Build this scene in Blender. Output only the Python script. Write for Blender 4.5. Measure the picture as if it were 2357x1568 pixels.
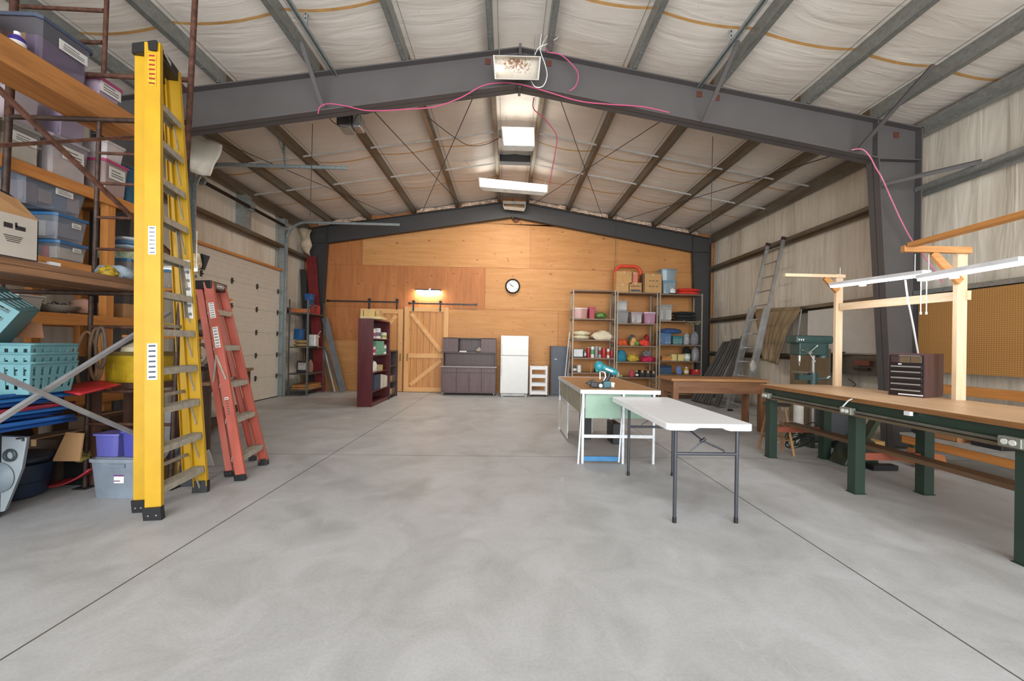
import bpy, bmesh, math, random
from mathutils import Vector, Matrix, Euler, noise
random.seed(7)
for o in list(bpy.data.objects): bpy.data.objects.remove(o)
SC = bpy.context.scene
COL = SC.collection
V = Vector
PI = math.pi
# ---------------------------------------------------------------- camera
FPX, PT, YW, RL, CX, CY = 915.4, .0037, .0285, .0174, 1192.1, 793.7
CF = V((math.sin(YW)*math.cos(PT), math.cos(YW)*math.cos(PT), math.sin(PT)))
_r = V((math.cos(YW), -math.sin(YW), 0)); _u = _r.cross(CF)
CR = _r*math.cos(RL)+_u*math.sin(RL); CU = -_r*math.sin(RL)+_u*math.cos(RL)
EYE = V((0, 0, 1.4))
cam = bpy.data.cameras.new('camera'); cob = bpy.data.objects.new('camera', cam); COL.objects.link(cob)
cam.sensor_width = 36; cam.sensor_fit = 'HORIZONTAL'; cam.lens = FPX/2357*36
cam.shift_x = (1178.5-CX)/2357; cam.shift_y = (CY-784)/2357; cam.clip_start = .05
M = Matrix((CR, CU, -CF)).transposed().to_4x4(); M.translation = EYE; cob.matrix_world = M
SC.camera = cob
# ---------------------------------------------------------------- world (overcast daylight through the open front)
w = bpy.data.worlds.new('overcast_sky'); SC.world = w; w.use_nodes = True
bg = w.node_tree.nodes['Background']; bg.inputs[0].default_value = (.93, .965, 1, 1); bg.inputs[1].default_value = 1.2
SC.view_settings.view_transform = 'Standard'; SC.view_settings.look = 'None'
SC.view_settings.gamma = 1; SC.view_settings.use_curve_mapping = False
SC.view_settings.exposure = 0.37
def area(name, loc, rot, sx, sy, power, col):
    l = bpy.data.lights.new(name, 'AREA'); l.shape = 'RECTANGLE'; l.size = sx; l.size_y = sy; l.energy = power; l.color = col
    o = bpy.data.objects.new(name, l); COL.objects.link(o); o.location = loc; o.rotation_euler = rot; return o
# daylight standing in the open front doorway behind the camera
dl = area('doorway_daylight', (.1, -2.9, 2.3), (PI/2, 0, 0), 11, 4.2, 430, (.95, .975, 1)); dl.data.spread = math.radians(120)
# ---------------------------------------------------------------- measuring helpers: a pixel of the photo on a plane of the building
def ray(x, y): return CF+CR*((x-CX)/FPX)-CU*((y-CY)/FPX)
def Yp(x, y, Y): d = ray(x, y); return EYE+d*(Y/d.y)
def Xp(x, y, X): d = ray(x, y); return EYE+d*(X/d.x)
def Zp(x, y, Z=0): d = ray(x, y); return EYE+d*((Z-1.4)/d.z)
X0, D1, D2, HW, EZ, SL = .1206, 5.727, 11.786, 5.905, 4.705, .1614
XLW, XRW = X0-HW-.2, X0+HW+.2
def rz(X, off=0): return EZ+off+SL*(HW-abs(X-X0))
def Rp(x, y, off=0):
    d = ray(x, y)
    for s in (-1, 1):
        t = (EZ+off+SL*(HW+s*X0)-1.4)/(d.z+SL*s*d.x); P = EYE+d*t
        if s*(P.x-X0) >= 0: return P
# ---------------------------------------------------------------- mesh builder
def rot_m(r): return Euler(r).to_matrix() if not isinstance(r, Matrix) else r
class MB:
    def __init__(s): s.v = []; s.f = []; s.m = []
    def add(s, vs, fs, mi=0):
        n = len(s.v); s.v += [V(p) for p in vs]; s.f += [[i+n for i in f] for f in fs]; s.m += [mi]*len(fs); return s
    def hexa(s, p, mi=0): return s.add(p, [(0,3,2,1),(4,5,6,7),(0,1,5,4),(1,2,6,5),(2,3,7,6),(3,0,4,7)], mi)
    def box(s, c, d, r=None, mi=0, tp=1.0):
        c = V(c); hx, hy, hz = d[0]/2, d[1]/2, d[2]/2; R = rot_m(r) if r else None; P = []
        for z in (-1, 1):
            k = tp if z < 0 else 1
            for x, y in ((-1,-1),(1,-1),(1,1),(-1,1)):
                q = V((x*hx*k, y*hy*k, z*hz)); P.append(c+(R @ q if R else q))
        return s.hexa(P, mi)
    def bx(s, x0, y0, z0, x1, y1, z1, mi=0): return s.box(((x0+x1)/2,(y0+y1)/2,(z0+z1)/2),(abs(x1-x0),abs(y1-y0),abs(z1-z0)), None, mi)
    def beam(s, p, q, w, h, up=(0,0,1), mi=0):
        p = V(p); q = V(q); d = (q-p).normalized(); a = d.cross(V(up))
        if a.length < 1e-4: a = d.cross(V((1,0,0)))
        a.normalize(); b = a.cross(d); a *= w/2; b *= h/2
        return s.hexa([p-a-b, p+a-b, q+a-b, q-a-b, p-a+b, p+a+b, q+a+b, q-a+b], mi)
    def rod(s, p, q, r, n=8, r2=None, mi=0, cap=True):
        p = V(p); q = V(q); r2 = r if r2 is None else r2; d = (q-p).normalized(); a = d.orthogonal().normalized(); b = d.cross(a)
        vs = [c+(a*math.cos(2*PI*i/n)+b*math.sin(2*PI*i/n))*k for c, k in ((p,r),(q,r2)) for i in range(n)]
        fs = [(i,(i+1)%n,n+(i+1)%n,n+i) for i in range(n)]
        if cap: fs += [tuple(range(n-1,-1,-1)), tuple(range(n,2*n))]
        return s.add(vs, fs, mi)
    def tube(s, pts, r, n=6, mi=0, closed=False):
        pts = [V(p) for p in pts]; vs = []; m = len(pts); a = None
        for i, p in enumerate(pts):
            d = (pts[(i+1)%m] if (i < m-1 or closed) else p)-(pts[i-1] if (i > 0 or closed) else p)
            d.normalize()
            a = d.orthogonal() if a is None else a-d*a.dot(d)
            if a.length < 1e-5: a = d.orthogonal()
            a.normalize(); b = d.cross(a)
            vs += [p+(a*math.cos(2*PI*k/n)+b*math.sin(2*PI*k/n))*r for k in range(n)]
        fs = []
        for i in range(m if closed else m-1):
            j = (i+1) % m
            fs += [(i*n+k, i*n+(k+1)%n, j*n+(k+1)%n, j*n+k) for k in range(n)]
        if not closed: fs += [tuple(range(n-1,-1,-1)), tuple(range((m-1)*n, m*n))]
        return s.add(vs, fs, mi)
    def prism(s, poly, ext, mi=0):
        poly = [V(p) for p in poly]; e = V(ext); n = len(poly)
        return s.add(poly+[p+e for p in poly], [tuple(range(n-1,-1,-1)), tuple(range(n,2*n))]+[(i,(i+1)%n,n+(i+1)%n,n+i) for i in range(n)], mi)
    def lathe(s, prof, c=(0,0,0), n=16, R=None, mi=0):
        c = V(c); vs = []; m = len(prof)
        for r, z in prof:
            for k in range(n):
                q = V((r*math.cos(2*PI*k/n), r*math.sin(2*PI*k/n), z)); vs.append(c+(R @ q if R else q))
        fs = [(i*n+k, i*n+(k+1)%n, (i+1)*n+(k+1)%n, (i+1)*n+k) for i in range(m-1) for k in range(n)]
        fs += [tuple(range(n-1,-1,-1)), tuple(range((m-1)*n, m*n))]
        return s.add(vs, fs, mi)
    def blob(s, c, d, amp=.15, fr=2.0, seed=0, n=14, m=9, flat=True, mi=0, R=None):
        c = V(c); vs = []; sd = V((seed*3.1, seed*1.7, seed*.9))
        for j in range(m+1):
            th = PI*j/m
            for i in range(n):
                ph = 2*PI*i/n; q = V((math.sin(th)*math.cos(ph), math.sin(th)*math.sin(ph), math.cos(th)))
                q *= 1+amp*noise.noise(q*fr+sd)*2
                z = q.z
                if flat: z = max(z, -.55)/.8+.0
                p = V((q.x*d[0]/2, q.y*d[1]/2, z*d[2]/2)); vs.append(c+(R @ p if R else p))
        fs = [(j*n+i, (j+1)*n+i, (j+1)*n+(i+1)%n, j*n+(i+1)%n) for j in range(m) for i in range(n)]
        return s.add(vs, fs, mi)
    def quad(s, a, b, c, d, mi=0): return s.add([a,b,c,d], [(0,1,2,3)], mi)
    def surf(s, fn, nu, nv, mi=0):
        return s.add([fn(i/nu, j/nv) for j in range(nv+1) for i in range(nu+1)],
                     [(j*(nu+1)+i, j*(nu+1)+i+1, (j+1)*(nu+1)+i+1, (j+1)*(nu+1)+i) for j in range(nv) for i in range(nu)], mi)
    def build(s, name, mats, parent=None, label=None, world=True, bevel=0, smooth=True, origin=None, thick=0, sharp=40):
        if not isinstance(mats, (list, tuple)): mats = [mats]
        Mw = WM[parent.name] if parent else Matrix.Identity(4)
        vs = s.v
        if parent:
            if world: I = Mw.inverted(); vs = [I @ p for p in vs]
            loc = V((0,0,0))
        else:
            if origin is None and world:
                xs = [p.x for p in vs]; ys = [p.y for p in vs]; zs = [p.z for p in vs]
                origin = V(((min(xs)+max(xs))/2, (min(ys)+max(ys))/2, min(zs)))
            loc = V(origin) if origin is not None else V((0,0,0)); vs = [p-loc for p in vs]
        me = bpy.data.meshes.new(name); me.from_pydata([tuple(p) for p in vs], [], s.f)
        for m in mats: me.materials.append(m)
        me.polygons.foreach_set('material_index', s.m)
        me.validate(); bm = bmesh.new(); bm.from_mesh(me)
        if not getattr(s, 'open', False): bmesh.ops.recalc_face_normals(bm, faces=bm.faces)
        bm.to_mesh(me); bm.free()
        if smooth:
            me.polygons.foreach_set('use_smooth', [True]*len(me.polygons)); me.set_sharp_from_angle(angle=math.radians(sharp))
        o = bpy.data.objects.new(name, me); COL.objects.link(o); o.location = loc
        if parent: o.parent = parent
        WM[o.name] = Mw @ Matrix.Translation(loc)
        if thick: md = o.modifiers.new('solid', 'SOLIDIFY'); md.thickness = thick; md.offset = 0
        if bevel: md = o.modifiers.new('bevel', 'BEVEL'); md.width = bevel; md.segments = 2; md.limit_method = 'ANGLE'; md.harden_normals = True
        if label: o['label'] = label
        return o
WM = {}
def thing(name, label, cat, loc=(0,0,0), rz=0, group=None):
    o = bpy.data.objects.new(name, None); COL.objects.link(o); o.empty_display_size = .1
    o.location = loc; o.rotation_euler = (0,0,rz); WM[o.name] = Matrix.Translation(V(loc)) @ Matrix.Rotation(rz,4,'Z')
    o['label'] = label; o['category'] = cat
    if group: o['group'] = group
    return o
def tag(o, label, cat, group=None, kind=None):
    o['label'] = label; o['category'] = cat
    if group: o['group'] = group
    if kind: o['kind'] = kind
    return o
def struct(o, label=None):
    o['kind'] = 'structure'
    if label: o['label'] = label
    return o
def dup(root, loc=None, rz=None, label=None, group=None):
    kids = [c for c in COL.objects if c.parent == root]
    r = root.copy(); COL.objects.link(r)
    if loc is not None: r.location = loc
    if rz is not None: r.rotation_euler.z = rz
    if label: r['label'] = label
    if group: r['group'] = group
    WM[r.name] = Matrix.Translation(r.location) @ Matrix.Rotation(r.rotation_euler.z,4,'Z')
    for ch in kids:
        c = ch.copy(); COL.objects.link(c); c.parent = r; WM[c.name] = WM[r.name]
        for g in [q for q in COL.objects if q.parent == ch]:
            d = g.copy(); COL.objects.link(d); d.parent = c; WM[d.name] = WM[r.name]
    return r
ORD = ['first','second','third','fourth','fifth','sixth','seventh','eighth','ninth','tenth','eleventh','twelfth']
# ---------------------------------------------------------------- materials
def srgb(h):
    if isinstance(h, str): h = [int(h[i:i+2],16)/255 for i in (0,2,4)]
    return tuple(c/12.92 if c <= .04045 else ((c+.055)/1.055)**2.4 for c in h)+(1,)
MC = {}
def nt(name):
    m = bpy.data.materials.new(name); m.use_nodes = True; t = m.node_tree
    return m, t, t.nodes['Principled BSDF']
def nd(t, kind, **kw):
    n = t.nodes.new(kind)
    for k, v in kw.items():
        if k in n.inputs.keys(): n.inputs[k].default_value = v
        else: setattr(n, k, v)
    return n
def coords(t, scale=(1,1,1), rot=(0,0,0), world=False):
    tc = nd(t, 'ShaderNodeTexCoord'); mp = nd(t, 'ShaderNodeMapping'); mp.inputs['Scale'].default_value = scale; mp.inputs['Rotation'].default_value = rot
    if world:
        g = nd(t, 'ShaderNodeNewGeometry'); t.links.new(g.outputs['Position'], mp.inputs[0])
    else: t.links.new(tc.outputs['Object'], mp.inputs[0])
    return mp.outputs[0]
def ramp(t, src, stops):
    r = nd(t, 'ShaderNodeValToRGB'); e = r.color_ramp.elements
    while len(e) < len(stops): e.new(.5)
    for i, (p, c) in enumerate(stops): e[i].position = p; e[i].color = c if len(c) == 4 else tuple(c)+(1,)
    t.links.new(src, r.inputs[0]); return r.outputs[0]
def mix(t, fac, a, b, mode='MIX'):
    m = nd(t, 'ShaderNodeMix', data_type='RGBA', blend_type=mode)
    for v, k in ((fac, 0), (a, 6), (b, 7)):
        if hasattr(v, 'links'): t.links.new(v, m.inputs[k])
        else: m.inputs[k].default_value = v
    return m.outputs[2]
def bump(t, src, b, strength=.3, dist=.01):
    n = nd(t, 'ShaderNodeBump'); n.inputs['Strength'].default_value = strength; n.inputs['Distance'].default_value = dist
    t.links.new(src, n.inputs['Height']); t.links.new(n.outputs[0], b.inputs['Normal'])
def vor2(t, vec):
    n = nd(t, 'ShaderNodeTexVoronoi'); n.voronoi_dimensions = '2D'; n.inputs['Scale'].default_value = 1; n.inputs['Randomness'].default_value = 1.0
    t.links.new(vec, n.inputs['Vector']); return n.outputs['Distance']
def noi(t, vec, scale, detail=4, rough=.55, dist=0):
    n = nd(t, 'ShaderNodeTexNoise'); n.inputs['Scale'].default_value = scale; n.inputs['Detail'].default_value = detail
    n.inputs['Roughness'].default_value = rough; n.inputs['Distortion'].default_value = dist
    t.links.new(vec, n.inputs['Vector']); return n.outputs['Fac']
def paint(col, rough=.5, metal=0, var=.12, scale=6, alpha=1, bmp=0, name=None, spec=None):
    key = (col, rough, metal, var, scale, alpha, bmp)
    if key in MC: return MC[key]
    m, t, b = nt(name or 'paint_'+(col if isinstance(col, str) else 'c'))
    c = srgb(col); v = coords(t); n = noi(t, v, scale, 5)
    lo = tuple(x*(1-var*1.6) for x in c[:3])+(1,); hi = tuple(min(1, x*(1+var)) for x in c[:3])+(1,)
    t.links.new(ramp(t, n, [(.3, lo), (.7, hi)]), b.inputs['Base Color'])
    b.inputs['Roughness'].default_value = rough; b.inputs['Metallic'].default_value = metal
    if alpha < 1: b.inputs['Alpha'].default_value = alpha
    if bmp: bump(t, noi(t, v, scale*5, 4), b, .4, bmp)
    MC[key] = m; return m
def wood(col, dark, axis='Y', rough=.55, scale=1, knots=True, name='wood'):
    key = ('w', col, dark, axis, scale, knots)
    if key in MC: return MC[key]
    m, t, b = nt(name)
    s = {'X': (.6,8,8), 'Y': (8,.6,8), 'Z': (8,8,.6)}[axis]; s = tuple(k*scale for k in s)
    v = coords(t, s); n = noi(t, v, 2.2, 6, .6, .6); v2 = coords(t, tuple(k*3 for k in s)); n2 = noi(t, v2, 3, 3)
    c1, c2 = srgb(col), srgb(dark)
    base = ramp(t, n, [(.32, c2), (.5, tuple((a+b_)/2 for a, b_ in zip(c1, c2))), (.66, c1)])
    base = mix(t, .25, base, ramp(t, n2, [(.3, c2), (.7, c1)]))
    if knots:
        vo = nd(t, 'ShaderNodeTexVoronoi'); kv = coords(t, {'X': (1,2.2,2.2), 'Y': (2.2,1,2.2), 'Z': (2.2,2.2,1)}[axis]); t.links.new(kv, vo.inputs['Vector']); vo.inputs['Scale'].default_value = 2.0
        k = ramp(t, vo.outputs['Distance'], [(.03, (1,1,1)), (.075, (0,0,0))])
        base = mix(t, k, base, tuple(x*.35 for x in c2[:3])+(1,))
    t.links.new(base, b.inputs['Base Color']); b.inputs['Roughness'].default_value = rough
    bump(t, n, b, .15, .004); MC[key] = m; return m
def emis(col, st, name='lamp'):
    m, t, b = nt(name); b.inputs['Base Color'].default_value = srgb(col); b.inputs['Emission Color'].default_value = srgb(col); b.inputs['Emission Strength'].default_value = st; return m
def clearp(col, alpha=.42, rough=.18):
    key = ('clr', col, alpha)
    if key in MC: return MC[key]
    m, t, b = nt('clear_plastic'); b.inputs['Base Color'].default_value = srgb(col); b.inputs['Roughness'].default_value = rough; b.inputs['Alpha'].default_value = alpha
    MC[key] = m; return m
def steel_galv(name, c, dirt, rough=.42, dirtamt=.55):
    m, t, b = nt(name); v = coords(t, (1,1,1)); vo = nd(t, 'ShaderNodeTexVoronoi'); vo.inputs['Scale'].default_value = 30; t.links.new(v, vo.inputs['Vector'])
    a = ramp(t, vo.outputs['Color'], [(.2, tuple(x*.8 for x in srgb(c)[:3])), (.8, srgb(c)[:3])])
    n = noi(t, coords(t, (3,.5,3)), 1.6, 5); d = ramp(t, n, [(.5-.2*dirtamt, (0,0,0)), (.8-.2*dirtamt, (dirtamt,)*3)])
    t.links.new(mix(t, d, a, srgb(dirt)), b.inputs['Base Color']); b.inputs['Metallic'].default_value = .55; b.inputs['Roughness'].default_value = rough; return m
# concrete floor
def mk_floor():
    m, t, b = nt('polished_concrete'); v = coords(t, world=True)
    n1 = noi(t, v, .45, 6, .6, .4); n2 = noi(t, v, 2.3, 8, .65, .8); n3 = noi(t, v, 60, 3)
    a = ramp(t, n1, [(.3, srgb('a1a1a0')), (.55, srgb('b0b1b1')), (.75, srgb('bbbcbe'))])
    a = mix(t, .6, a, ramp(t, n2, [(.3, srgb('989896')), (.5, srgb('b0b0b0')), (.72, srgb('c3c4c6'))]))
    a = mix(t, .12, a, ramp(t, n3, [(.35, srgb('77736d')), (.6, srgb('b8b6b2'))]))
    vs = coords(t, (1.3,.35,1), (0,0,.7), world=True); n4 = noi(t, vs, 2.0, 9, .75, 1.5)
    a = mix(t, ramp(t, n4, [(.62, (0,0,0)), (.72, (.5,.5,.5))]), a, srgb('d5d5d3'))
    vd = coords(t, (1,1,1), world=True); n5 = noi(t, vd, .8, 3, .5, 1)
    a = mix(t, ramp(t, n5, [(.54, (0,0,0)), (.72, (.34,.34,.34))]), a, srgb('6e6a64'))
    t.links.new(a, b.inputs['Base Color'])
    r = nd(t, 'ShaderNodeMapRange'); t.links.new(n2, r.inputs[0]); r.inputs[3].default_value = .38; r.inputs[4].default_value = .62; t.links.new(r.outputs[0], b.inputs['Roughness'])
    b.inputs['Specular IOR Level'].default_value = .35
    bump(t, n2, b, .06, .01); return m
M_FLOOR = mk_floor()
def mk_insul(axis, name):
    m, t, b = nt(name)
    if axis == 'roof': v = coords(t, (.35, 2.6, 1), world=True)
    else: v = coords(t, (1, 2.4, .28), world=True)
    n = noi(t, v, 1.9, 3, .5, .8); n2 = noi(t, coords(t, (.5,.5,.5), world=True), 1.3, 4)
    a = ramp(t, n2, [(.3, srgb('d2c8bc' if axis == 'roof' else 'd0c6b4')), (.7, srgb('e3dcd2' if axis == 'roof' else 'e2dacb'))])
    if axis != 'roof':
        vd = coords(t, (1, 5, .5), world=True); nd3 = noi(t, vd, 1.5, 4, .6, .5)
        a = mix(t, ramp(t, nd3, [(.5, (0,0,0)), (.75, (.4,.4,.4))]), a, srgb('a8987c'))
    else:
        sp = noi(t, coords(t, world=True), 45, 1); a = mix(t, ramp(t, sp, [(.77, (0,0,0)), (.79, (.7,.7,.7))]), a, srgb('6b5344'))
    t.links.new(a, b.inputs['Base Color']); b.inputs['Roughness'].default_value = .42
    bump(t, n, b, .45 if axis == 'roof' else .65, .035); return m
M_ROOFI = mk_insul('roof', 'vinyl_roof_insulation'); M_WALLI = mk_insul('wall', 'vinyl_wall_insulation')
M_TAPE = paint('c79a5e', .5, name='insulation_tape')
def mk_ply(name, c1, c2, kn, ang=0, kscale=1.0):
    m, t, b = nt(name)
    sc = (.5, 1, 5) if ang == 0 else (5, 1, .5)
    v = coords(t, sc, world=True); n = noi(t, v, 1.6, 6, .6, 1.0); n2 = noi(t, coords(t, (1,1,1), world=True), .9, 3)
    a = ramp(t, n, [(.3, srgb(c2)), (.68, srgb(c1))]); a = mix(t, ramp(t, n2, [(.35, (0,0,0)), (.7, (.35,.35,.35))]), a, srgb(c2))
    gg = nd(t, 'ShaderNodeNewGeometry'); sx = nd(t, 'ShaderNodeSeparateXYZ'); cx = nd(t, 'ShaderNodeCombineXYZ'); t.links.new(gg.outputs['Position'], sx.inputs[0]); t.links.new(sx.outputs[0], cx.inputs[0]); t.links.new(sx.outputs[2], cx.inputs[1])
    mq = nd(t, 'ShaderNodeMapping'); mq.inputs['Scale'].default_value = (2.2*kscale, 4.4*kscale, 1) if ang == 0 else (3.2*kscale, 5.6*kscale, 1); t.links.new(cx.outputs[0], mq.inputs[0])
    wv = noi(t, mq.outputs[0], .9, 2); wm = nd(t, 'ShaderNodeMath', operation='MULTIPLY_ADD'); t.links.new(wv, wm.inputs[0]); wm.inputs[1].default_value = -.55; t.links.new(vor2(t, mq.outputs[0]), wm.inputs[2])
    k2 = nd(t, 'ShaderNodeMath', operation='ADD'); t.links.new(wm.outputs[0], k2.inputs[0]); k2.inputs[1].default_value = .318-.036*kn
    k = ramp(t, k2.outputs[0], [(.0, (.75,.75,.75)), (.03, (.25,.25,.25)), (.07, (0,0,0))]); a = mix(t, k, a, srgb('7a4520'))
    sw = noi(t, coords(t, (1.2, 1, .9), world=True), 1.1, 3, .5, 3.0); a = mix(t, ramp(t, sw, [(.48, (0,0,0)), (.52, (.22,.22,.22)), (.58, (0,0,0))]), a, srgb(c2))
    t.links.new(a, b.inputs['Base Color']); b.inputs['Roughness'].default_value = .6; bump(t, n, b, .1, .004); return m
M_PLYA = mk_ply('plywood_knotty', 'bd7a42', 'a26030', 1.3, 1); M_PLYB = mk_ply('plywood_pale', 'c9925a', 'b47c42', .7, 0); M_PLYC = mk_ply('plywood_mid', 'c38a50', 'ad753c', .9, 0)
M_FRAME = paint('555150', .55, var=.06, scale=2, name='grey_primer_steel')
M_FRAMED = paint('3c3a39', .55, var=.06, scale=2, name='dark_primer_steel')
M_GALV = steel_galv('galvanised_steel', '9fa19c', '6c6d68', dirtamt=.5)
M_GALVD = steel_galv('dusty_warm_lit_galvanised_steel', '8d8a7e', '6b5a44', dirtamt=.9)  # far bay: dust and warm light both put into the browner colour
M_GALVL = steel_galv('bright_galvanised_steel', 'aab2b2', '7a7f7f', dirtamt=.3)
M_ALU = paint('b9bab8', .35, .8, name='aluminium'); M_ALUD = paint('aba596', .5, .15, var=.15, scale=20, name='dusty_aluminium')
M_BLK = paint('1d1d1f', .45, name='black_plastic'); M_DARK = paint('2b2a2c', .6, name='dark'); M_WHT = paint('dfe0e0', .35, var=.03, name='white_plastic')
M_RUST = paint('5d3d30', .75, .3, var=.35, scale=18, bmp=.002, name='rusty_steel'); M_RUSTD = paint('4a3a33', .6, .5, var=.3, scale=14, name='dark_rusty_tube')
M_TUBE = paint('939396', .5, .3, var=.15, name='grey_galvanised_tube')
M_LUM = wood('cf8f4c', 'b06c30', 'Y', name='lumber_y'); M_LUMX = wood('cf8f4c', 'b06c30', 'X', name='lumber_x'); M_LUMZ = wood('cf8f4c', 'b06c30', 'Z', name='lumber_z')
M_PINEZ = wood('e0c8aa', 'd0ae86', 'Z', name='pale_pine_z'); M_PINEY = wood('e0c8aa', 'd0ae86', 'Y', name='pale_pine_y'); M_PINEX = wood('e0c8aa', 'd0ae86', 'X', name='pale_pine_x')
M_PAPER = paint('d8d5cf', .7, var=.05, name='paper_label'); M_INK = paint('4a4a4c', .7, name='printed_ink')
M_CARD = paint('ae8354', .8, var=.08, name='cardboard'); M_CARDL = paint('b98f63', .8, var=.06, name='light_cardboard')
M_MAR = wood('5c2226', '44161a', 'Z', knots=False, rough=.35, name='mahogany_laminate')
M_BRN = wood('624a48', '4b3736', 'Z', knots=False, rough=.45, name='dark_brown_laminate')
def P(c, **k): return paint(c, **k)
# ================================================================ the building
YF = -2.5; YB = 11.84
m = MB(); m.bx(XLW-.3, YF-1.5, -.15, XRW+.3, YB+.3, 0); fl = m.build('floor', M_FLOOR); struct(fl, 'smooth grey concrete floor with faint trowel marks')
# saw cut joints, shallow dark grooves in the slab
def joint(n, a, b, w=.009):
    m = MB(); m.beam(V(a)+V((0,0,.0004)), V(b)+V((0,0,.0004)), w, .0012); struct(m.build('trim_%d' % n, P('55524e', rough=.9)), 'thin dark saw cut joint in the concrete floor')
joint(1, (-2.1692-.0, YF-1.4, 0), (-2.1692, YB-.1, 0)); joint(2, (2.2443, YF-1.4, 0), (2.2443, YB-.1, 0)); joint(3, (XLW+.1, 5.0553, 0), (XRW-.1, 5.0553, 0), .006)
PUR = [-5.2, -4.15, -2.85, -1.6, -.38, .38, 1.6, 2.85, 4.15, 5.2]   # purlin offsets from the ridge
# ceiling: white insulation sagging between the purlins
XS = [XLW]+[X0+p for p in PUR]+[XRW]
TAPES = [1.3, 3.0, 4.83, 6.62, 8.42, 10.2]
def ceil_z(x, y):
    for a, b in zip(XS, XS[1:]):
        if a <= x <= b+1e-6:
            k = (x-a)/(b-a); L = b-a; sag = .055*L*4*k*(1-k)*(1+.25*noise.noise(V((x*.3, y*1.4, 0))))
            wr = .006*noise.noise(V((x*.8, y*9, 3)))*4*k*(1-k)
            return rz(x, .2)-sag+wr
    return rz(x, .2)
m = MB(); xs = []
for a, b in zip(XS, XS[1:]):
    n = 8; xs += [a+(b-a)*i/n for i in range(n)]
xs.append(XS[-1]); ny = 190; ys = [YF+(YB+.1-YF)*j/ny for j in range(ny+1)]
# put grid lines on the tape edges so that each strip is real strip of the surface
for tt in TAPES:
    for e in (-.022, .022): ys.append(tt+e)
ys.sort()
vs = [(x, y, ceil_z(x, y)) for y in ys for x in xs]; nx = len(xs)
fs = []; mi = []
for j in range(len(ys)-1):
    yc = (ys[j]+ys[j+1])/2; tp = any(abs(yc-t) < .022 for t in TAPES)
    for i in range(nx-1): fs.append((j*nx+i, (j+1)*nx+i, (j+1)*nx+i+1, j*nx+i+1)); mi.append(1 if tp and not (abs((xs[i]+xs[i+1])/2-X0) < .4) else 0)
m.add(vs, fs); m.m = mi; m.open = True
ce = m.build('ceiling', [M_ROOFI, M_TAPE], thick=.02); struct(ce, 'white vinyl roof insulation sagging between purlins with tan tape seams')
# side walls: quilted insulation between girts
def wall_grid(m, X, y0, y1, z0, z1, s, seams):
    ny = max(2, int((y1-y0)/.12)); nz = max(2, int((z1-z0)/.15))
    def f(u, v):
        y = y0+(y1-y0)*u; z = z0+(z1-z0)*v
        k = abs(math.sin(PI*(y-.2)/1.2)); q = noise.noise(V((y*2.2, z*.5, 5)))
        return V((X+s*(.05*k*.5+.03*q), y, z))
    m.surf(f, ny, nz)
GZ = [1.2, 2.25, 3.8]
m = MB(); ez = rz(XRW, .2)
wall_grid(m, XRW, YF, YB+.05, 0, ez, -1, None)
wr = m.build('wall_right', M_WALLI, thick=.02); struct(wr, 'side wall hung with wrinkled off-white vinyl insulation')
DY0, DY1, DZ = 7.45, 10.38, 3.22
m = MB()
wall_grid(m, XLW, YF, DY0, 0, ez, 1, None); wall_grid(m, XLW, DY0, DY1, DZ, ez, 1, None); wall_grid(m, XLW, DY1, YB+.05, 0, ez, 1, None)
wl = m.build('wall_left', M_WALLI, thick=.02); struct(wl, 'side wall hung with wrinkled off-white vinyl insulation around the overhead door')
# back wall plywood, sheet by sheet
m = MB(); yb = YB
def sheet(px0, py0, px1, py1, mi):
    a = Yp(px0, py0, yb); b = Yp(px1, py1, yb); return a.x, b.z, b.x, a.z, mi
m.bx(XLW-.1, yb+.013, 0, XRW+.1, yb+.12, EZ+.1, 0)
m.prism([(XLW-.1, yb+.013, EZ+.1), (XRW+.1, yb+.013, EZ+.1), (XRW+.1, yb+.013, EZ+.16), (X0, yb+.013, rz(X0,.17)), (XLW-.1, yb+.013, EZ+.16)], (0,.1,0), 0)
def zc(x): return min(5.3, rz(x, -.1))
def sh(x0, x1, z0, z1, mi):
    g = .004
    if z1 < 99: m.bx(x0+g, yb, z0+g, x1-g, yb+.012, z1-g, mi)
    else:
        pts = [(x0+g, yb, z0+g), (x1-g, yb, z0+g), (x1-g, yb, rz(x1, -.2))]
        if x0 < X0 < x1: pts.append((X0, yb, rz(X0, -.2)))
        pts.append((x0+g, yb, rz(x0, -.2))); m.prism(pts, (0,.012,0), mi)
def bX(px): return Yp(px, 700, yb).x
def bZ(py): return Yp(1178, py, yb).z
zA, zB, zC, zD = bZ(524), bZ(618), bZ(714), 0
sh(XLW, bX(832), zB, 99, 0); sh(bX(832), bX(1218), zB, zA+.1, 1); sh(bX(1218), bX(1418), zB, zA+.1, 2); sh(bX(1418), XRW, zB, 99, 2)
sh(bX(832), bX(1100), zA+.1, 99, 1); sh(bX(1100), bX(1418), zA+.1, 99, 2)
sh(XLW, bX(930), zC, zB, 0); sh(bX(930), bX(1116), zC, zB, 0); sh(bX(1116), bX(1410), zC, zB, 1); sh(bX(1410), XRW, zC, zB, 2)
sh(XLW, bX(930), bZ(790), zC, 0); sh(XLW, bX(930), 0, bZ(790), 1); sh(bX(930), bX(1020), 0, zC, 2); sh(bX(1020), bX(1285), bZ(830), zC, 1); sh(bX(1020), bX(1285), 0, bZ(830), 1); sh(bX(1285), XRW, 0, zC, 2)
wb = m.build('wall_back', [M_PLYA, M_PLYB, M_PLYC]); struct(wb, 'end wall sheeted in knotty orange plywood panels')
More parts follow.
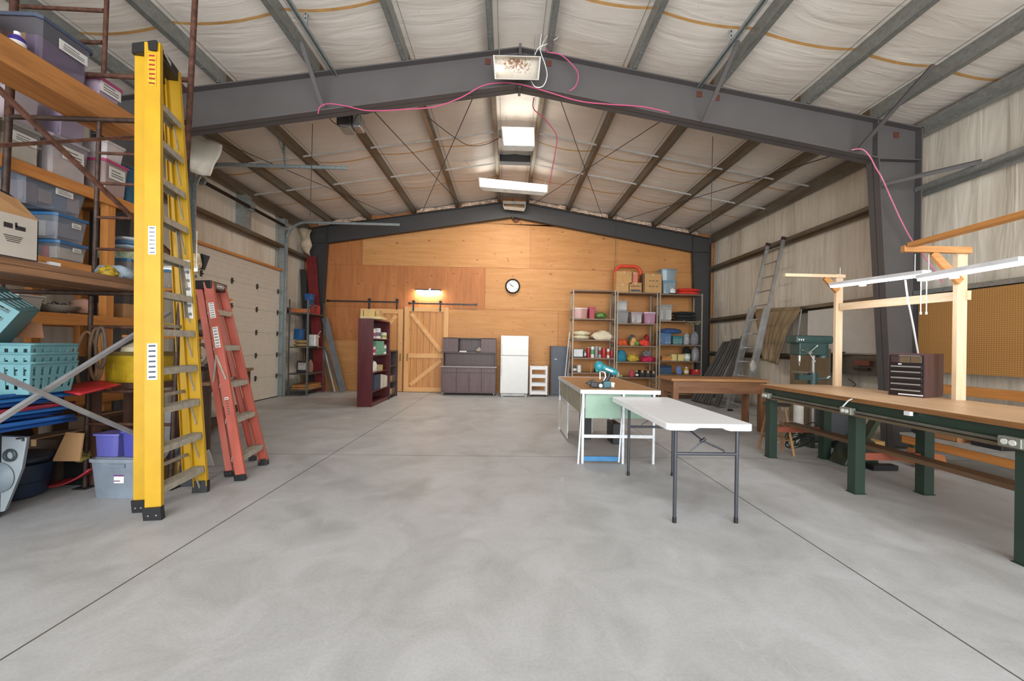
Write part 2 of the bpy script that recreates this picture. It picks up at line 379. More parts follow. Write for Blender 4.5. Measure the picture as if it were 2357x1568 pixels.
# portal frames
def ibeam(m, p, q, d0, d1, up, fw, y, t=.012, ft=.018):
    """web with two flanges in the plane Y=y; p,q centre of outer edge, up = unit vector from outer to inner edge"""
    p = V(p); q = V(q); up = V(up)
    a, b, c, d = p, q, q+up*d1, p+up*d0
    m.prism([v+V((0,-t/2,0)) for v in (a, b, c, d)], (0,t,0))
    for s, e in ((a, b), (d, c)):
        k = up*ft if s is a else -up*ft
        m.prism([s+V((0,-fw/2,0)), e+V((0,-fw/2,0)), e+k+V((0,-fw/2,0)), s+k+V((0,-fw/2,0))], (0,fw,0))
def frame(y, label, dap, dkn, cb, ct, mat, fw):
    T = thing('portal_frame', label, 'steel frame', (X0, y, 0))
    for s in (-1, 1):
        xo = X0+s*HW; xi = X0+s*(HW-ct)
        m = MB(); ibeam(m, (xi, y, rz(xi)), (X0, y, rz(X0)), dkn, dap, (0,0,-1), fw, y)
        for px in ([.0] if s > 0 else []): pass
        # stiffener at the knee and ridge
        m.bx(xi-.008, y-fw/2+.01, rz(xi)-dkn+.02, xi+.008, y+fw/2-.01, rz(xi)-.02); m.bx(X0+s*.002, y-fw/2+.005, rz(X0)-dap-.05, X0+s*.018, y+fw/2-.005, rz(X0)+.05)
        m.build('rafter', mat, T)
        m = MB(); m.prism([(xo, y-.006, 0), (xo, y-.006, EZ), (xi, y-.006, rz(xi)), (xi, y-.006, rz(xi)-dkn), (X0+s*(HW-cb), y-.006, 0)], (0,.012,0))
        for (xa, za, xb, zb) in ((xo, 0, xo, EZ), (X0+s*(HW-cb), 0, xi, rz(xi)-dkn)):
            k = .018*(-s if xa == xo else s)
            m.prism([(xa, y-fw/2, za), (xb, y-fw/2, zb), (xb+k, y-fw/2, zb), (xa+k, y-fw/2, za)], (0,fw,0))
        m.prism([(xo, y-fw/2, EZ-.018), (xo, y-fw/2, EZ), (xi, y-fw/2, rz(xi)), (xi, y-fw/2, rz(xi)-.018)], (0,fw,0))
        zk = rz(xi)-dkn; m.bx(min(xo,xi), y-fw/2+.01, zk-.006, max(xo,xi), y+fw/2-.01, zk+.006)
        m.bx(min(xo, X0+s*(HW-cb)), y-fw/2, 0, max(xo, X0+s*(HW-cb)), y+fw/2, .016)
        m.build('column', mat, T)
    return T
F1 = frame(D1, 'grey steel rigid frame crossing the middle of the room, nearer of the two', .54, .58, .37, .66, M_FRAME, .2)
F2 = frame(D2-.09, 'dark grey steel rigid frame standing against the plywood end wall', .47, .5, .36, .54, M_FRAMED, .15)
for (px, py) in ((1123,142), (1263,146), (1610,217), (1650,225), (2063,311)):
    c = Yp(px, py, D1-.009); m = MB(); m.box(c, (.08,.01,.085)); m.build('clip_plate', P('5a2f22', rough=.8), F1, label='rusty brown clip plate')
# purlins
def zsec(m, y0, y1, s, ins=0):
    h, f, l, t = .2, .07, .02, .004
    for (xa, za, xb, zb) in ((-t/2, 0, t/2, h), (0, 0, s*f, t), (s*f-t/2, 0, s*f+t/2, l), (-s*f, h-t, 0, h), (-s*f-t/2, h-l, -s*f+t/2, h)):
        m.bx(min(xa,xb), y0, min(za,zb), max(xa,xb), y1, max(za,zb))
def lab(i, bay):
    side = 'left' if i < 5 else 'right'; k = (4-i) if i < 5 else i-5
    return '%s roof purlin %s of the ridge in the %s bay' % (ORD[k], side, bay)
for bay, (y0, y1, mt, wd) in {'near': (YF, D1, M_GALV, 'near'), 'far': (D1, D2-.0, M_GALVD, 'far')}.items():
    proto = {}
    for i, p in enumerate(PUR):
        s = -1 if p < 0 else 1
        lb = ('galvanised ' if bay == 'near' else 'dusty, warm-light tinted brown ')+lab(i, bay)
        loc = (X0+p, 0, rz(X0+p)+.002)
        if s not in proto:
            m = MB(); zsec(m, y0, y1, s); 
            for yy in (y0+.12, y1-.12, y1-.4): m.rod((s*.03, yy, -.006), (s*.03, yy, .01), .011, 6)
            o = m.build('roof_purlin', mt, world=False, origin=(0,0,0)); o.location = loc; WM[o.name] = Matrix.Translation(V(loc)); proto[s] = tag(o, lb, 'purlin', 'roof purlins of the %s bay' % bay)
        else: dup(proto[s], loc, 0, lb)
for s, nm in ((-1, 'left'), (1, 'right')):
    for bay, y0, y1, mt in (('near', YF, D1, M_GALV), ('far', D1, D2, M_GALVD)):
        x = X0+s*(HW+.02); m = MB(); h = .2; z = EZ-.10
        m.bx(x-.003, y0, z, x+.003, y1, z+h); m.bx(min(x, x+s*.09), y0, z, max(x, x+s*.09), y1, z+.004); m.bx(min(x, x+s*.09), y0, z+h-.004, max(x, x+s*.09), y1, z+h)
        tag(m.build('eave_strut', mt), 'steel eave strut along the %s wall top in the %s bay' % (nm, bay), 'eave strut', 'eave struts')
# wall girts
def girt(x, y0, y1, z, s, label, mt=M_GALV):
    m = MB(); k = .062; m.bx(x-k, y0, z, x+k, y1, z+.005); m.bx(x-s*k-.003, y0, z, x-s*k+.003, y1, z+.065); m.bx(x+s*k-.003, y0, z-.065, x+s*k+.003, y1, z)
    return tag(m.build('steel_girt', mt), label, 'girt', 'horizontal wall girts')
xr = XRW-.165
for z, w_ in ((GZ[0]+.08, 'lowest'), (2.25, 'middle'), (3.78, 'highest')):
    girt(xr, YF, D1-.02, z, 1, 'galvanised %s girt of the right wall in the near bay' % w_); girt(xr, D1+.02, YB-.05, z, 1, 'galvanised %s girt of the right wall beyond the frame' % w_, M_GALVD)
xl = XLW+.165
girt(xl, D1+.02, YB-.05, 3.82, -1, 'galvanised girt of the left wall above the overhead door', M_GALVD)
girt(xl, DY1+.17, YB-.05, 2.25, -1, 'short galvanised girt of the left wall behind the corner shelf', M_GALVD)
# door framing on the left wall
for y, lb in ((DY0-.08, 'near'), (DY1+.08, 'far')):
    m = MB(); m.bx(XLW+.02, y-.07, 0, XLW+.22, y+.07, EZ-.12); m.bx(XLW+.22, y-.075, 0, XLW+.23, y+.075, EZ-.12)
    tag(m.build('door_jamb', M_GALVL), 'galvanised steel jamb at the %s side of the overhead door' % lb, 'door jamb')
m = MB(); m.bx(XLW+.03, 8.85, 3.9, XLW+.2, 9.1, EZ-.07); tag(m.build('door_bracket_post', M_GALVL), 'short galvanised post above the overhead door carrying the spring shaft', 'post')
m = MB(); m.bx(XLW+.02, DY0, DZ, XLW+.2, DY1, DZ+.05); tag(m.build('door_header', M_LUM), 'tan wooden header strip along the top of the overhead door', 'header')
# overhead door
dr = thing('door_1', 'x', 'x', (XLW+.12, (DY0+DY1)/2, 0)); del dr['category']; struct(dr, 'cream sectional overhead door in the left wall')
mdoor = P('cdc7ba', rough=.45, var=.03)
m = MB(); m.bx(XLW+.075, DY0-.02, 0, XLW+.089, DY1+.02, DZ); m.build('light_block_sheet', P('b5afa3'), dr)  # unseen sheet added to block daylight leaking between the door panels
nsec = 6; hs = DZ/nsec
for k in range(nsec):
    m = MB(); z0 = k*hs+.0015
    m.bx(XLW+.09, DY0, z0, XLW+.13, DY1, z0+hs-.003)
    for r in range(5): m.bx(XLW+.13, DY0, z0+.02+r*(hs-.02)/5, XLW+.134, DY1, z0+.02+(r+.82)*(hs-.02)/5)
    m.build('door_panel', mdoor, dr)
for yy in (7.75, 8.6, 9.45, 10.3):
    for k in range(1, nsec):
        m = MB(); z = k*hs; m.box((XLW+.142, yy, z), (.012,.05,.12)); m.rod((XLW+.155, yy-.03, z), (XLW+.155, yy+.03, z), .014, 8); m.box((XLW+.15, yy, z+.05), (.03,.03,.02)); m.build('hinge', P('4f4c47', rough=.5, metal=.6), dr)
m = MB(); m.bx(XLW+.085, DY0, .0, XLW+.135, DY1, .02); m.build('bottom_seal', M_BLK, dr)
# door tracks (vertical, curve, horizontal)
def track(y, x1, zt, label, xv=-5.72, ymax=None):
    pts = [V((xv, y, .02)), V((xv, y, 1.5)), V((xv, y, zt-.55))]
    for i in range(1, 9): a = PI/2*i/8; pts.append(V((xv+.5*(1-math.cos(a)), y, zt-.5+.5*math.sin(a))))
    pts.append(V((x1, y, zt-.0)))
    T = thing('door_track', label, 'door track', (xv, y, 0))
    m = MB(); w_, d_ = .055, .03
    for i in range(len(pts)-1):
        p, q = pts[i], pts[i+1]; dr_ = (q-p).normalized(); n = dr_.cross(V((0,1,0)))
        m.beam(p, q, .004, w_, up=n); m.beam(p+n*w_/2+V((0,-.012,0)), q+n*w_/2+V((0,-.012,0)), .028, .004, up=n); m.beam(p-n*w_/2+V((0,-.012,0)), q-n*w_/2+V((0,-.012,0)), .028, .004, up=n)
    m.build('rail', M_GALVL, T)
    for z in (.4, 1.2, 2.0, 2.8): m = MB(); m.box((xv-.05, y+.01, z), (.13,.05,.04)); m.rod((xv, y-.03, z), (xv, y+.02, z), .012, 6); m.build('bracket', M_GALVL, T)
    return T
track(10.44, -2.84, 4.51, 'galvanised curved door track at the far side of the overhead door'); TB = track(7.4, -2.98, 4.62, 'galvanised curved door track at the near side of the overhead door')
# torsion shaft
T = thing('torsion_spring_shaft', 'dark torsion springs on a shaft high above the overhead door', 'spring shaft', (-5.7, 9, 4.35))
m = MB(); m.rod((-5.68, 7.45, 4.35), (-5.68, 10.42, 4.35), .014); m.build('shaft', M_DARK, T)
for a, b in ((7.55, 8.85), (9.05, 10.2)):
    m = MB(); pts = []; n = int((b-a)/.012)
    m.rod((-5.68, a, 4.35), (-5.68, b, 4.35), .036, 12); m.build('spring', P('2a2422', rough=.5, metal=.5), T)
for yv in (7.5, 10.36): m = MB(); m.lathe([(.075,-.02),(.08,-.01),(.05,0),(.08,.01),(.075,.02)], (-5.68, yv, 4.35), 16, Euler((PI/2,0,0)).to_matrix()); m.build('cable_drum', M_ALU, T)
m = MB(); m.box((-5.74, 9.0, 4.4), (.12,.16,.2)); m.build('centre_bracket', M_GALVL, T)
# perforated hanger of near track
def perf(p, q, label, name='perforated_angle'):
    m = MB(); p, q = V(p), V(q); m.beam(p, q, .035, .003, up=(0,1,0)); m.beam(p+V((.017,.015,0)), q+V((.017,.015,0)), .003, .03, up=(0,1,0))
    n = int((q-p).length/.045)
    for i in range(n): c = p.lerp(q, (i+.5)/n); m.box(c+V((0,-.003,0)), (.014,.003,.02), mi=1)
    return tag(m.build(name, [M_GALVL, M_DARK]), label, 'hanger')
perf(Yp(651,325,7.4), Yp(656,392,7.4), 'perforated steel angle holding up the near door track'); m = MB(); m.beam(Yp(640,318,7.4), Yp(654,362,7.4), .02, .004); tag(m.build('hanger_brace', M_GALVL), 'thin slanted brace beside the near track hanger', 'brace')
# bridging angles between the purlins, far bay
for yy, dsc in ((7.85, 'nearer'), (9.2, 'farther')):
    for i in range(11):
        a, b = XS[i], XS[i+1]
        if i == 5: continue
        xa, xb = a+.02, b+.06*(1 if i > 5 else 0); m = MB(); za, zb = rz(a)+.05, rz(b)+.05
        m.beam((a, yy, rz(a)+.03), (b, yy, rz(b)+.03), .03, .004, up=(0,.3,1)); m.beam((a, yy+.015, rz(a)+.045), (b, yy+.015, rz(b)+.045), .004, .03)
        k = abs(i-5); sd = 'left' if i < 5 else 'right'
        tag(m.build('bridging_angle', P('c9cac6', rough=.4, metal=.2)), 'thin bright bridging angle, %s row, %s gap %s of the ridge' % (dsc, ORD[k-1], sd), 'bridging', 'bridging angles between the far purlins')
m = MB(); c = V((X0, 8.65, rz(X0)-.02)); m.bx(X0-.36, 9.1, rz(X0)-.02, X0+.36, 9.16, rz(X0)+.16); m.bx(X0-.36, 9.1, rz(X0)-.03, X0+.36, 9.28, rz(X0)-.02); tag(m.build('ridge_channel', M_FRAMED), 'dark grey channel crossing between the two ridge purlins', 'channel')
# roof brace rods
ROD = [((862,258),(1060,470),6.0,'left'), ((1090,222),(970,495),0,'left'), ((1288,225),(1388,505),0,'right'), ((1530,273),(1230,468),0,'right'), ((1950,348),(1430,508),0,'far right'), ((455,303),(905,497),0,'far left')]
for i, (a, b, _, sd) in enumerate(ROD):
    p = Rp(a[0], a[1], -.06); q = Rp(b[0], b[1], -.06); p.y = max(p.y, D1+.06); q.y = min(q.y, D2-.2)
    m = MB(); m.rod(p, q, .007, 6); tag(m.build('brace_rod', M_DARK), 'dark diagonal roof brace rod %s, %s of the ridge' % (['sloping down to the ridge foot','crossing it steeply','crossing it steeply on its far side','sloping down toward the ridge foot','under the outer purlins','above the door tracks'][i], sd), 'brace rod', 'roof brace rods')
for i, (px, ya, yb_, Y) in enumerate(((720,262,500,7.0), (1641,292,560,7.0), (1418,510,770,11.4))):
    p = Yp(px, ya, Y); q = Yp(px-6, yb_, Y); p.z = rz(p.x)+.12; m = MB(); m.rod(p, q, .005, 6)
    tag(m.build('hanging_wire', M_DARK), ['thin dark wire hanging left below the motor rail','thin dark wire hanging at the right of the roof','thin grey wire hanging before the shelf top'][i], 'wire')
# flange braces
for a, b, lb in (((743,247),(692,95),'left of the ridge'), ((1619,282),(1700,95),'right of the ridge'), ((1972,350),(2150,150),'at the right knee')):
    p = Yp(a[0], a[1], D1-.11); q = Rp(b[0], b[1], .05); m = MB(); m.beam(p, q, .055, .006, up=(0,1,0)); m.beam(p+V((0,.01,.02)), q+V((0,.01,.02)), .006, .045, up=(1,0,0))
    tag(m.build('flange_brace', M_FRAME), 'grey angle brace from the near rafter up to a purlin, %s' % lb, 'brace', 'flange braces of the near rafter')
p = Yp(2030,425,D1-.11); q = Xp(2260,372,XRW-.2); m = MB(); m.beam(p, q, .006, .055); m.beam(p+V((0,0,.025)), q+V((0,0,.025)), .05, .006); tag(m.build('girt_brace', M_FRAME), 'grey angle brace from the right column to the wall girt', 'brace')
# strut rails alongside purlins with their perforated hangers
for (px, py, hx, hy, lb) in ((775,176,703,50,'left'), (1609,200,1683,85,'right')):
    p = Rp(px, py, -.03); m = MB(); y1 = p.y
    for dx in (-.02, .02): m.bx(p.x+dx-.0025, YF+1, p.z-.02, p.x+dx+.0025, y1, p.z+.02)
    m.bx(p.x-.02, YF+1, p.z+.018, p.x+.02, y1, p.z+.022)
    tag(m.build('strut_channel', M_GALVL), 'long galvanised channel rail under the near roof, %s of the ridge' % lb, 'channel', 'channel rails under the near roof')
    d = ray(hx, hy); t = (p.x-d.x*0)/d.x if abs(d.x) > 1e-6 else 1; q = EYE+d*(p.x/d.x); 
    perf((p.x, q.y, p.z+.02), (p.x, q.y, rz(p.x)+.15), 'perforated hanger holding the %s channel rail to the roof' % lb)
# ragged insulation above the far rafter
def ragged(x0, x1, seed, label):
    m = MB()
    def f(u, v):
        x = x0+(x1-x0)*u; z = rz(x)+.012+.135*v*(.85+.35*noise.noise(V((x*4, seed, 0)))); z = min(z, ceil_z(x, 11.6)-.03)
        return V((x, 11.60+.03*v+.05*noise.noise(V((x*9, v*4, seed))), z))
    m.surf(f, int((x1-x0)/.04), 5); return tag(m.build('insulation_strip', P('cbb29d', rough=.8, var=.35, scale=9), thick=.01), label, 'insulation')
ragged(-1.5+X0, X0-.42, 1, 'ragged pale insulation over the end rafter just left of the ridge'); ragged(X0+.45, X0+1.55, 2, 'ragged rusty insulation over the end rafter just right of the ridge')
ragged(X0+1.65, X0+2.8, 3, 'crumpled insulation over the end rafter, second gap right of ridge'); ragged(X0+2.9, X0+4.1, 4, 'crumpled insulation over the end rafter, third gap right of ridge'); ragged(X0+4.2, X0+5.5, 5, 'torn brown insulation over the right knee of the end frame')
ragged(X0-2.8, X0-1.65, 6, 'crumpled insulation over the end rafter, second gap left of ridge'); ragged(X0-5.6, X0-4.2, 7, 'torn brown insulation over the left knee of the end frame')
# loose flap of insulation by near rafter left
m = MB(); A = [Yp(*q, 6.6) for q in ((437,310),(508,330),(478,402),(437,395))]
def fl_(u, v): 
    p = A[0].lerp(A[1], u).lerp(A[3].lerp(A[2], u), v); return p+V((0,.12*noise.noise(p*3), .02*noise.noise(p*7)))
m.surf(fl_, 10, 10); tag(m.build('insulation_flap', M_WALLI, thick=.015), 'loose white flap of insulation hanging beside the scaffold post', 'insulation')
# torn pieces on the left corner beyond the door
m = MB(); A = [Yp(*q, 11.3) for q in ((688,522),(716,528),(714,590),(696,575))]
def f2(u, v):
    p = A[0].lerp(A[1], u).lerp(A[3].lerp(A[2], u), v); return p+V((0,.15*noise.noise(p*4),0))
m.surf(f2, 10, 10); tag(m.build('insulation_flap', P('c3b299', rough=.7, var=.2), thick=.015), 'torn dirty insulation flap above the red panel in the corner', 'insulation')
# ================================================================ small things: shapes shared by shelves
def bb(px, pl, val, dep, zb=None):
    """box from a pixel rectangle (x0,y0,x1,y1) on the plane Y=val or X=val, reaching dep behind it; zb = height of what it stands on"""
    f = Yp if pl == 'Y' else Xp
    xm = (px[0]+px[2])/2; ym = (px[1]+px[3])/2
    a = f(px[0], ym, val); b = f(px[2], ym, val); t = f(xm, px[1], val); u = f(xm, px[3], val)
    z0 = u.z if zb is None else zb; z1 = max(t.z, z0+.02)
    if pl == 'Y': return [min(a.x,b.x), val, z0, max(a.x,b.x), val+dep, z1]
    lo, hi = sorted((a.y, b.y)); return [min(val, val+dep), lo, z0, max(val, val+dep), hi, z1]
def ctr(b): return V(((b[0]+b[3])/2, (b[1]+b[4])/2, b[2]))
def fru(m, b, k, z0, z1, mi=0, t=0):
    """open frustum shell with rounded look"""
    c = ctr(b); w_, d_ = (b[3]-b[0])/2, (b[4]-b[1])/2
    def ring(s, z, off): return [V((c.x+sx*(w_*s-off), c.y+sy*(d_*s-off), z)) for sx, sy in ((-1,-.86),(-.86,-1),(.86,-1),(1,-.86),(1,.86),(.86,1),(-.86,1),(-1,.86))]
    o0, o1, i1, i0 = ring(k, z0, 0), ring(1, z1, 0), ring(1, z1, t), ring(k, z0+t, t)
    vs = o0+o1+i1+i0; fs = [tuple(range(7,-1,-1)), tuple(range(24,32))]
    for a in (0, 8, 16): fs += [(a+i, a+(i+1)%8, a+8+(i+1)%8, a+8+i) for i in range(8)]
    m.add(vs, fs, mi)
def sfru(m, b, k, z0, z1, mi=0):
    c = ctr(b); w_, d_ = (b[3]-b[0])/2, (b[4]-b[1])/2
    m.prism([V((c.x+sx*w_, c.y+sy*d_, z0)) for sx, sy in ((-1,-.86),(-.86,-1),(.86,-1),(1,-.86),(1,.86),(.86,1),(-.86,1),(-1,.86))], (0,0,z1-z0), mi)
def tote(b, label, tub, lid, cat='storage bin', group=None, alpha=.4, content=None, k=.86, sticker=None, lidt=.03, name='storage_bin', face='Y'):
    T = thing(name, label, cat, ctr(b), 0, group)
    h = b[5]-b[2]; m = MB(); bi = [b[0]+.012, b[1]+.012, b[2], b[3]-.012, b[4]-.012, b[5]]
    fru(m, bi, k, b[2], b[5]-(lidt if lid else 0), t=.004); m.build('tub', clearp(tub, alpha) if alpha < 1 else P(tub, rough=.4), T)
    m = MB(); c = ctr(b); z = b[5]
    if lid:
        sfru(m, b, 1, z-lidt, z); m2 = [b[0]+.03, b[1]+.03, 0, b[3]-.03, b[4]-.03, 0]; sfru(m, m2, 1, z, z+.008); m.build('lid', P(lid, rough=.4), T)
    else:
        fru(m, b, 1, z-.015, z, t=.015); m.build('rim', clearp(tub, min(1, alpha+.3)) if alpha < 1 else P(tub, rough=.4), T)
    if content:
        cb = ctr(b); m = MB(); n = 4
        rr = random.Random(label)
        ww, dd = (b[3]-b[0])*.8, (b[4]-b[1])*.8
        if ww >= dd:
            for i in range(n): m.box((cb.x-ww/2+ww*(i+.5)/n, cb.y, b[2]+.015+h*.36), (ww/n*.9, dd, h*.66*rr.uniform(.6,1)), mi=i % len(content))
        else:
            for i in range(n): m.box((cb.x, cb.y-dd/2+dd*(i+.5)/n, b[2]+.015+h*.36), (ww, dd/n*.9, h*.66*rr.uniform(.6,1)), mi=i % len(content))
        m.build('contents', [P(q, rough=.8) for q in content], T, label='things packed inside, seen through the plastic')
    if sticker:
        m = MB()
        if face == 'Y':
            w_ = (b[3]-b[0]); m.box((c.x+w_*sticker[0], b[1]+.02, b[2]+h*.62), (w_*sticker[1], .004, h*sticker[2])); [m.box((c.x+w_*sticker[0], b[1]+.0175, b[2]+h*.62+h*sticker[2]*q), (w_*sticker[1]*.75, .002, h*sticker[2]*.07), mi=1) for q in (-.25,0,.25)]
        else:
            w_ = (b[4]-b[1]); m.box((b[3]-.01, c.y+w_*sticker[0], b[2]+h*.66), (.004, w_*sticker[1], h*sticker[2])); [m.box((b[3]-.0075, c.y+w_*sticker[0]-w_*sticker[1]*.08*(q>0), b[2]+h*.66+h*sticker[2]*q), (.002, w_*sticker[1]*(.75-.2*(q>0)), h*sticker[2]*.07), mi=1) for q in (-.25,-.05,.2)]
        m.build('label_sticker', [M_PAPER, M_INK], T)
    return T
def carton(b, label, col='ae8354', marks=None, cat='cardboard box', group=None, name='cardboard_box', flaps=0):
    T = thing(name, label, cat, ctr(b), 0, group); m = MB()
    if flaps:
        t = .005; x0,y0,z0,x1,y1,z1 = b
        m.bx(x0,y0,z0,x1,y1,z0+t); m.bx(x0,y0,z0,x0+t,y1,z1); m.bx(x1-t,y0,z0,x1,y1,z1); m.bx(x0,y0,z0,x1,y0+t,z1); m.bx(x0,y1-t,z0,x1,y1,z1); m.build('carton', P(col, rough=.8, var=.07), T)
    else:
        m.bx(*b); m.bx(b[0]-.001, b[1]-.001, b[5]-.0005, b[3]+.001, b[4]+.001, b[5]+.003); m.build('carton', P(col, rough=.8, var=.07), T)
        m = MB(); xm = (b[0]+b[3])/2; m.bx(xm-.025, b[1]-.0025, b[5]-.06, xm+.025, b[1]-.0012, b[5]+.003); m.bx(xm-.025, b[1]-.002, b[5]+.003, xm+.025, b[4], b[5]+.0042); m.build('packing_tape', P('c9a678', rough=.35), T)
    if marks:
        m = MB()
        for (u0, v0, u1, v1) in marks: m.bx(b[0]+(b[3]-b[0])*u0, b[1]-.003, b[2]+(b[5]-b[2])*v0, b[0]+(b[3]-b[0])*u1, b[1]-.0015, b[2]+(b[5]-b[2])*v1)
        m.build('printed_marks', M_INK, T)
    return T
def can(b, label, col, lidc='b5b5b5', cat='can', name='paint_can', group=None, band=None):
    c = ctr(b); r = (b[3]-b[0])/2; h = b[5]-b[2]; c.y = b[1]+r; T = thing(name, label, cat, c, 0, group)
    m = MB(); m.lathe([(r*.97,0),(r,.005),(r,h-.02),(r*.98,h-.012)], c, 16); m.build('can_body', P(col, rough=.35), T)
    m = MB(); m.lathe([(r*1.0,h-.014),(r*1.02,h-.004),(r*.9,h),(r*.85,h-.004)], c, 16); m.build('lid', P(lidc, rough=.35), T)
    if band: m = MB(); m.lathe([(r*1.005,h*.3),(r*1.012,h*.32),(r*1.012,h*.68),(r*1.005,h*.7)], c, 16); m.build('label_band', P(band, rough=.6), T)
    return T
def bottle(b, label, col, capc='e8e8e8', cat='bottle', name='bottle', group=None):
    c = ctr(b); r = (b[3]-b[0])/2; h = b[5]-b[2]; T = thing(name, label, cat, c, 0, group)
    m = MB(); m.lathe([(r*.9,0),(r,.01),(r,h*.62),(r*.8,h*.74),(r*.36,h*.82),(r*.36,h*.86)], c, 14); m.build('bottle_body', P(col, rough=.35), T)
    m = MB(); m.lathe([(r*.42,h*.84),(r*.42,h*.99),(r*.38,h)], c, 12); m.build('cap', P(capc, rough=.4), T)
    m = MB(); m.lathe([(r*1.01,h*.2),(r*1.012,h*.21),(r*1.012,h*.5),(r*1.01,h*.51)], c, 14); m.build('label_band', M_PAPER, T)
    return T
def cloth(b, label, col, cat='cloth', name='folded_cloth', seed=1, amp=.12, fr=2.2, pat=None, group=None):
    m = MB(); c = ctr(b); h = b[5]-b[2]
    m.blob((c.x, c.y, b[2]+h*.42), (b[3]-b[0], b[4]-b[1], h*1.1), amp, fr, seed, 20, 12)
    zmin = min(v.z for v in m.v); 
    for v in m.v: v.z += b[2]-zmin
    mat = pat or P(col, rough=.9, var=.15, scale=12, bmp=.004)
    return tag(m.build(name, mat), label, cat, group)
def layered(b, label, cols, cat='cloth stack', name='folded_cloth', n=3):
    T = thing(name, label, cat, ctr(b)); h = (b[5]-b[2])/n
    for i in range(n):
        m = MB(); c = ctr(b); rr = random.Random(label+str(i)); m.blob((c.x+rr.uniform(-.02,.02), c.y, b[2]+h*(i+.5)), ((b[3]-b[0])*rr.uniform(.9,1), b[4]-b[1], h*1.25), .07, 2.5, i+3, 20, 10, flat=False)
        zmin = min(v.z for v in m.v)
        if i == 0:
            for v in m.v: v.z = max(v.z, b[2])
        m.build('fold', P(cols[i % len(cols)], rough=.9, var=.12, scale=10), T)
    return T
# ================================================================ end wall: doors, clock, lamp
yw = YB-.004
def wallrect(x0, y0, x1, y1, Y): a = Yp(x0, (y0+y1)/2, Y); b = Yp(x1, (y0+y1)/2, Y); return a.x, Yp((x0+x1)/2, y1, Y).z, b.x, Yp((x0+x1)/2, y0, Y).z
M_DOOR = wood('d69a5c', 'bd7c42', 'Z', name='door_pine'); M_DOORX = wood('e6b57a', 'd79b5c', 'X', name='door_pine_x'); M_DOORZ = wood('e6b57a', 'd79b5c', 'Z', name='door_pine_stile')
def barn(n, x0, x1, ytop, label, hx, flip, face=.0):
    yf = yw-.075-face; xa, _, xb, zt = wallrect(x0, ytop, x1, 903, yf); zb = .012; T = thing('door_%d' % n, 'x', 'x', ((xa+xb)/2, yf, 0)); del T['category']; struct(T, label)
    m = MB(); np_ = 7
    for i in range(np_): m.bx(xa+(xb-xa)*i/np_+.004, yf+.03, zb, xa+(xb-xa)*(i+1)/np_-.004, yf+.055, zt)
    m.build('door_boards', M_DOOR, T)
    w_ = .13; zm = zb+(zt-zb)*.40
    m = MB(); m.bx(xa, yf, zb, xa+w_, yf+.03, zt); m.bx(xb-w_, yf, zb, xb, yf+.03, zt); m.build('stile', M_DOORZ, T)
    for za in (zb, zm, zt-w_):
        m = MB(); m.bx(xa+w_+.004, yf, za, xb-w_-.004, yf+.03, za+w_); m.build('rail_board', M_DOORX, T)
    for (zl, zh, s) in ((zb+w_, zm, -1), (zm+w_, zt-w_, 1)):
        k_ = w_*.5; p, q = (xa+w_+k_, zl+k_), (xb-w_-k_, zh-k_)
        if s*flip > 0: p, q = (xa+w_+k_, zh-k_), (xb-w_-k_, zl+k_)
        m = MB(); m.beam((p[0], yf+.012, p[1]), (q[0], yf+.012, q[1]), .03, w_*.85, up=(0,0,1)); m.build('diagonal_board', M_DOORX, T)
    hxx = Yp(hx, 870, yf).x; m = MB(); hz = 1.02; m.tube([(hxx, yf, hz+.1), (hxx, yf-.03, hz+.09), (hxx, yf-.03, hz-.1), (hxx, yf, hz-.11)], .008); m.build('handle', M_BLK, T)
    return T, yf
d3, yf3 = barn(2, 930, 1031, 707, 'pale pine sliding barn door with a Z of diagonal boards', 937, 1)
d2, yf2 = barn(3, 828, 926, 711, 'pale pine sliding barn door half hidden behind the tall bookcase', 921, -1)
def railset(xa, xb, ya, hangs, label):
    yr = yf3-.02; p = Yp(xa, ya, yr); q = Yp(xb, ya, yr); p.z = q.z = (p.z+q.z)/2
    T = thing('door_rail', label, 'sliding door rail', (p.x/2+q.x/2, yr, p.z))
    m = MB(); m.bx(p.x, yr-.006, p.z-.02, q.x, yr+.006, p.z+.02); m.build('bar', M_BLK, T)
    for i in range(4):
        x = p.x+(q.x-p.x)*(i+.5)/4; m = MB(); m.rod((x, yr, p.z), (x, yw, p.z), .014, 8); m.build('standoff', M_BLK, T)
    for x_ in (p.x+.03, q.x-.03): m = MB(); m.box((x_, yr-.01, p.z), (.05,.03,.07)); m.build('end_stop', M_BLK, T)
    for h in hangs:
        x = Yp(h, ya, yr).x; m = MB(); m.rod((x, yr-.014, p.z+.055), (x, yr+.014, p.z+.055), .045, 16); m.bx(x-.022, yr-.03, p.z-.22, x+.022, yr-.02, p.z+.07); m.build('roller_hanger', M_BLK, T)
railset(752, 917, 694, (850, 914), 'black barn door rail left, above the door behind the bookcase'); railset(940, 1098, 700, (952, 1014), 'black barn door rail over the pale pine Z door')
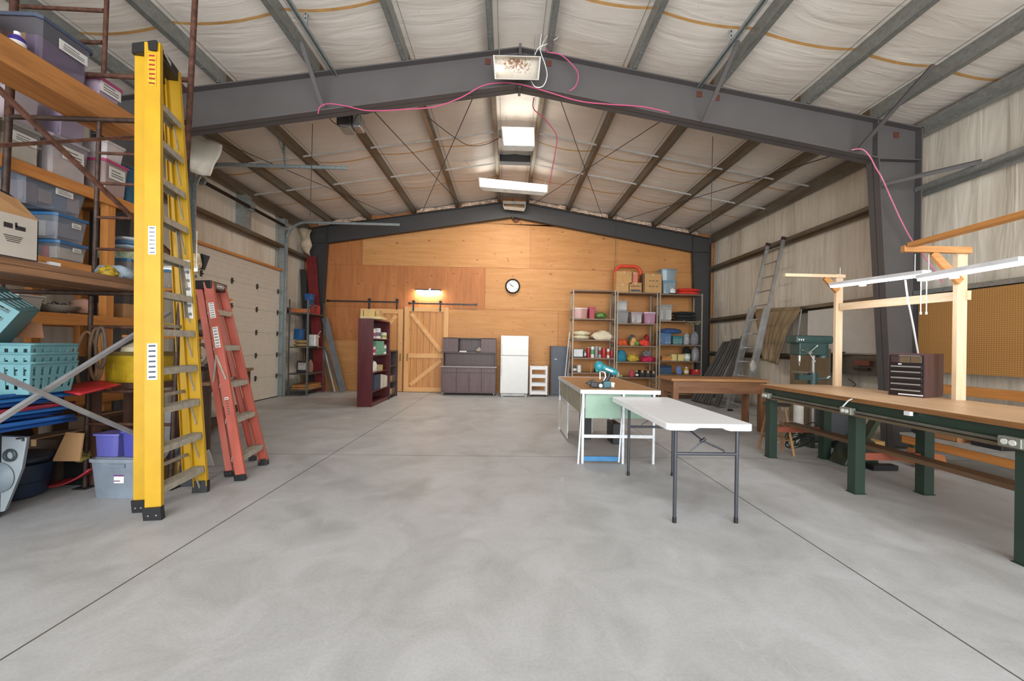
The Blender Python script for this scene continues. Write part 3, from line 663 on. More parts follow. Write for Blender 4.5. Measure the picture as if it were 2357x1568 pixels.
# lamp above the door
c = Yp(985, 669, yw-.1); T = thing('wall_strip_light', 'slim lit strip light washing the plywood above the barn door', 'light', c)
m = MB(); m.bx(c.x-.36, yw-.13, c.z, c.x+.36, yw-.02, c.z+.035); m.bx(c.x-.1, yw-.02, c.z-.02, c.x+.1, yw, c.z+.04); m.build('housing', M_DARK, T)
m = MB(); m.bx(c.x-.34, yw-.12, c.z-.02, c.x+.34, yw-.04, c.z-.001); m.build('diffuser', emis('fff4e2', 110), T)
m = MB(); m.rod((c.x+.06, yw-.14, c.z+.02), (c.x+.06, yw-.14, c.z+.06), .03, 10); m.build('sensor', M_WHT, T)
c = Yp(1188,503,yw-.03); m = MB(); m.prism([c+V((-.13,0,.02)), c+V((.15,0,.02)), c+V((.14,0,-.03)), c+V((.03,0,-.13)), c+V((-.06,0,-.12)), c+V((-.12,0,-.04))], (0,.02,0)); tag(m.build('ridge_bracket', P('6e3f24', rough=.7, var=.3)), 'small rusty brown bracket on the plywood just under the ridge', 'bracket')
# clock
c = Yp(1180, 659, yw-.04); R_ = .222; T = thing('wall_clock', 'round black-rimmed wall clock with a white dial on the plywood', 'clock', c)
RX = Euler((PI/2,0,0)).to_matrix()
m = MB(); m.lathe([(R_*.80,.0),(R_*.82,.035),(R_*.9,.045),(R_,.02),(R_,-.035),(R_*.8,-.035)], c, 48, RX); m.build('rim', P('2a2320', rough=.35), T)
m = MB(); m.lathe([(.001,.0),(R_*.83,.0),(R_*.83,-.01),(.001,-.01)], c+V((0,-.004,0)), 48, RX); m.build('dial', P('e9e8e3', rough=.5, var=.02), T)
m = MB()
for i in range(60):
    a = 2*PI*i/60; r0, r1 = R_*.74, R_*.78; m.beam(c+V((math.sin(a)*r0,-.008,math.cos(a)*r0)), c+V((math.sin(a)*r1,-.008,math.cos(a)*r1)), .004 if i % 5 else .008, .002, up=(0,1,0))
m.build('minute_marks', M_BLK, T)
for i in range(1, 13):
    fc = bpy.data.curves.new('numeral', 'FONT'); fc.body = str(i); fc.size = .052; fc.align_x = 'CENTER'; fc.align_y = 'CENTER'; fc.extrude = .0008; fo = bpy.data.objects.new('numeral', fc); COL.objects.link(fo)
    a = 2*PI*i/12; fo.parent = T; fo.rotation_euler = (PI/2,0,0); fo.location = (math.sin(a)*R_*.62, -.0075, math.cos(a)*R_*.62); fc.materials.append(M_BLK)
for nm, a, l, w_ in (('hour_hand', 2*PI*(9+52/60)/12, .09, .012), ('minute_hand', 2*PI*52/60, .145, .008), ('second_hand', 2*PI*7/60, .15, .003)):
    m = MB(); m.beam(c+V((-math.sin(a)*.03,-.012,-math.cos(a)*.03)), c+V((math.sin(a)*l,-.012,math.cos(a)*l)), w_, .002, up=(0,1,0)); m.build(nm, M_BLK, T)
# hutch
def hutch():
    yf = 11.12; T = thing('hutch_cabinet', 'dark brown laminate hutch with an open centre shelf against the plywood', 'cabinet', (Yp(1078,909,yf).x, yf, 0))
    xa, xb = Yp(1015,880,yf).x, Yp(1141,880,yf).x; z = lambda py: Yp(1078, py, yf).z
    zc_, zt, dp = z(846), None, .5
    yu = yf+.12; zu = lambda py: Yp(1078, py, yu).z; zt = zu(778)
    m = MB(); m.bx(xa, yf+.02, .07, xb, yf+dp, zc_); m.build('base_cabinet', M_BRN, T)
    m = MB(); m.bx(xa-.02, yf-.02, zc_, xb+.02, yf+dp, zc_+.03); m.build('counter', P('8b7f7b', rough=.3), T)
    w_ = xb-xa; cols = [(xa+.015, xa+w_*.28), (xa+w_*.285, xa+w_*.735), (xa+w_*.74, xb-.015)]
    for i, (a, b) in enumerate(cols):
        m = MB(); m.bx(a, yf, z(859)+.01, b, yf+.02, zc_-.02); d = m.build('drawer', M_BRN, T, bevel=.004)
        m = MB(); m.lathe([(.008,0),(.008,.015),(.018,.02),(.016,.03)], ((a+b)/2, yf, (z(859)+zc_)/2), 10, RX); m.build('knob', P('6a5a40', rough=.3, metal=.7), d)
        segs = [(a, b)] if i != 1 else [(a, (a+b)/2-.003), ((a+b)/2+.003, b)]
        for k, (p, q) in enumerate(segs):
            m = MB(); m.bx(p, yf, .1, q, yf+.02, z(859)); d = m.build('door', M_BRN, T, bevel=.004)
            hx = q-.035 if (i == 0 or (i == 1 and k == 0)) else p+.035; m = MB(); m.box((hx, yf-.01, (.1+z(859))*.62), (.012,.02,.07)); m.build('handle', P('3a3230', rough=.3, metal=.5), d)
    m = MB(); m.bx(xa+.01, yf+dp-.03, zc_+.03, xb-.01, yf+dp, zt); m.build('back_panel', M_BRN, T)
    zl = zu(811); m = MB()
    m.bx(xa+.01, yu, zl-.02, xb-.01, yf+dp-.03, zl); m.bx(xa+.01, yu, zt-.02, xb-.01, yf+dp-.03, zt)
    for x in (xa+.01, xa+w_*.28, xa+w_*.72, xb-.03): m.bx(x, yu+.02, zl, x+.02, yf+dp-.03, zt-.02)
    for x in (xa+.01, xb-.03): m.bx(x, yu+.1, zc_+.03, x+.02, yf+dp-.03, zl-.02)
    m.build('upper_cabinet', M_BRN, T)
    for a, b, hx in ((xa+.012, xa+w_*.285, xa+w_*.26), (xa+w_*.715, xb-.012, xa+w_*.75)):
        m = MB(); m.bx(a, yu-.0, zl+.005, b, yu+.02, zt-.003); d = m.build('door', M_BRN, T, bevel=.003); m = MB(); m.box((hx, yu-.01, (zl+zt)/2), (.012,.02,.05)); m.build('handle', P('3a3230', rough=.3, metal=.5), d)
    for x in (xa+.05, xb-.05):
        for y in (yf+.06, yf+dp-.06): m = MB(); m.rod((x-.015, y, .035), (x+.015, y, .035), .035, 12); m.box((x, y, .062), (.05,.05,.02)); m.build('caster', P('8b857d'), T)
    # contents of open shelf
    xs0 = xa+w_*.3
    for k, (dx, ln, cl, lb) in enumerate(((.02,.2,'d8d8d6','flat white paper stack'), (.25,.24,'2a2a2c','flat black tray'))):
        m = MB(); m.box((xs0+dx+ln/2, yu+.15, zl+.018), (ln,.2,.034)); tag(m.build('paper_stack' if k == 0 else 'tray', P(cl)), lb+' on the open shelf of the brown hutch', 'paper' if k == 0 else 'tray')
    m = MB(); m.blob((xs0+.57, yu+.12, zl+.06), (.17,.14,.13), .25, 4, 3); tag(m.build('ornament', P('a89c8c', var=.4, scale=30)), 'small pale bumpy ornament on the open hutch shelf', 'ornament')
    return T
hutch()
# fridge
yf = 10.95; b = bb((1152,773,1216,914), 'Y', yf, .68, 0); T = thing('refrigerator', 'off-white top-freezer refrigerator standing by the plywood wall', 'refrigerator', ctr(b))
mf = P('d8d8d4', rough=.3, var=.02); zs = Yp(1184,819,yf).z
m = MB(); m.bx(b[0]+.005, yf+.06, .09, b[3]-.005, b[4], b[5]-.005); m.build('cabinet_body', mf, T)
m = MB(); m.bx(b[0], yf, zs+.006, b[3], yf+.055, b[5]); dd = m.build('freezer_door', mf, T, bevel=.012)
m = MB(); m.bx(b[0]+.02, yf-.03, zs+.03, b[0]+.045, yf, zs+.32); m.build('handle', P('c2c2be', rough=.3), dd)
m = MB(); m.bx(b[0], yf, .1, b[3], yf+.055, zs-.006); dd = m.build('fridge_door', mf, T, bevel=.012)
m = MB(); m.bx(b[0]+.02, yf-.03, zs-.55, b[0]+.045, yf, zs-.05); m.build('handle', P('c2c2be', rough=.3), dd)
m = MB(); m.bx(b[0]+.02, yf+.03, .02, b[3]-.02, yf+.06, .09); m.bx(b[0]+.03, yf+.04, 0, b[0]+.08, yf+.5, .02); m.bx(b[3]-.08, yf+.04, 0, b[3]-.03, yf+.5, .02); m.build('kick_grille', P('b9b9b4'), T)
m = MB(); m.box((b[3]-.06, yf+.028, .06), (.09,.01,.035)); m.build('rating_label', P('8b8b88', var=.4, scale=60), T)
# cart
yf = 11.08; b = bb((1220,843,1260,912), 'Y', yf, .3, 0); T = thing('rolling_cart', 'white three-tier plastic cart between the refrigerator and the dark locker', 'cart', ctr(b))
mw = P('dadada', rough=.35, var=.03); m = MB()
for x in (b[0], b[3]-.05): m.bx(x, yf, .05, x+.05, yf+.03, b[5]); m.bx(x, b[4]-.03, .05, x+.05, b[4], b[5])
m.build('frame', mw, T)
for k in range(4):
    z = .06+(b[5]-.06-.1)*k/3; m = MB(); m.bx(b[0]+.01, yf-.004, z, b[3]-.01, yf+.01, z+.09); m.bx(b[0]+.01, yf+.01, z, b[3]-.01, b[4], z+.012); m.bx(b[0]+.01, b[4]-.01, z, b[3]-.01, b[4], z+.09); m.build('tray', mw, T)
for x in (b[0]+.04, b[3]-.04):
    for y in (yf+.04, b[4]-.04): m = MB(); m.rod((x-.012, y, .025), (x+.012, y, .025), .025, 10); m.box((x, y, .05), (.03,.03,.02)); m.build('caster', M_BLK, T)
# locker
yf = 11.25; b = bb((1268,797,1308,912), 'Y', yf, .42, 0); T = thing('metal_locker', 'narrow dark blue-grey steel locker beside the shelving', 'locker', ctr(b)); ml = P('3f444e', rough=.45, var=.1)
m = MB(); m.bx(b[0], yf+.02, 0, b[3], b[4], b[5]); m.build('locker_body', ml, T)
m = MB(); m.bx(b[0]+.02, yf, .05, b[3]-.01, yf+.02, b[5]-.02); m.build('door', ml, T, bevel=.004); zz = Yp(1280,827,yf).z; m = MB(); m.box((Yp(1279,827,yf).x, yf-.003, zz), (.07,.004,.02)); m.build('name_plate', M_PAPER, T)
for i in range(2):
    m = MB(); pb = Yp(1296+i*7,905-i*2,10.94); pb.z = 0; m.rod(pb, Yp(1311+i*2,765+i*30,10.98), .012+.004*i, 8); tag(m.build('pole', [P('d6d6d4'), P('8e8f8e')][i]), ['long white pole leaning on the shelving corner post','shorter grey pole beside the leaning white pole'][i], 'pole')
# ================================================================ shelving unit (three bays) with its contents
YS = 11.0; DS = .5
M_SH = P('7b6655', rough=.5, metal=.3, var=.12); M_POST = P('9b9283', rough=.5, metal=.4, var=.15, scale=30)
BAYS = [((1316,1417), 668, (733.6,782,824,858,885), 'left'), ((1418,1514), 673, (744.5,796,833,868.7), 'middle'), ((1516,1617), 677, (739,793.5,831,862), 'right')]
SHZ = []
for bi, ((xa, xb), yt, ss, nm) in enumerate(BAYS):
    x0 = Yp(xa,780,YS).x+.01; x1 = Yp(xb,780,YS).x-.01; zt = Yp((xa+xb)/2, yt, YS).z
    T = thing('shelving_unit', 'brown metal shelving, %s unit of the three against the plywood' % nm, 'shelving', ((x0+x1)/2, YS+DS/2, 0), 0, 'steel shelving units on the end wall')
    zs_ = [Yp((xa+xb)/2, s, YS).z for s in ss]
    for z in [zt]+zs_+[.15]:
        m = MB(); m.bx(x0+.02, YS, z-.03, x1-.02, YS+DS, z-.003); m.bx(x0+.02, YS-.004, z-.035, x1-.02, YS, z); m.bx(x0+.02, YS+DS, z-.035, x1-.02, YS+DS+.004, z); m.build('shelf', M_SH, T)
    for x in (x0, x1):
        for y in (YS-.008, YS+DS+.008):
            s = 1 if x == x0 else -1; q = 1 if y < YS else -1; m = MB(); m.bx(min(x,x+s*.035), min(y,y+q*.004), 0, max(x,x+s*.035), max(y,y+q*.004), zt+.02); m.bx(min(x,x+s*.004), min(y,y+q*.035), 0, max(x,x+s*.004), max(y,y+q*.035), zt+.02); m.build('post', M_POST, T)
    SHZ.append([zt]+zs_)
def on(px, bay, sh, dep=.34, dy=.05): return bb(px, 'Y', YS+dy, dep, SHZ[bay][sh]+.001)
tote(on((1319,709,1354,733),0,1), 'frosted pink storage tub on the top inner shelf, left unit', 'd9a8a0', 'd8c0b8', alpha=.6)
tote(on((1355,707,1371,733),0,1,.3), 'crimson plastic tub beside the green melon shape', 'a3203c', 'b02844', alpha=1, cat='tub')
wm = P('5a7a3c', rough=.4, var=.5, scale=14); b = on((1372,718,1400,733),0,1,.28); m = MB(); c = ctr(b); h = b[5]-b[2]; m.blob((c.x,c.y,b[2]+h/2),(b[3]-b[0],.25,h*1.0),.02,1,1,20,12,flat=False); tag(m.build('watermelon', wm), 'green mottled melon-shaped ball on the left shelving unit', 'melon')
b = on((1320,762,1362,782),0,2,.4,.03); layered(b, 'plump cream cushions stacked on the second shelf, left unit', ['d5c9a8','dacfae'], 'cushion', 'cushion', 2)
pt, tt, bb_ = nt('patterned_fabric'); vv = coords(tt, (30,30,30)); ch = nd(tt, 'ShaderNodeTexVoronoi'); tt.links.new(vv, ch.inputs['Vector']); tt.links.new(ramp(tt, ch.outputs['Distance'], [(.25, srgb('6a3d33')), (.4, srgb('d9cdb0'))]), bb_.inputs['Base Color']); bb_.inputs['Roughness'].default_value = .9
b = on((1364,762,1417,783),0,2,.4,.0); cloth(b, 'cream patterned cushion lying beside the plain cream cushions', 'd9cdb0', 'cushion', 'cushion', 5, .15, 2, pt)
def appliance(b, label, c1, name='toaster', cat='toaster'):
    T = thing(name, label, cat, ctr(b)); m = MB(); m.bx(b[0],b[1],b[2]+.01,b[3],b[4],b[5]); m.build('casing', P(c1, rough=.3, metal=.4), T, bevel=.02); m = MB(); w_ = b[3]-b[0]
    m.bx(b[0]+w_*.15,b[1]-.004,b[2]+.06,b[0]+w_*.85,b[1],b[5]-.06); m.build('front_panel', P('c9c9c9', rough=.4), T)
    m = MB(); m.bx(b[0]+.02,b[1]+.02,b[2],b[3]-.02,b[4]-.02,b[2]+.012); m.build('base', M_DARK, T); return T
appliance(on((1320,803,1343,822),0,3,.24), 'silver toaster at the left end of the third shelf', '8e8f92')
appliance(on((1344,808,1350,822),0,3,.1), 'small grey box beside the silver toaster', '5a5552', 'radio', 'small appliance')
for k, (x0_, x1_, yt, cl, lc, bd, lb) in enumerate(((1351,1360,800,'a32428','b5b5b5',None,'red can just right of the silver toaster'), (1360.5,1369,797,'dcded8','4a8a5a','5a9a6a','white canister with a green band on the third shelf'), (1370,1377.5,798,'8e938e','c8c8c8',None,'grey canister beside the green banded one'), (1378,1385,799,'a5a8a6','d0d0d0','8a3a3a','pale grey canister with a maroon band'), (1386,1396,801,'b02a2c','c04040',None,'wide red can among the canisters'), (1397.5,1404,803,'e0dfd6','c8c8c8','c04a3a','slim white canister with a red band'), (1405.5,1413,805,'98262b','703030',None,'dark red can at the right end of the row'))):
    can(on((x0_,yt,x1_,824),0,3,.1), lb, cl, lc, 'canister', 'canister', 'canisters on the left shelving unit', bd)
bottle(on((1318,840,1328,857),0,4,.1), 'dark lidded jar at the left of the fourth shelf', '5a5450', '6a6a6a', 'jar', 'jar'); can(on((1329,840,1339,857),0,4,.1), 'white can beside the dark jar on the fourth shelf', 'dcdcd8', 'b0b0b0', 'can', 'can')
m = MB(); m.rod(on((1360,838,1364,857),0,4)[:3], V(on((1360,838,1364,857),0,4)[:3])+V((.03,.02,.3)), .012, 8); tag(m.build('stick', M_LUMZ), 'short wooden stick upright on the fourth shelf', 'stick')
b = on((1368,846,1380,857),0,4,.2); m = MB(); m.blob((ctr(b).x, ctr(b).y, b[2]+.06), (.15,.15,.14), .1, 2, 5); tag(m.build('black_bag', M_BLK), 'small black bag on the fourth shelf, left unit', 'bag')
# middle bay
bo = on((1420,716,1449,743),1,1,.32); tote(bo, 'grey clear bin at the left of the middle unit', '9a9a98', '6e6e6e', alpha=.55, content=['b0aaa2','6a6a70']); b2 = on((1420,692,1446,715),1,1,.3); hh = b2[5]-b2[2]; b2[2] = bo[5]+.009; b2[5] = b2[2]+.28; tote(b2, 'clear bin full of white stuffing stacked on a grey bin', 'c8c8c4', '8a8580', alpha=.4, content=['e4e4e2','d0d0ce'])
tote(on((1453,719,1480,743),1,1,.3), 'clear bin with papers in the middle of its shelf', 'c9c4c4', '9a8a92', alpha=.4, content=['e2dccf','6a4a44','d0c8c0'])
tote(on((1483,719,1511,743),1,1,.3), 'pinkish clear bin packed with small patterned things', 'c89ab0', 'c8b0bc', alpha=.5, content=['b06a88','e0d8dc','9a5a78'])
cloth(on((1421,782,1451,796),1,2), 'orange knitted cloth heap at the left of the middle unit', 'c8562a', 'cloth heap', 'cloth_heap', 2, .2); cloth(on((1453,779,1472,796),1,2,.3), 'yellow and cream cloth heap in the middle unit', 'c9a060', 'cloth heap', 'cloth_heap', 7, .2)
b = on((1461,783,1471,793),1,2); b[1] -= .03; m = MB(); m.lathe([(.001,0),(.05,.015),(.07,.06),(.05,.11),(.001,.125)], (ctr(b).x, b[1], b[2]), 14); tag(m.build('ball', P('5a8a3a')), 'small green ball of yarn before the yellow cloth heap', 'ball')
cloth(on((1475,782,1499,796),1,2), 'bright red-orange cloth heap on the second shelf', 'd6422c', 'cloth heap', 'cloth_heap', 4, .2)
b = on((1484,772,1497,783),1,2,.2,.3); b[2] = SHZ[1][2]; b[5] = Yp(1490,771,11.3).z; cloth(b, 'dark red cloth heap behind the red-orange one', '9a2230', 'cloth heap', 'cloth_heap', 9, .15); b = on((1448,773,1466,783),1,2,.2,.3); b[2] = SHZ[1][2]; b[5] = Yp(1455,772,11.3).z; cloth(b, 'grey cloth heap behind the yellow one', '5a5a5a', 'cloth heap', 'cloth_heap', 11, .15)
cloth(on((1422,806,1445,833),1,3,.3), 'round teal hat-like bundle on the third shelf', '2e7f96', 'bundle', 'bundle', 3, .08, 1.2); cloth(on((1447,816,1473,833),1,3), 'yellow printed cloth heap on the third shelf, middle unit', 'c4a23a', 'cloth heap', 'cloth_heap', 6, .2, 3)
cloth(on((1478,821,1511,833),1,3,.3), 'magenta cloth heap at the right of the third shelf', 'b3214a', 'cloth heap', 'cloth_heap', 8, .15); b = on((1480,808,1500,822),1,3,.2,.28); b[2] = SHZ[1][3]; b[5] = Yp(1490,809,11.28).z; cloth(b, 'grey fleece bundle behind the magenta cloth', '7f7a80', 'bundle', 'bundle', 12, .15)
bottle(on((1421,856,1427,868),1,4,.08), 'small white tub near the nailer, bottom shelf', 'dcdcd4', cat='tub', name='small_tub'); cloth(on((1427,863,1434,868),1,4,.1), 'small green pouch on the bottom shelf', '9ab86a', 'pouch', 'pouch', 2)
cloth(on((1450,852,1462,868),1,4,.15), 'round pink jar on the bottom shelf, middle unit', 'b84a5a', 'jar', 'round_jar', 1, .03); bottle(on((1464,854,1471,868),1,4,.08), 'black and white bottle beside the pink jar', '2a2a2a'); 
for k in range(3): b = on((1473+k*13,853+k*1,1484+k*13,868),1,4,.2); carton(b, ['black tool case beside the bottle, bottom shelf','black tool case in the centre of three','black tool case nearest the right unit'][k], ['2c2a2b','38302e','302c30'][k], [(.2,.5,.8,.62)], 'case', 'tool cases on the middle shelving unit', 'tool_case')
# right bay
tote(on((1518,702,1550,739),2,1,.36,.02), 'tall clear file bin of white folders, right unit', 'b8b8b4', '8a8a88', alpha=.38, content=['e6e4de','8a8478','dcd8cc'])
layered(on((1551,717,1611,740),2,1,.4,0), 'thick black folded blankets on the right unit', ['1f2422','262b29','1c1f1f'], 'blanket', 'folded_blanket', 3)
m = MB(); rr = random.Random(4); pz = SHZ[2][1]
for i in range(46):
    t = i/46; p = Yp(1575+38*t, 741+7*math.sin(t*PI)+rr.uniform(-3,3), YS-.05); m.rod(p, p+V((rr.uniform(-.04,.04), rr.uniform(-.02,.02), rr.uniform(-.04,.04))), .006, 4)
m.tube([Yp(1572+8*i, 738+5*math.sin(i*.6), YS-.03) for i in range(6)], .006); tag(m.build('garland', P('8a8a70', var=.5, scale=80)), 'thin green and white garland hanging off the blanket shelf', 'garland')
tote(on((1517,768,1548,793),2,2,.33), 'blue-tinted clear bin below the blankets', '6a8ab0', '4a6a90', alpha=.5, content=['c8d0d8','4a6a9a','e0e0e0']); tote(on((1549,774,1574,793),2,2,.3), 'teal clear bin between the blue bin and grey bags', '5a9aa0', '2a6a74', alpha=.45, content=['c8b48a','d8d0c0'])
cloth(on((1576,768,1591,793),2,2,.25), 'small crinkled grey plastic bag', '9a9a98', 'bag', 'plastic_bag', 3, .1); cloth(on((1592,766,1612,793),2,2,.25), 'large crinkled grey plastic bag near the shelf end', '77767a', 'bag', 'plastic_bag', 6, .1)
b = on((1518,756,1575,768),2,2,.3); b[2] = bb((1517,768,1548,793),'Y',YS+.05,.3)[5]+.01; b[5] = b[2]+.13; cloth(b, 'blue jacket lying across the blue and teal bins', '34507c', 'jacket', 'jacket', 9, .12, 3)
m = MB(); b = on((1523,815,1548,822),2,3,.3); m.box(ctr(b)+V((0,0,.1)), (.3,.3,.03), (0,.12,0)); m.box(ctr(b)+V((0,0,.04)), (.26,.25,.08)); tag(m.build('wood_offcut', M_LUMX), 'brown wood offcuts on the third shelf, right unit', 'wood')
carton(on((1546,816,1574,831),2,3,.25), 'pale yellow box in the right shelving unit', 'd0bb7a', [(.42,.0,.5,1)], 'box', None, 'yellow_box'); can(on((1576,814,1592,831),2,3,.2), 'pale green square-looking tin', 'a8b4a4', '8a948a', 'tin', 'tin', None, 'dcdcd8')
cloth(on((1595,799,1613,829),2,3,.2), 'black and white patterned bag at the shelf end', '8a8a8a', 'bag', 'patterned_bag', 3, .06, 1, P('7d7b7d', var=1.2, scale=40)); b = on((1573,800,1594,812),2,3,.15,.3); b[2] = SHZ[2][3]; cloth(b, 'black bag behind the pale green tin', '1c1c1e', 'bag', 'black_bag', 8, .1)
b = on((1517,840,1547,862),2,4,.3); T = thing('tool_box', 'dark blue tool box on the bottom visible shelf', 'tool box', ctr(b)); m = MB(); m.bx(b[0],b[1],b[2],b[3],b[4],b[5]-.07); m.build('box_body', P('2c4a66'), T, bevel=.01); m = MB(); m.bx(b[0]+.01,b[1]+.01,b[5]-.07,b[3]-.01,b[4]-.01,b[5]-.02); m.build('lid', P('22364c'), T, bevel=.01); m = MB(); c = ctr(b); m.tube([(c.x-.08,c.y,b[5]-.02),(c.x-.06,c.y,b[5]+.02),(c.x+.06,c.y,b[5]+.02),(c.x+.08,c.y,b[5]-.02)], .01); m.build('handle', M_BLK, T)
cloth(on((1558,843,1571,862),2,4,.12), 'light blue cloth bag between tool box and yellow jar', '6a86b4', 'bag', 'cloth_bag', 4, .1); bottle(on((1576,845,1587,862),2,4,.1), 'yellow-labelled jar by the red box', 'c8a84a', cat='jar', name='jar'); carton(on((1594,851,1612,862),2,4,.2), 'bright red box at the end of the bottom visible shelf', 'b5282a', None, 'box', None, 'red_box')
# on top of the shelving
def top(px, bay, dep=.34, dy=.05): return on(px, bay, 0, dep, dy)
# orange hoop behind the boxes
m = MB(); ya = YS+.44; z0 = SHZ[1][0]; 
xl_, xr_ = Yp(1415,640,ya).x, Yp(1475,640,ya).x; zt_ = Yp(1440,613,ya).z; pts = [V((xl_, ya, z0))]
for i in range(9): a = PI-PI/2*i/8; pts.append(V((xl_+.22+.22*math.cos(a), ya, zt_-.22+.22*math.sin(a))))
for i in range(9): a = PI/2-PI/2*i/8; pts.append(V((xr_-.22+.22*math.cos(a), ya, zt_-.22+.22*math.sin(a))))
pts.append(V((xr_, ya, z0))); m.tube(pts, .045, 10); tag(m.build('orange_hoop', P('d8452a', rough=.5)), 'bright orange arched hoop behind the boxes on the shelving', 'hoop')
b1 = top((1418,653,1447,667),1,.3); carton(b1, 'lower wide cardboard box under the larger one, shelving top', 'b98f5c'); b2 = top((1449,651,1477,668),1,.3); carton(b2, 'small printed cardboard box in front on the shelving top', 'b08654', [(.1,.1,.9,.3),(.1,.62,.9,.68)])
b3 = bb((1419,624,1458,652),'Y',YS+.05,.3); hgt = b3[5]-b3[2]; b3[2] = b1[5]+.004; b3[5] = b3[2]+hgt; b3[3] = b2[0]+.06; carton(b3, 'largest plain cardboard box stacked on the shelving top', 'ba8d58')
b4 = bb((1460,626,1475,650),'Y',YS+.1,.2); h4 = b4[5]-b4[2]; b4[2] = b2[5]+.004; b4[5] = b4[2]+h4; b4[0] = b3[3]+.01; b4[3] = b4[0]+.17; carton(b4, 'pink and orange upright box on the small printed box', 'd07a62', [(0,.0,.2,1)], 'box', None, 'pink_box')
carton(top((1484,631,1523,670),1,.3), 'tall cardboard box with two rows of hand holes', 'b58c58', [(.25,.62,.38,.66),(.44,.62,.57,.66),(.66,.62,.8,.66),(.25,.32,.38,.36),(.44,.32,.57,.36),(.66,.32,.8,.36)]); m = MB(); b = top((1480,629,1483,670),1,.3); m.bx(*b); tag(m.build('flat_board', P('6a4a34')), 'dark brown board standing beside the tall box with hand holes', 'board')
bq = top((1526,646,1558,672),2,.34); tote(bq, 'lower clear bin of the blue-lidded pair on the shelving', '9ab0b8', '5a8a9a', alpha=.45, content=['d8d8d8','8a9aa0']); b5 = bb((1523,619,1559,645),'Y',YS+.05,.36); h5 = b5[5]-b5[2]; b5[2] = bq[5]+.01; b5[5] = b5[2]+h5; tote(b5, 'upper clear bin of the blue-lidded pair on the shelving', '9ab0b8', '6a8490', alpha=.5)
b = top((1543,661,1556,673),2,.12,-.0); b[1] -= .0; T = thing('sneaker', 'white and black sneaker at the front edge of the shelving top', 'shoe', ctr(b)); b[1] = YS-.0; b[4] = YS+.045; m = MB(); m.blob(((b[0]+b[3])/2, YS+.02, b[2]+.07), (.16,.08,.14), .1, 2, 2); m.build('upper', P('d5d5d3'), T); m = MB(); m.box(((b[0]+b[3])/2, YS+.02, b[2]+.012), (.17,.085,.022)); m.build('sole', M_BLK, T)
layered(top((1559,663,1616,675),2,.3), 'bright red flat cushions on the right top of the shelving', ['d23b28','c83222'], 'cushion', 'cushion', 2)
# ================================================================ bookcase (end toward the camera, shelves face right)
XB = -2.945; a = Xp(860,937,XB); ynear = 8.86
zt = Yp(841,733,ynear).z; ya = ynear; yb_ = Xp(898,742,XB).y
yb_ = min(max(yb_, 9.6), 10.3)
T = thing('bookcase', 'tall mahogany bookcase standing end-on with its shelves facing right', 'bookcase', (XB-.16, (ya+yb_)/2, 0))
xb0, xb1 = XB-.33, XB
for y in (ya, yb_-.02): m = MB(); m.bx(xb0, y, 0, xb1, y+.02, zt); m.build('side_panel', M_MAR, T)
m = MB(); m.bx(xb0, ya+.02, .02, xb0+.01, yb_-.02, zt-.02); m.build('back_panel', M_MAR, T); m = MB(); m.bx(xb0, ya+.02, zt-.025, xb1, yb_-.02, zt); m.build('top_panel', M_MAR, T)
SB = [Xp(860, y, XB).z for y in (779.5, 818, 857.5, 900.5)]; SB[3] = max(SB[3], .3)
for z in SB+[.09]: m = MB(); m.bx(xb0+.01, ya+.02, z-.02, xb1-.004, yb_-.02, z); m.build('shelf', M_MAR, T)
m = MB(); m.bx(xb1-.03, ya+.02, 0, xb1-.012, yb_-.02, .07); m.build('kick_board', M_MAR, T)
def onb(px, sh, dep=.22, dx=.03): b = bb(px, 'X', XB-dx, -dep, SB[sh]+.001); b[1] = max(b[1], ya+.03); b[4] = max(b[4], b[1]+.05); b[4] = min(b[4], yb_-.03); b[1] = min(b[1], b[4]-.04); return b
its = [((862,758,867,779),0,'white tub with pink label at the near end','e2d8d8','b0506a'), ((868,756,884,779),0,'white printed tub in the middle of the upper shelf','d8d8d8','6a6a7a'), ((886,766,896,779),0,'cream tub at the far end of the upper shelf','dcd8c0','a0a050'),
 ((861,796,867,817),1,'white and pink tub by the green carton','e0d4d8','c03a6a'), ((885,793,895,815),1,'white and teal tub at the far end, second shelf','dde2dc','6a9a8a')]
for px, s, lb, c1, c2 in its:
    b = onb(px, s, .14); c = ctr(b); r = min((b[4]-b[1])/2, .09); T2 = thing('tub', lb+' of the mahogany bookcase' if 'shelf' in lb or 'near end' in lb else lb+' on the bookcase', 'tub', c); h = b[5]-b[2]
    m = MB(); m.lathe([(r*.9,0),(r,.01),(r,h*.85),(r*.85,h*.88)], (b[3]-r,c.y,b[2]), 14); m.build('tub_body', P(c1), T2); m = MB(); m.lathe([(r*.9,h*.88),(r*.95,h*.9),(r*.95,h),(r*.9,h)], (b[3]-r,c.y,b[2]), 14); m.build('lid', P('8a8a8a' if s else 'e8e8e8'), T2); m = MB(); m.lathe([(r*1.01,h*.25),(r*1.012,h*.26),(r*1.012,h*.6),(r*1.01,h*.61)], (b[3]-r,c.y,b[2]), 14); m.build('label_band', P(c2, var=.3, scale=40), T2)
b = onb((867,785,884,817),1,.18); m = MB(); m.bx(*b); tag(m.build('printed_carton', P('6fae94', var=.6, scale=50)), 'green and yellow printed carton on the second bookcase shelf', 'carton')
b = onb((861,833,871,855),2,.14); cloth(b, 'white lumpy bag on the third bookcase shelf', 'd8d8d0', 'bag', 'small_bag', 3); b = onb((872,840,881,855),2,.14); m = MB(); m.bx(*b); tag(m.build('printed_carton', P('b8a878', var=.5, scale=50)), 'tan printed carton on the third bookcase shelf', 'carton')
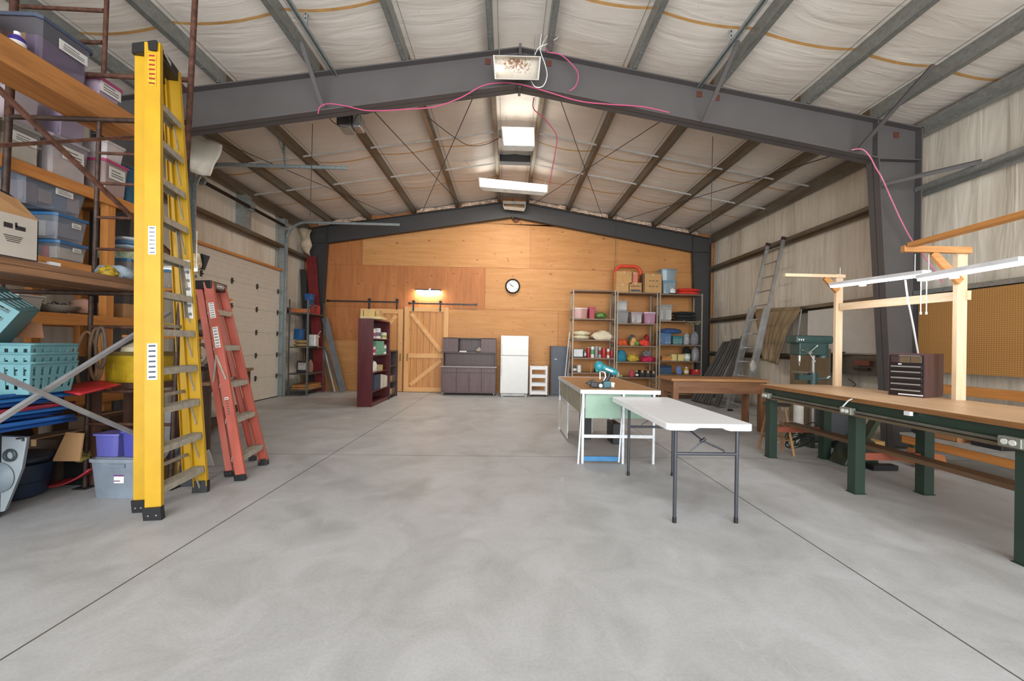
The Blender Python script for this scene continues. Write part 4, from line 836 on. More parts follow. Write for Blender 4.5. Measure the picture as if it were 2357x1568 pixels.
b = onb((862,862,876,898),3,.2); m = MB(); c = ctr(b); m.bx(*b); m.lathe([(.03,0),(.03,.04)], (c.x, c.y, b[5]), 10); tag(m.build('jug', P('34465c')), 'dark blue jug with white label on the lowest bookcase shelf', 'jug')
for k in range(4):
    b = onb((877+k*4.5,862+k,881+k*4.5,894-k*3),3,.2); m = MB(); m.bx(b[0],b[1],b[2],b[3],b[4]-.01,b[5]); tag(m.build('binder', P(['d0cdc4','c4c0b4','d8d4c8','cbc6b8'][k])), 'upright off-white binder, %s from the blue jug' % ORD[k], 'binder', 'binders on the lowest bookcase shelf')
# boxes on top of bookcase
for k, (px, lb, cl) in enumerate((((829,725,878,733),'flat pale tray carrying the boxes on the bookcase','d3bb86'), )):
    zz = zt; y_ = ya+.15; m = MB(); a_ = Yp(829,729,y_); b_ = Yp(876,729,y_); m.bx(a_.x, y_, zz+.001, b_.x, y_+.45, zz+.06); tag(m.build('tray', P(cl)), lb, 'tray')
y_ = ya+.18; z1 = zt+.062
for (xa, xb, h, d, lb, cl) in ((829,836,.13,.2,'narrow tan box at the left of the bookcase top','c9ac70'), (837,863,.15,.3,'larger tan carton in the middle of the bookcase top','cfae6c'), (864,874,.12,.22,'small brown-edged box at the right of the bookcase top','b8965a')):
    a_ = Yp(xa,725,y_); b_ = Yp(xb,725,y_); carton([a_.x+.005, y_, z1, b_.x-.005, y_+d, z1+h], lb, cl)
# dark cabinet behind the bookcase
zc2 = Xp(904,807,-2.93).z; m = MB(); T = thing('dark_bookcase', 'lower dark brown bookcase behind the mahogany one', 'bookcase', (-3.1, 10.7, 0)); yn, yfr = yb_+.03, min(Xp(910,808,-2.93).y, 11.3); yfr = max(yfr, yn+.7)
MBR = P('4a3835', rough=.5)
zc2 = Yp(904,807,(yn+yfr)/2).z
for y in (yn, yfr-.02): m = MB(); m.bx(-3.25, y, 0, -2.93, y+.02, zc2); m.build('side_panel', MBR, T)
m = MB(); m.bx(-3.25, yn+.02, .02, -3.24, yfr-.02, zc2); m.build('back_panel', MBR, T)
for z in (.1, zc2*.35, zc2*.68, zc2-.01): m = MB(); m.bx(-3.24, yn+.02, z-.02, -2.935, yfr-.02, z); m.build('shelf', MBR, T)
for k, z in enumerate((.101, zc2*.35+.001)):
    for j in range(2): m = MB(); m.bx(-3.15, yn+.15+j*.3, z, -2.98, yn+.35+j*.3, z+.14); tag(m.build('small_box', P(['b09a78','7a5a50','a88a60','6a5a58'][k*2+j])), 'small %s box on the %s shelf of the dark bookcase' % (['tan','brown','golden','grey-brown'][k*2+j], ['lowest','middle'][k]), 'box')
# ================================================================ corner rack
T = thing('corner_rack', 'grey slotted steel rack in the far left corner by the door', 'rack', (-5.45, 11, 0)); xa, xb, y0, y1 = -5.70, -5.19, 10.55, 11.5
zz = [Yp(681,y,10.55).z for y in (719,798,860,897)]; zp = Yp(706,690,10.55).z
MG = P('77797a', rough=.45, metal=.6, var=.2, scale=30)
for x in (xa, xb):
    for y in (y0, y1):
        s = 1 if x == xa else -1; q = 1 if y == y0 else -1; m = MB(); m.bx(x, y, 0, x+s*.04, y+q*.004, zp); m.bx(x, y, 0, x+s*.004, y+q*.04, zp); m.build('post', MG, T)
for z in zz:
    m = MB(); m.bx(xa+.005, y0+.005, z-.035, xb-.005, y1-.005, z); m.build('shelf', P('5e574e', rough=.5, metal=.3), T)
def onr(px, sh, Y=10.62, dep=.3): return bb(px, 'Y', Y, dep, zz[sh]+.001)
b = [xa+.02, y0+.02, zz[0], xb-.01, y0+.1, zz[0]+.1]; m = MB(); m.bx(*b); tag(m.build('orange_plank', P('b8693a')), 'orange-brown plank across the front of the top rack shelf', 'plank')
b = onr((699,690,718,700),0,10.75,.3); b[2] = zz[0]+.001; cloth(b, 'dark blue pouch on the top shelf of the corner rack', '23466b', 'pouch', 'pouch', 1, .05); b = bb((698,676,716,692),'Y',10.95,.28,b[5]+.005); tote(b, 'blue plastic tub on the dark blue pouch, corner rack', '2b5c93', None, alpha=1, cat='tub')
for k, (px, lb) in enumerate((((718,703,729,720),'red and black carton on the top rack shelf'), ((730,703,740,721),'second red and black carton nearer the wall end'))): b = bb(px,'Y',10.72+k*.3,.2,zz[0]+.001); b[3] = min(b[3], xb-.01); b[0] = min(b[0], b[3]-.1); carton(b, lb, ['8a2c28','a0342c'][k], [(.0,.55,1,.9)], 'box', None, 'red_carton')
b = onr((663,783,704,798),1,10.62,.4); b[0] = max(b[0], xa+.02); layered(b, 'folded tan blanket on the second shelf of the corner rack', ['b49a6c','a5895c'], 'blanket', 'folded_blanket', 2); b2 = bb((672,757,692,784),'Y',10.72,.25,b[5]+.012); b2[0] = max(b2[0], xa+.03); tote(b2, 'blue bin standing upside on the tan blanket', '1f5a8c', None, alpha=1, k=1.1, cat='bin')
b = onr((710,770,726,798),1,10.75,.2); appliance(b, 'white small appliance beside the rack front post', 'cfcfcb', 'desk_lamp_base', 'small appliance'); m = MB(); p = Yp(730,795,11.0); p.z = zz[1]; m.lathe([(.05,0),(.05,.01),(.012,.02),(.012,.26)], p, 10); m.lathe([(.001,.0),(.05,.01),(.06,.04),(.001,.08)], p+V((0,0,.25)), 10); m.rod(p+V((0,0,.28)), Yp(738,762,11.05), .005, 5); tag(m.build('fan', M_WHT), 'small white stemmed gadget with a round head on the rack', 'gadget')
b = onr((682,831,708,858),2,10.75,.03); T2 = thing('picture_frame', 'dark framed picture standing on the third rack shelf', 'picture frame', ctr(b)); m = MB(); m.box(ctr(b)+V((0,.02,(b[5]-b[2])/2)), (b[3]-b[0], .02, b[5]-b[2]), (-.12,0,0)); m.build('frame', M_DARK, T2); m = MB(); m.box(ctr(b)+V((0,.008,(b[5]-b[2])*.55)), ((b[3]-b[0])*.8, .004, (b[5]-b[2])*.6), (-.12,0,0)); m.build('picture', P('b8b4ac', var=.3), T2)
b = bb((705,830,716,858),'Y',10.95,.2,zz[2]+.001); b[3] = min(b[3], xb-.02); cloth(b, 'brown lumpy bag beside the picture frame', '8a6a5a', 'bag', 'bag', 5, .1)
for k in range(6): m = MB(); m.box((-5.42+.01*math.sin(k*3), 11.0, zz[3]+.012+k*.021), (.44-.03*(k%2), .8-.05*(k%3), .019), (0,0,.04*math.sin(k*5))); tag(m.build('board', [M_LUM, P('a88048'), P('8a5a3a')][k % 3]), 'flat board on the bottom rack shelf, %s from below' % ORD[k], 'board', 'boards on the bottom rack shelf')
# leaning long pieces in the far left corner
def lean(a, b_, w_, t, mat, label, name, cat, up=(0,0,1), group=None):
    m = MB(); m.beam(a, b_, w_, t, up=up); 
    zmin = min(v.z for v in m.v)
    for v in m.v: v.z -= zmin if zmin < 0 else 0
    return tag(m.build(name, mat), label, cat, group)
T = thing('ribbed_panel', 'long maroon ribbed steel panel leaning in the far left corner', 'panel', (-5.2, 11.7, 0)); p, q = Yp(738,893,11.52), Yp(717,591,11.55); p.z = .02
m = MB(); m.beam(p, q, .27, .012, up=(0,1,0)); m.build('sheet', P('7a2628', rough=.4), T)
for dx in (-.12, 0, .12): m = MB(); m.beam(p+V((dx,-.015,0)), q+V((dx,-.015,0)), .03, .025, up=(0,1,0)); m.build('rib', P('7a2628', rough=.4), T)
lean(Yp(712,880,11.45), Yp(697,620,11.5), .16, .01, M_DARK, 'dark brown strip leaning behind the corner rack', 'flat_strip', 'strip', (0,1,0))
for k, (x0_, x1_, yt, w_, mt, lb) in enumerate(((790,748,735,.17,P('7b7d80',rough=.5,metal=.3),'wide grey plank leaning furthest right'), (783,748,800,.05,P('5c5f60'),'narrow dark grey strip under the wide grey plank'), (771,746,800,.04,P('cfd1d0',rough=.3,metal=.5),'shiny silver strip leaning in the corner'), (765,747,815,.06,P('6a5446'),'brown strip behind the silver one'), (758,745,840,.05,P('7a5c40'),'short brown strip nearest the corner rack'))):
    p = Yp(x0_, 899, 11.45+.02*k); p.z = 0; lean(p, Yp(x1_, yt, 11.58), w_, .015, mt, lb, 'leaning_strip', 'strip', (0,1,0), 'strips leaning in the far left corner')
# ================================================================ ceiling lights
def fixture(quad, Y0, Y1, label, dirty, st, cnt):
    """box light whose visible face is a pixel quad; far edge at Y1, near edge at Y0"""
    a, b = Yp(*quad[0], Y0), Yp(*quad[1], Y0); c, d = Yp(*quad[2], Y1), Yp(*quad[3], Y1)
    n = (b-a).cross(d-a).normalized()
    if n.dot(EYE-a) < 0: n = -n
    ce_ = (a+b+c+d)/4; T = thing('ceiling_light', label, 'light', ce_+V((0,0,.1)))
    up = -n*.11
    m = MB(); ins = [ce_+(p-ce_)*.9 for p in (a, b, c, d)]; k = ce_
    def top_(p): return p.lerp(ce_, .12)+up
    vs = [a, b, c, d]+[top_(p) for p in (a,b,c,d)]; m.add(vs, [(0,1,5,4),(1,2,6,5),(2,3,7,6),(3,0,4,7),(4,5,6,7)])
    m.add([a,b,c,d]+[ce_+(p-ce_)*.95 for p in (a,b,c,d)], [(0,4,5,1),(1,5,6,2),(2,6,7,3),(3,7,4,0)])
    m.build('housing', P('c6c0b5', rough=.4), T, smooth=False, thick=.004)
    return T, a, b, c, d, n, ce_, up
def lamp_l(p, sx, sy, pw):
    o = area('fixture_light', p, (math.radians(12), 0, 0), sx, sy, pw, (1, .96, .9)); return o
q = fixture(((1135,127),(1245,130),(1240,184),(1139,182)), 5.3, 5.42, 'rusty-speckled unlit box light hanging in front of the near rafter', True, 0, 1)
T, a, b, c, d, n, ce_, up = q
rm, t_, b__ = nt('rust_speckled_reflector'); nn = noi(t_, coords(t_), 30, 6, .75); ln = nd(t_, 'ShaderNodeVectorMath', operation='LENGTH'); t_.links.new(coords(t_, (2.6,2.6,4.5)), ln.inputs[0]); mm = nd(t_, 'ShaderNodeMath', operation='SUBTRACT'); t_.links.new(nn, mm.inputs[0]); m3 = nd(t_, 'ShaderNodeMath', operation='MULTIPLY'); t_.links.new(ln.outputs['Value'], m3.inputs[0]); m3.inputs[1].default_value = .3; t_.links.new(m3.outputs[0], mm.inputs[1])
t_.links.new(ramp(t_, mm.outputs[0], [(.36, srgb('d9cfc0')), (.47, srgb('8a6244'))]), b__.inputs['Base Color']); b__.inputs['Roughness'].default_value = .45
m = MB(); m.add([ce_+(p-ce_)*.94+up*.85 for p in (a,b,c,d)], [(0,1,2,3)]); m.open = True; m.build('reflector', rm, T, thick=.003)
m = MB(); m.rod(a.lerp(d,.55).lerp(b,.05)+up*.6, a.lerp(d,.55).lerp(b,.13)+up*.6, .03, 12); m.build('lit_bulb_end', emis('fff6e6', 4), T)
for s in (a, b): m = MB(); m.rod(s.lerp(ce_, .25)+up, s.lerp(ce_,.25)+V((0,.1,.38)), .004, 5); m.build('hanging_wire', M_ALU, T)
q = fixture(((1153,291),(1231,293),(1231,337),(1159,335)), 7.62, 7.2, 'bright square panel light under the ridge beyond the near rafter', False, 0, 1); T, a, b, c, d, n, ce_, up = q
m = MB(); m.add([ce_+(p-ce_)*.93-up*.03 for p in (a,b,c,d)], [(0,1,2,3)]); m.open = True; m.build('lit_diffuser', emis('fffaf2', 2.6), T); lamp_l(ce_+V((0,.1,-.06)), .5, .4, 80)
for s in (a, b): m = MB(); m.rod(s.lerp(ce_, .3)+up, s.lerp(ce_,.3)+V((0,0,.42)), .004, 5); m.build('hanging_wire', M_ALU, T)
m = MB(); m.box(a.lerp(d,.5)+V((-.04,0,.03)), (.06,.1,.1)); m.build('ballast_box', P('6a6560'), T)
q = fixture(((1101,409),(1262,426),(1261,443),(1103,430)), 9.75, 9.55, 'long bright strip light slung beneath the ridge on wires', False, 0, 1); T, a, b, c, d, n, ce_, up = q
m = MB(); m.add([ce_+(p-ce_)*.97-up*.03 for p in (a,b,c,d)], [(0,1,2,3)]); m.open = True; m.build('lit_diffuser', emis('fffaf2', 2.6), T); lamp_l(ce_+V((0,.12,-.03)), 1.4, .2, 120)
for s, e in ((a,(1060,238)), (b,(1310,265))): 
    x = s.x*.85; m = MB(); m.rod(s.lerp(ce_,.15)+up, V((s.x*.5+(-.7 if s is a else .55), 8.9, rz(s.x)+.12)), .003, 5); m.build('hanging_wire', M_ALUD, T)
q = fixture(((1157,462),(1211,464),(1209,480),(1158,475)), 11.45, 11.3, 'small tan box light over the end rafter under the ridge', False, 0, 1); T, a, b, c, d, n, ce_, up = q
m = MB(); m.add([ce_+(p-ce_)*.93+up*.8 for p in (a,b,c,d)], [(0,1,2,3)]); m.open = True; m.build('reflector', P('a98f6c', rough=.6, var=.2), T, thick=.003)
m = MB(); m.rod(ce_+up, ce_+V((0,0,.3)), .006, 6); m.build('hanging_wire', M_ALUD, T)
# cords: pink, white
def cord(pts, r, mat, label, name='cord', cat='cord'):
    # smooth through the points
    P_ = [V(p) for p in pts]; out = []
    for i in range(len(P_)-1):
        p0 = P_[max(i-1,0)]; p1 = P_[i]; p2 = P_[i+1]; p3 = P_[min(i+2,len(P_)-1)]
        for k in range(6):
            t = k/6; out.append(.5*((2*p1)+(p2-p0)*t+(2*p0-5*p1+4*p2-p3)*t*t+(3*p1-p0-3*p2+p3)*t**3))
    out.append(P_[-1]); m = MB(); m.tube(out, r, 6); return tag(m.build(name, mat), label, cat)
MP = P('c4547c', rough=.5, var=.05); Yc = D1-.13
cord([Yp(*p, Yc) for p in ((732,262),(738,245),(760,239),(800,245),(850,255),(930,252),(1000,246),(1060,225),(1110,198),(1150,191),(1190,193),(1240,205),(1330,232),(1400,240),(1480,246),(1540,259))], .008, MP, 'pink cord running along the lower edge of the near rafter')
cord([Yp(*p, Yc-.02) for p in ((1258,112),(1262,120),(1290,126),(1318,150),(1331,172),(1325,198),(1310,210))], .008, MP, 'pink cord loop hanging right of the rusty box light')
cord([Yp(*p, 6.2) for p in ((1229,225),(1228,250),(1250,270),(1275,300),(1282,320),(1278,350),(1270,395),(1265,425))], .008, P('a33a55'), 'dark pink cord dropping toward the long strip light')
cord([Yp(*p, Yc-.05) for p in ((1960,345),(1985,344),(2003,362),(2015,385),(2030,410),(2050,455),(2075,510),(2100,555))]+[Yp(*p, 5.2) for p in ((2135,600),(2170,650))], .009, P('d47a96'), 'pale pink cord draped down the right column')
cord([Yp(*p, Yc-.04) for p in ((1256,20),(1250,60),(1243,110),(1255,150),(1259,175),(1250,198),(1232,200),(1222,185))], .007, M_WHT, 'white cord looping past the rusty box light')
cord([Yp(*p, Yc-.06) for p in ((1231,127),(1240,110),(1262,100),(1285,85),(1288,72),(1270,73),(1252,95),(1243,118))], .006, M_WHT, 'small white cord loop above the rusty box light')
cord([Yp(*p, 6.1) for p in ((748,255),(765,280),(790,292),(812,285),(822,265),(850,260),(888,242))], .006, M_BLK, 'black cord looping round the door motor')
cord([Rp(*p, -.12) for p in ((985,270),(1040,312),(1080,335),(1120,332),(1148,318))], .006, M_BLK, 'black cord sagging left of the ridge in the far bay')
# door opener
Y = 6.35; b = bb((773,253,828,291), 'Y', Y, .3); T = thing('door_opener', 'dark and silver overhead door motor below the near rafter', 'door opener', ctr(b))
m = MB(); m.bx(b[0], Y, b[2]+.03, b[0]+(b[3]-b[0])*.62, Y+.3, b[5]-.01); m.build('motor_casing', P('3b3230', rough=.35), T, bevel=.03)
m = MB(); m.bx(b[0]+.03, Y+.02, b[2], b[0]+(b[3]-b[0])*.6, Y+.28, b[2]+.05); m.build('light_cover', P('9a9388', rough=.3), T, bevel=.015)
m = MB(); m.bx(b[0]+(b[3]-b[0])*.62, Y+.04, b[2]+.02, b[3], Y+.26, b[5]-.03); m.build('silver_end', M_ALU, T, bevel=.03)
m = MB(); m.bx(b[0]+.12, Y+.14, b[5]-.02, b[0]+.15, Y+.16, rz(b[0])+.02); m.build('hanging_strap', M_GALVL, T)
# ================================================================ tables in the middle
# white folding table
zt = .82; T = thing('folding_table', 'white plastic folding table with dark grey steel legs in the foreground', 'table', (1.6, 3.9, 0)); xa, xb, y0, y1 = 1.262, 1.945, 3.05, 4.72
def rrect(x0,y0,x1,y1,r,z,n=5):
    pts = []
    for cx_, cy_, a0 in ((x1-r,y0+r,-PI/2),(x1-r,y1-r,0),(x0+r,y1-r,PI/2),(x0+r,y0+r,PI)):
        for i in range(n+1): a = a0+PI/2*i/n; pts.append(V((cx_+r*math.cos(a), cy_+r*math.sin(a), z)))
    return pts
mtab = P('eeeff0', rough=.38, var=.02, bmp=.0006)
m = MB(); m.prism(rrect(xa,y0,xb,y1,.05,zt-.018), (0,0,.018)); m.build('tabletop', mtab, T, bevel=.006)
m = MB(); A = rrect(xa,y0,xb,y1,.05,zt-.018); B = rrect(xa+.012,y0+.012,xb-.012,y1-.012,.04,zt-.018); na = len(A)
def dz_(p): return .026 if (abs(p.y-y0) < .02 and abs(p.x-(xa+xb)/2-.06) < .13) else .045
A2 = []; 
# skirt with the hand-hold notch at the near end
def skirt(x0,y0_,x1,y1_,zf):
    segs = 24; out = []
    for i in range(segs+1): out.append((x0+(x1-x0)*i/segs, y0_+(y1_-y0_)*i/segs))
    return out
path = [(p.x,p.y) for p in A]; full = []
for i in range(len(path)):
    p, q_ = path[i], path[(i+1)%len(path)]; n_ = max(1, int(math.hypot(q_[0]-p[0], q_[1]-p[1])/.02))
    for k in range(n_): full.append((p[0]+(q_[0]-p[0])*k/n_, p[1]+(q_[1]-p[1])*k/n_))
cx_, cy_ = (xa+xb)/2, (y0+y1)/2; vs = []; N = len(full)
for (x, y) in full:
    near = y < y0+.004; k = abs(x-(cx_+.0)); dz = .052
    if near and k < .14: dz = .030 if k < .10 else .030+(k-.10)/.04*.022
    xi = x+(.014 if x < cx_ else -.014); yi = y+(.014 if y < cy_ else -.014)
    vs += [(x,y,zt-.016), (x,y,zt-dz), (xi,yi,zt-dz), (xi,yi,zt-.016)]
m.add(vs, [(i*4+k, i*4+(k+1)%4, ((i+1)%N)*4+(k+1)%4, ((i+1)%N)*4+k) for i in range(N) for k in range(4)]); m.build('skirt', mtab, T)
mleg = P('4a4c52', rough=.35, metal=.5, var=.05)
for yl, tag_ in ((3.175, 0), (4.342, 1)):
    for x in (1.377, 1.882) if yl < 4 else (1.362, 1.853):
        m = MB(); m.rod((x, yl, .03), (x, yl, zt-.03), .0145, 14); L = m.build('leg', mleg, T); m = MB(); m.rod((x, yl, 0), (x, yl, .045), .0165, 14); m.build('foot_cap', M_BLK, L)
    zb_ = Yp(1620,1045,3.175).z if yl < 4 else Yp(1500,983,4.342).z
    m = MB(); m.rod((1.377 if yl < 4 else 1.362, yl, zb_), (1.882 if yl < 4 else 1.853, yl, zb_), .013, 12); m.build('crossbar', mleg, T)
    s = 1 if yl < 4 else -1; xm = 1.63; hub = V((xm-.02, yl+s*.02, zb_+.10)); ym = yl+s*.45
    m = MB(); m.tube([(xm-.13, yl, zb_+.012), (xm-.12, yl, zb_+.03), hub], .006, 8); m.tube([(xm+.15, yl, zb_+.012), (xm+.14, yl, zb_+.03), hub], .008, 8); m.build('brace_fork', mleg, T); m = MB(); m.rod(hub+V((-.02,0,-.01)), hub+V((.02,0,.02)), .013, 10); m.build('brace_hub', M_BLK, T)
    m = MB(); m.rod(hub, (xm-.12, ym-s*.1, zt-.03), .008, 8); m.build('brace_arm', mleg, T)
# drafting bench
zt = .892; A = [Zp(*p, zt) for p in ((1337,898),(1520,900),(1285,867))]; xa, xb = A[0].x, A[1].x; y0 = (A[0].y+A[1].y)/2; y1 = A[2].y
T = thing('layout_bench', 'long bench with tan top, white metal edging and sage green panels', 'work table', ((xa+xb)/2, (y0+y1)/2, 0))
MWL = P('c9ccce', rough=.4, metal=.35, var=.1, scale=14); MGRN = P('8aa592', rough=.55, var=.08)
m = MB(); m.bx(xa+.012, y0+.012, zt-.02, xb-.012, y1-.012, zt); m.build('tabletop', wood('b5875a', 'a4764a', 'Y', knots=False, name='tan_benchtop'), T)
m = MB(); h = .045
for e in ((xa,y0,xb,y0+.014),(xa,y1-.014,xb,y1),(xa,y0+.014,xa+.014,y1-.014),(xb-.014,y0+.014,xb,y1-.014)): m.bx(e[0],e[1],zt-h,e[2],e[3],zt+.003)
m.build('metal_edging', MWL, T)
yL = y0+.06; xm = Yp(1431,1000,4.83).x
for (x, y) in ((xa+.045,yL),(xm,yL),(xb-.06,yL),(xa+.03,y1-.04),(xb-.06,y1-.04),(xm,y1-.3),(Zp(1306,996).x,Zp(1306,996).y)):
    m = MB(); m.bx(x-.014,y-.014,0,x+.014,y+.014,zt-h); m.build('leg', MWL, T)
m = MB(); m.rod((xa-.01, yL-.03, 0), (xa+.06, yL+.1, zt-h), .014, 8); m.build('angled_strut', MWL, T)
m = MB(); m.rod((xm-.05, yL-.02, .02), (xm+.01, yL+.06, zt*.8), .012, 8); m.build('angled_strut', MWL, T)
zs_ = Yp(1390,1002,4.83).z; m = MB(); m.bx(xa+.05, yL-.012, zs_-.02, xb-.06, yL+.012, zs_+.018); m.build('stretcher', MWL, T)
m = MB(); m.bx(xa+.05, yL-.01, .03, xm-.03, yL+.012, .085); m.build('foot_bar', P('3a78a8', rough=.4, var=.2), T, label='blue foot bar')
z1, z0 = zt-h-.005, Yp(1385,962,4.83).z
m = MB(); m.bx(xa+.075, yL+.016, z0, xm-.02, yL+.022, z1); m.build('front_panel', MGRN, T); m = MB(); m.bx(xm+.02, yL+.016, z0+.0, xb-.085, yL+.022, z1); m.build('front_panel', MGRN, T)
ML_ = P('8f8b78', rough=.5)
for y_a, y_b in ((y0+.1, 5.9), (5.93, y1-.08)): m = MB(); m.bx(xa+.02, y_a, Yp(1330,950,5.0).z+.02, xa+.026, y_b, zt-h-.005); m.build('side_panel', ML_, T)
m = MB(); m.bx(xa+.02, y_a-.1, .05, xa+.026, y1-.05, .5); m.build('lower_side_panel', P('d2d0ca'), T, label='off-white lower side panel')
m = MB(); m.prism([(xm+.3, yL+.03, z0-.01), (xb-.1, yL+.03, z0-.01), (xb-.1, yL+.03, z0+.1), (xm+.38, yL+.03, z0+.06)], (0,.01,0)); tag(m.build('brown_paper', P('b09a72')), 'curled brown paper under the right green panel of the layout bench', 'paper')
# dark cases under the layout bench
for k, (x, y, h_, lb) in enumerate(((1.25,6.2,.42,'tall black case standing under the layout bench'), (1.62,5.9,.3,'lower black case under the layout bench'))): m = MB(); m.box((x,y,h_/2), (.12,.35,h_)); m.box((x,y,h_+.01), (.03,.12,.02)); tag(m.build('black_case', M_BLK, bevel=.01), lb, 'case')
# nailer on the bench
def nailer():
    P0 = Yp(1392,892,4.95); P0.z = zt; T = thing('nail_gun', 'teal and black cordless nail gun standing on the layout bench', 'power tool', P0)
    Y = 5.0; k = lambda x, y, dy=0: Yp(x, y, Y+dy)
    def zfix(p): return V((p.x, p.y, max(p.z, zt+.001)))
    MT = P('2c7f88', rough=.35, var=.1)
    a, b_ = k(1388,848), k(1417,858); m = MB(); m.rod(k(1384,844), k(1412,856), .042, 18, .040); m.build('motor_housing', MT, T)
    m = MB(); m.blob(k(1379,843), (.13,.12,.14), .03, 1, 2, flat=False); m.rod(k(1371,853), k(1382,849), .03, 12); m.build('tail_cap', MT, T); m = MB(); m.rod(k(1411,855), k(1414,857), .050, 18); m.rod(k(1415,857), k(1420,859.5), .044, 18, .03); m.build('head_cap', MT, T)
    m = MB(); p, q_ = k(1395,852), k(1405,855); m.box((p+q_)/2+V((0,-.045,.01)), (.1,.01,.022), (0,.36,0)); m.build('white_lettering_plate', M_PAPER, T)
    m = MB(); m.tube([k(1403,858), k(1401,868), k(1394,878), k(1385,885)], .026, 10); m.build('handle', P('23262e', rough=.5), T)
    m = MB(); z = zt+.03; c_ = k(1396,884); m.box((c_.x, Y, zt+.045), (.1,.09,.09), (0,-.1,0)); m.build('battery_mount', P('1f5660', rough=.4), T, bevel=.012)
    m = MB(); c_ = k(1385,886); m.box((c_.x-.06, Y, zt+.035), (.17,.075,.065), (0,.12,0)); m.prism([zfix(k(1348,883,-.02)), zfix(k(1366,874,-.02)), zfix(k(1374,880,-.02)), zfix(k(1370,893,-.02))], (0,.07,0)); m.build('magazine', M_BLK, T, bevel=.008)
    c_ = k(1380,887); c_.z = zt+.033; m = MB(); m.rod(c_+V((0,-.06,0)), c_+V((0,.0,0)), .033, 18); W_ = m.build('wheel', M_BLK, T); m = MB(); m.rod(c_+V((0,-.064,0)), c_+V((0,-.058,0)), .022, 16); m.build('hub', M_ALU, W_)
    m = MB(); m.tube([k(1381,873), k(1381,855), k(1392,857), k(1394,868), k(1388,880)], .009, 6); m.build('belt_hook', M_WHT, T)
    return T
nailer()
p = Yp(1411,872,5.05); m = MB(); m.box((p.x, 5.08, p.z-.01), (.055,.004,.06), (0,.15,0)); 
mz = min(v.z for v in m.v)
for v in m.v: v.z += zt-mz
tag(m.build('price_tag', M_PAPER), 'small white tag standing beside the nail gun', 'tag')
p = Yp(1354,866,6.6); p.z = zt; 
# brown wood workbench
zt = .9; T = thing('wooden_workbench', 'old brown wooden workbench with a thick top before the shelving', 'workbench', (3.65, 6.95, 0)); xa, xb, y0, y1 = 2.80, 4.49, 6.64, 7.3
MWB = wood('8a5f3e', '5e3c26', 'X', name='old_brown_wood'); MWT = wood('a97b4b', '7c5231', 'X', name='worn_benchtop')
m = MB()
for k in range(3): m.bx(xa, y0+(y1-y0)*k/3+.002, zt-.045, xb, y0+(y1-y0)*(k+1)/3-.002, zt)
m.build('tabletop', MWT, T, bevel=.004)
for (a_, b_, c_, d_) in ((xa+.08,y0+.06,xb-.02,y0+.09),(xa+.08,y1-.09,xb-.02,y1-.06),(xa+.06,y0+.09,xa+.09,y1-.09),(xb-.06,y0+.09,xb-.03,y1-.09)): m = MB(); m.bx(a_,b_,zt-.25,c_,d_,zt-.045); m.build('apron', MWB, T)
for x in (xa+.1, xb-.08):
    for y in (y0+.1, y1-.1): m = MB(); m.bx(x-.045,y-.045,0,x+.045,y+.045,zt-.045); m.build('leg', wood('8a5f3e', '5e3c26', 'Z', name='old_brown_wood_z'), T)
m = MB(); m.bx(3.1, 7.0, 0, 3.45, 7.25, .32); tag(m.build('blue_crate', P('2c3f86')), 'blue crate on the floor under the wooden workbench', 'crate'); 
# aluminium ladder leaning on the right wall
fa, fb = Zp(1690,942), Zp(1724,958); ta, tb = Xp(1768,548,5.92), Xp(1803,546,5.92)
T = thing('extension_ladder', 'aluminium extension ladder leaning on the right wall', 'ladder', (fa+fb)/2)
fa = V((5.15,9.02,0)); fb = V((5.15,8.52,0)); ta = Xp(1767,560,5.95); tb = Xp(1803,560,5.95); ta.z = tb.z = (ta.z+tb.z)/2; fa.y = ta.y+.03; fb.y = tb.y-.03; zlift = .03
ax = (ta-fa).normalized(); up_ = V((0,1,0)).cross(ax)
for f_, t_2 in ((fa, ta), (fb, tb)):
    m = MB(); m.beam(f_+V((0,0,.03)), t_2, .03, .075, up=up_); R_ = m.build('rail', M_ALU, T); m = MB(); m.beam(t_2, t_2+ax*.07, .045, .09, up=up_); m.build('end_cap', P('3a2a2a'), R_)
    m = MB(); off = up_*-.075; m.beam(f_+off+V((0,0,.05)), f_.lerp(t_2,.62)+off, .026, .07, up=up_); m.build('lower_rail', M_ALU, T)
    m = MB(); m.box(f_+V((0,0,.02)), (.1,.05,.04)); m.build('foot', M_BLK, T)
n = 12
for i in range(n):
    k = (i+.6)/n; m = MB(); m.rod(fa.lerp(ta,k), fb.lerp(tb,k), .015, 10); m.build('rung', M_ALU, T)
m = MB(); c_ = fb.lerp(tb,.28)+V((-.08,-.02,0)); m.blob(c_, (.12,.1,.25), .2, 3, 2, flat=False); tag(m.build('glove_bag', P('b9b3a6')), 'pale plastic bag tied low on the aluminium ladder', 'bag')
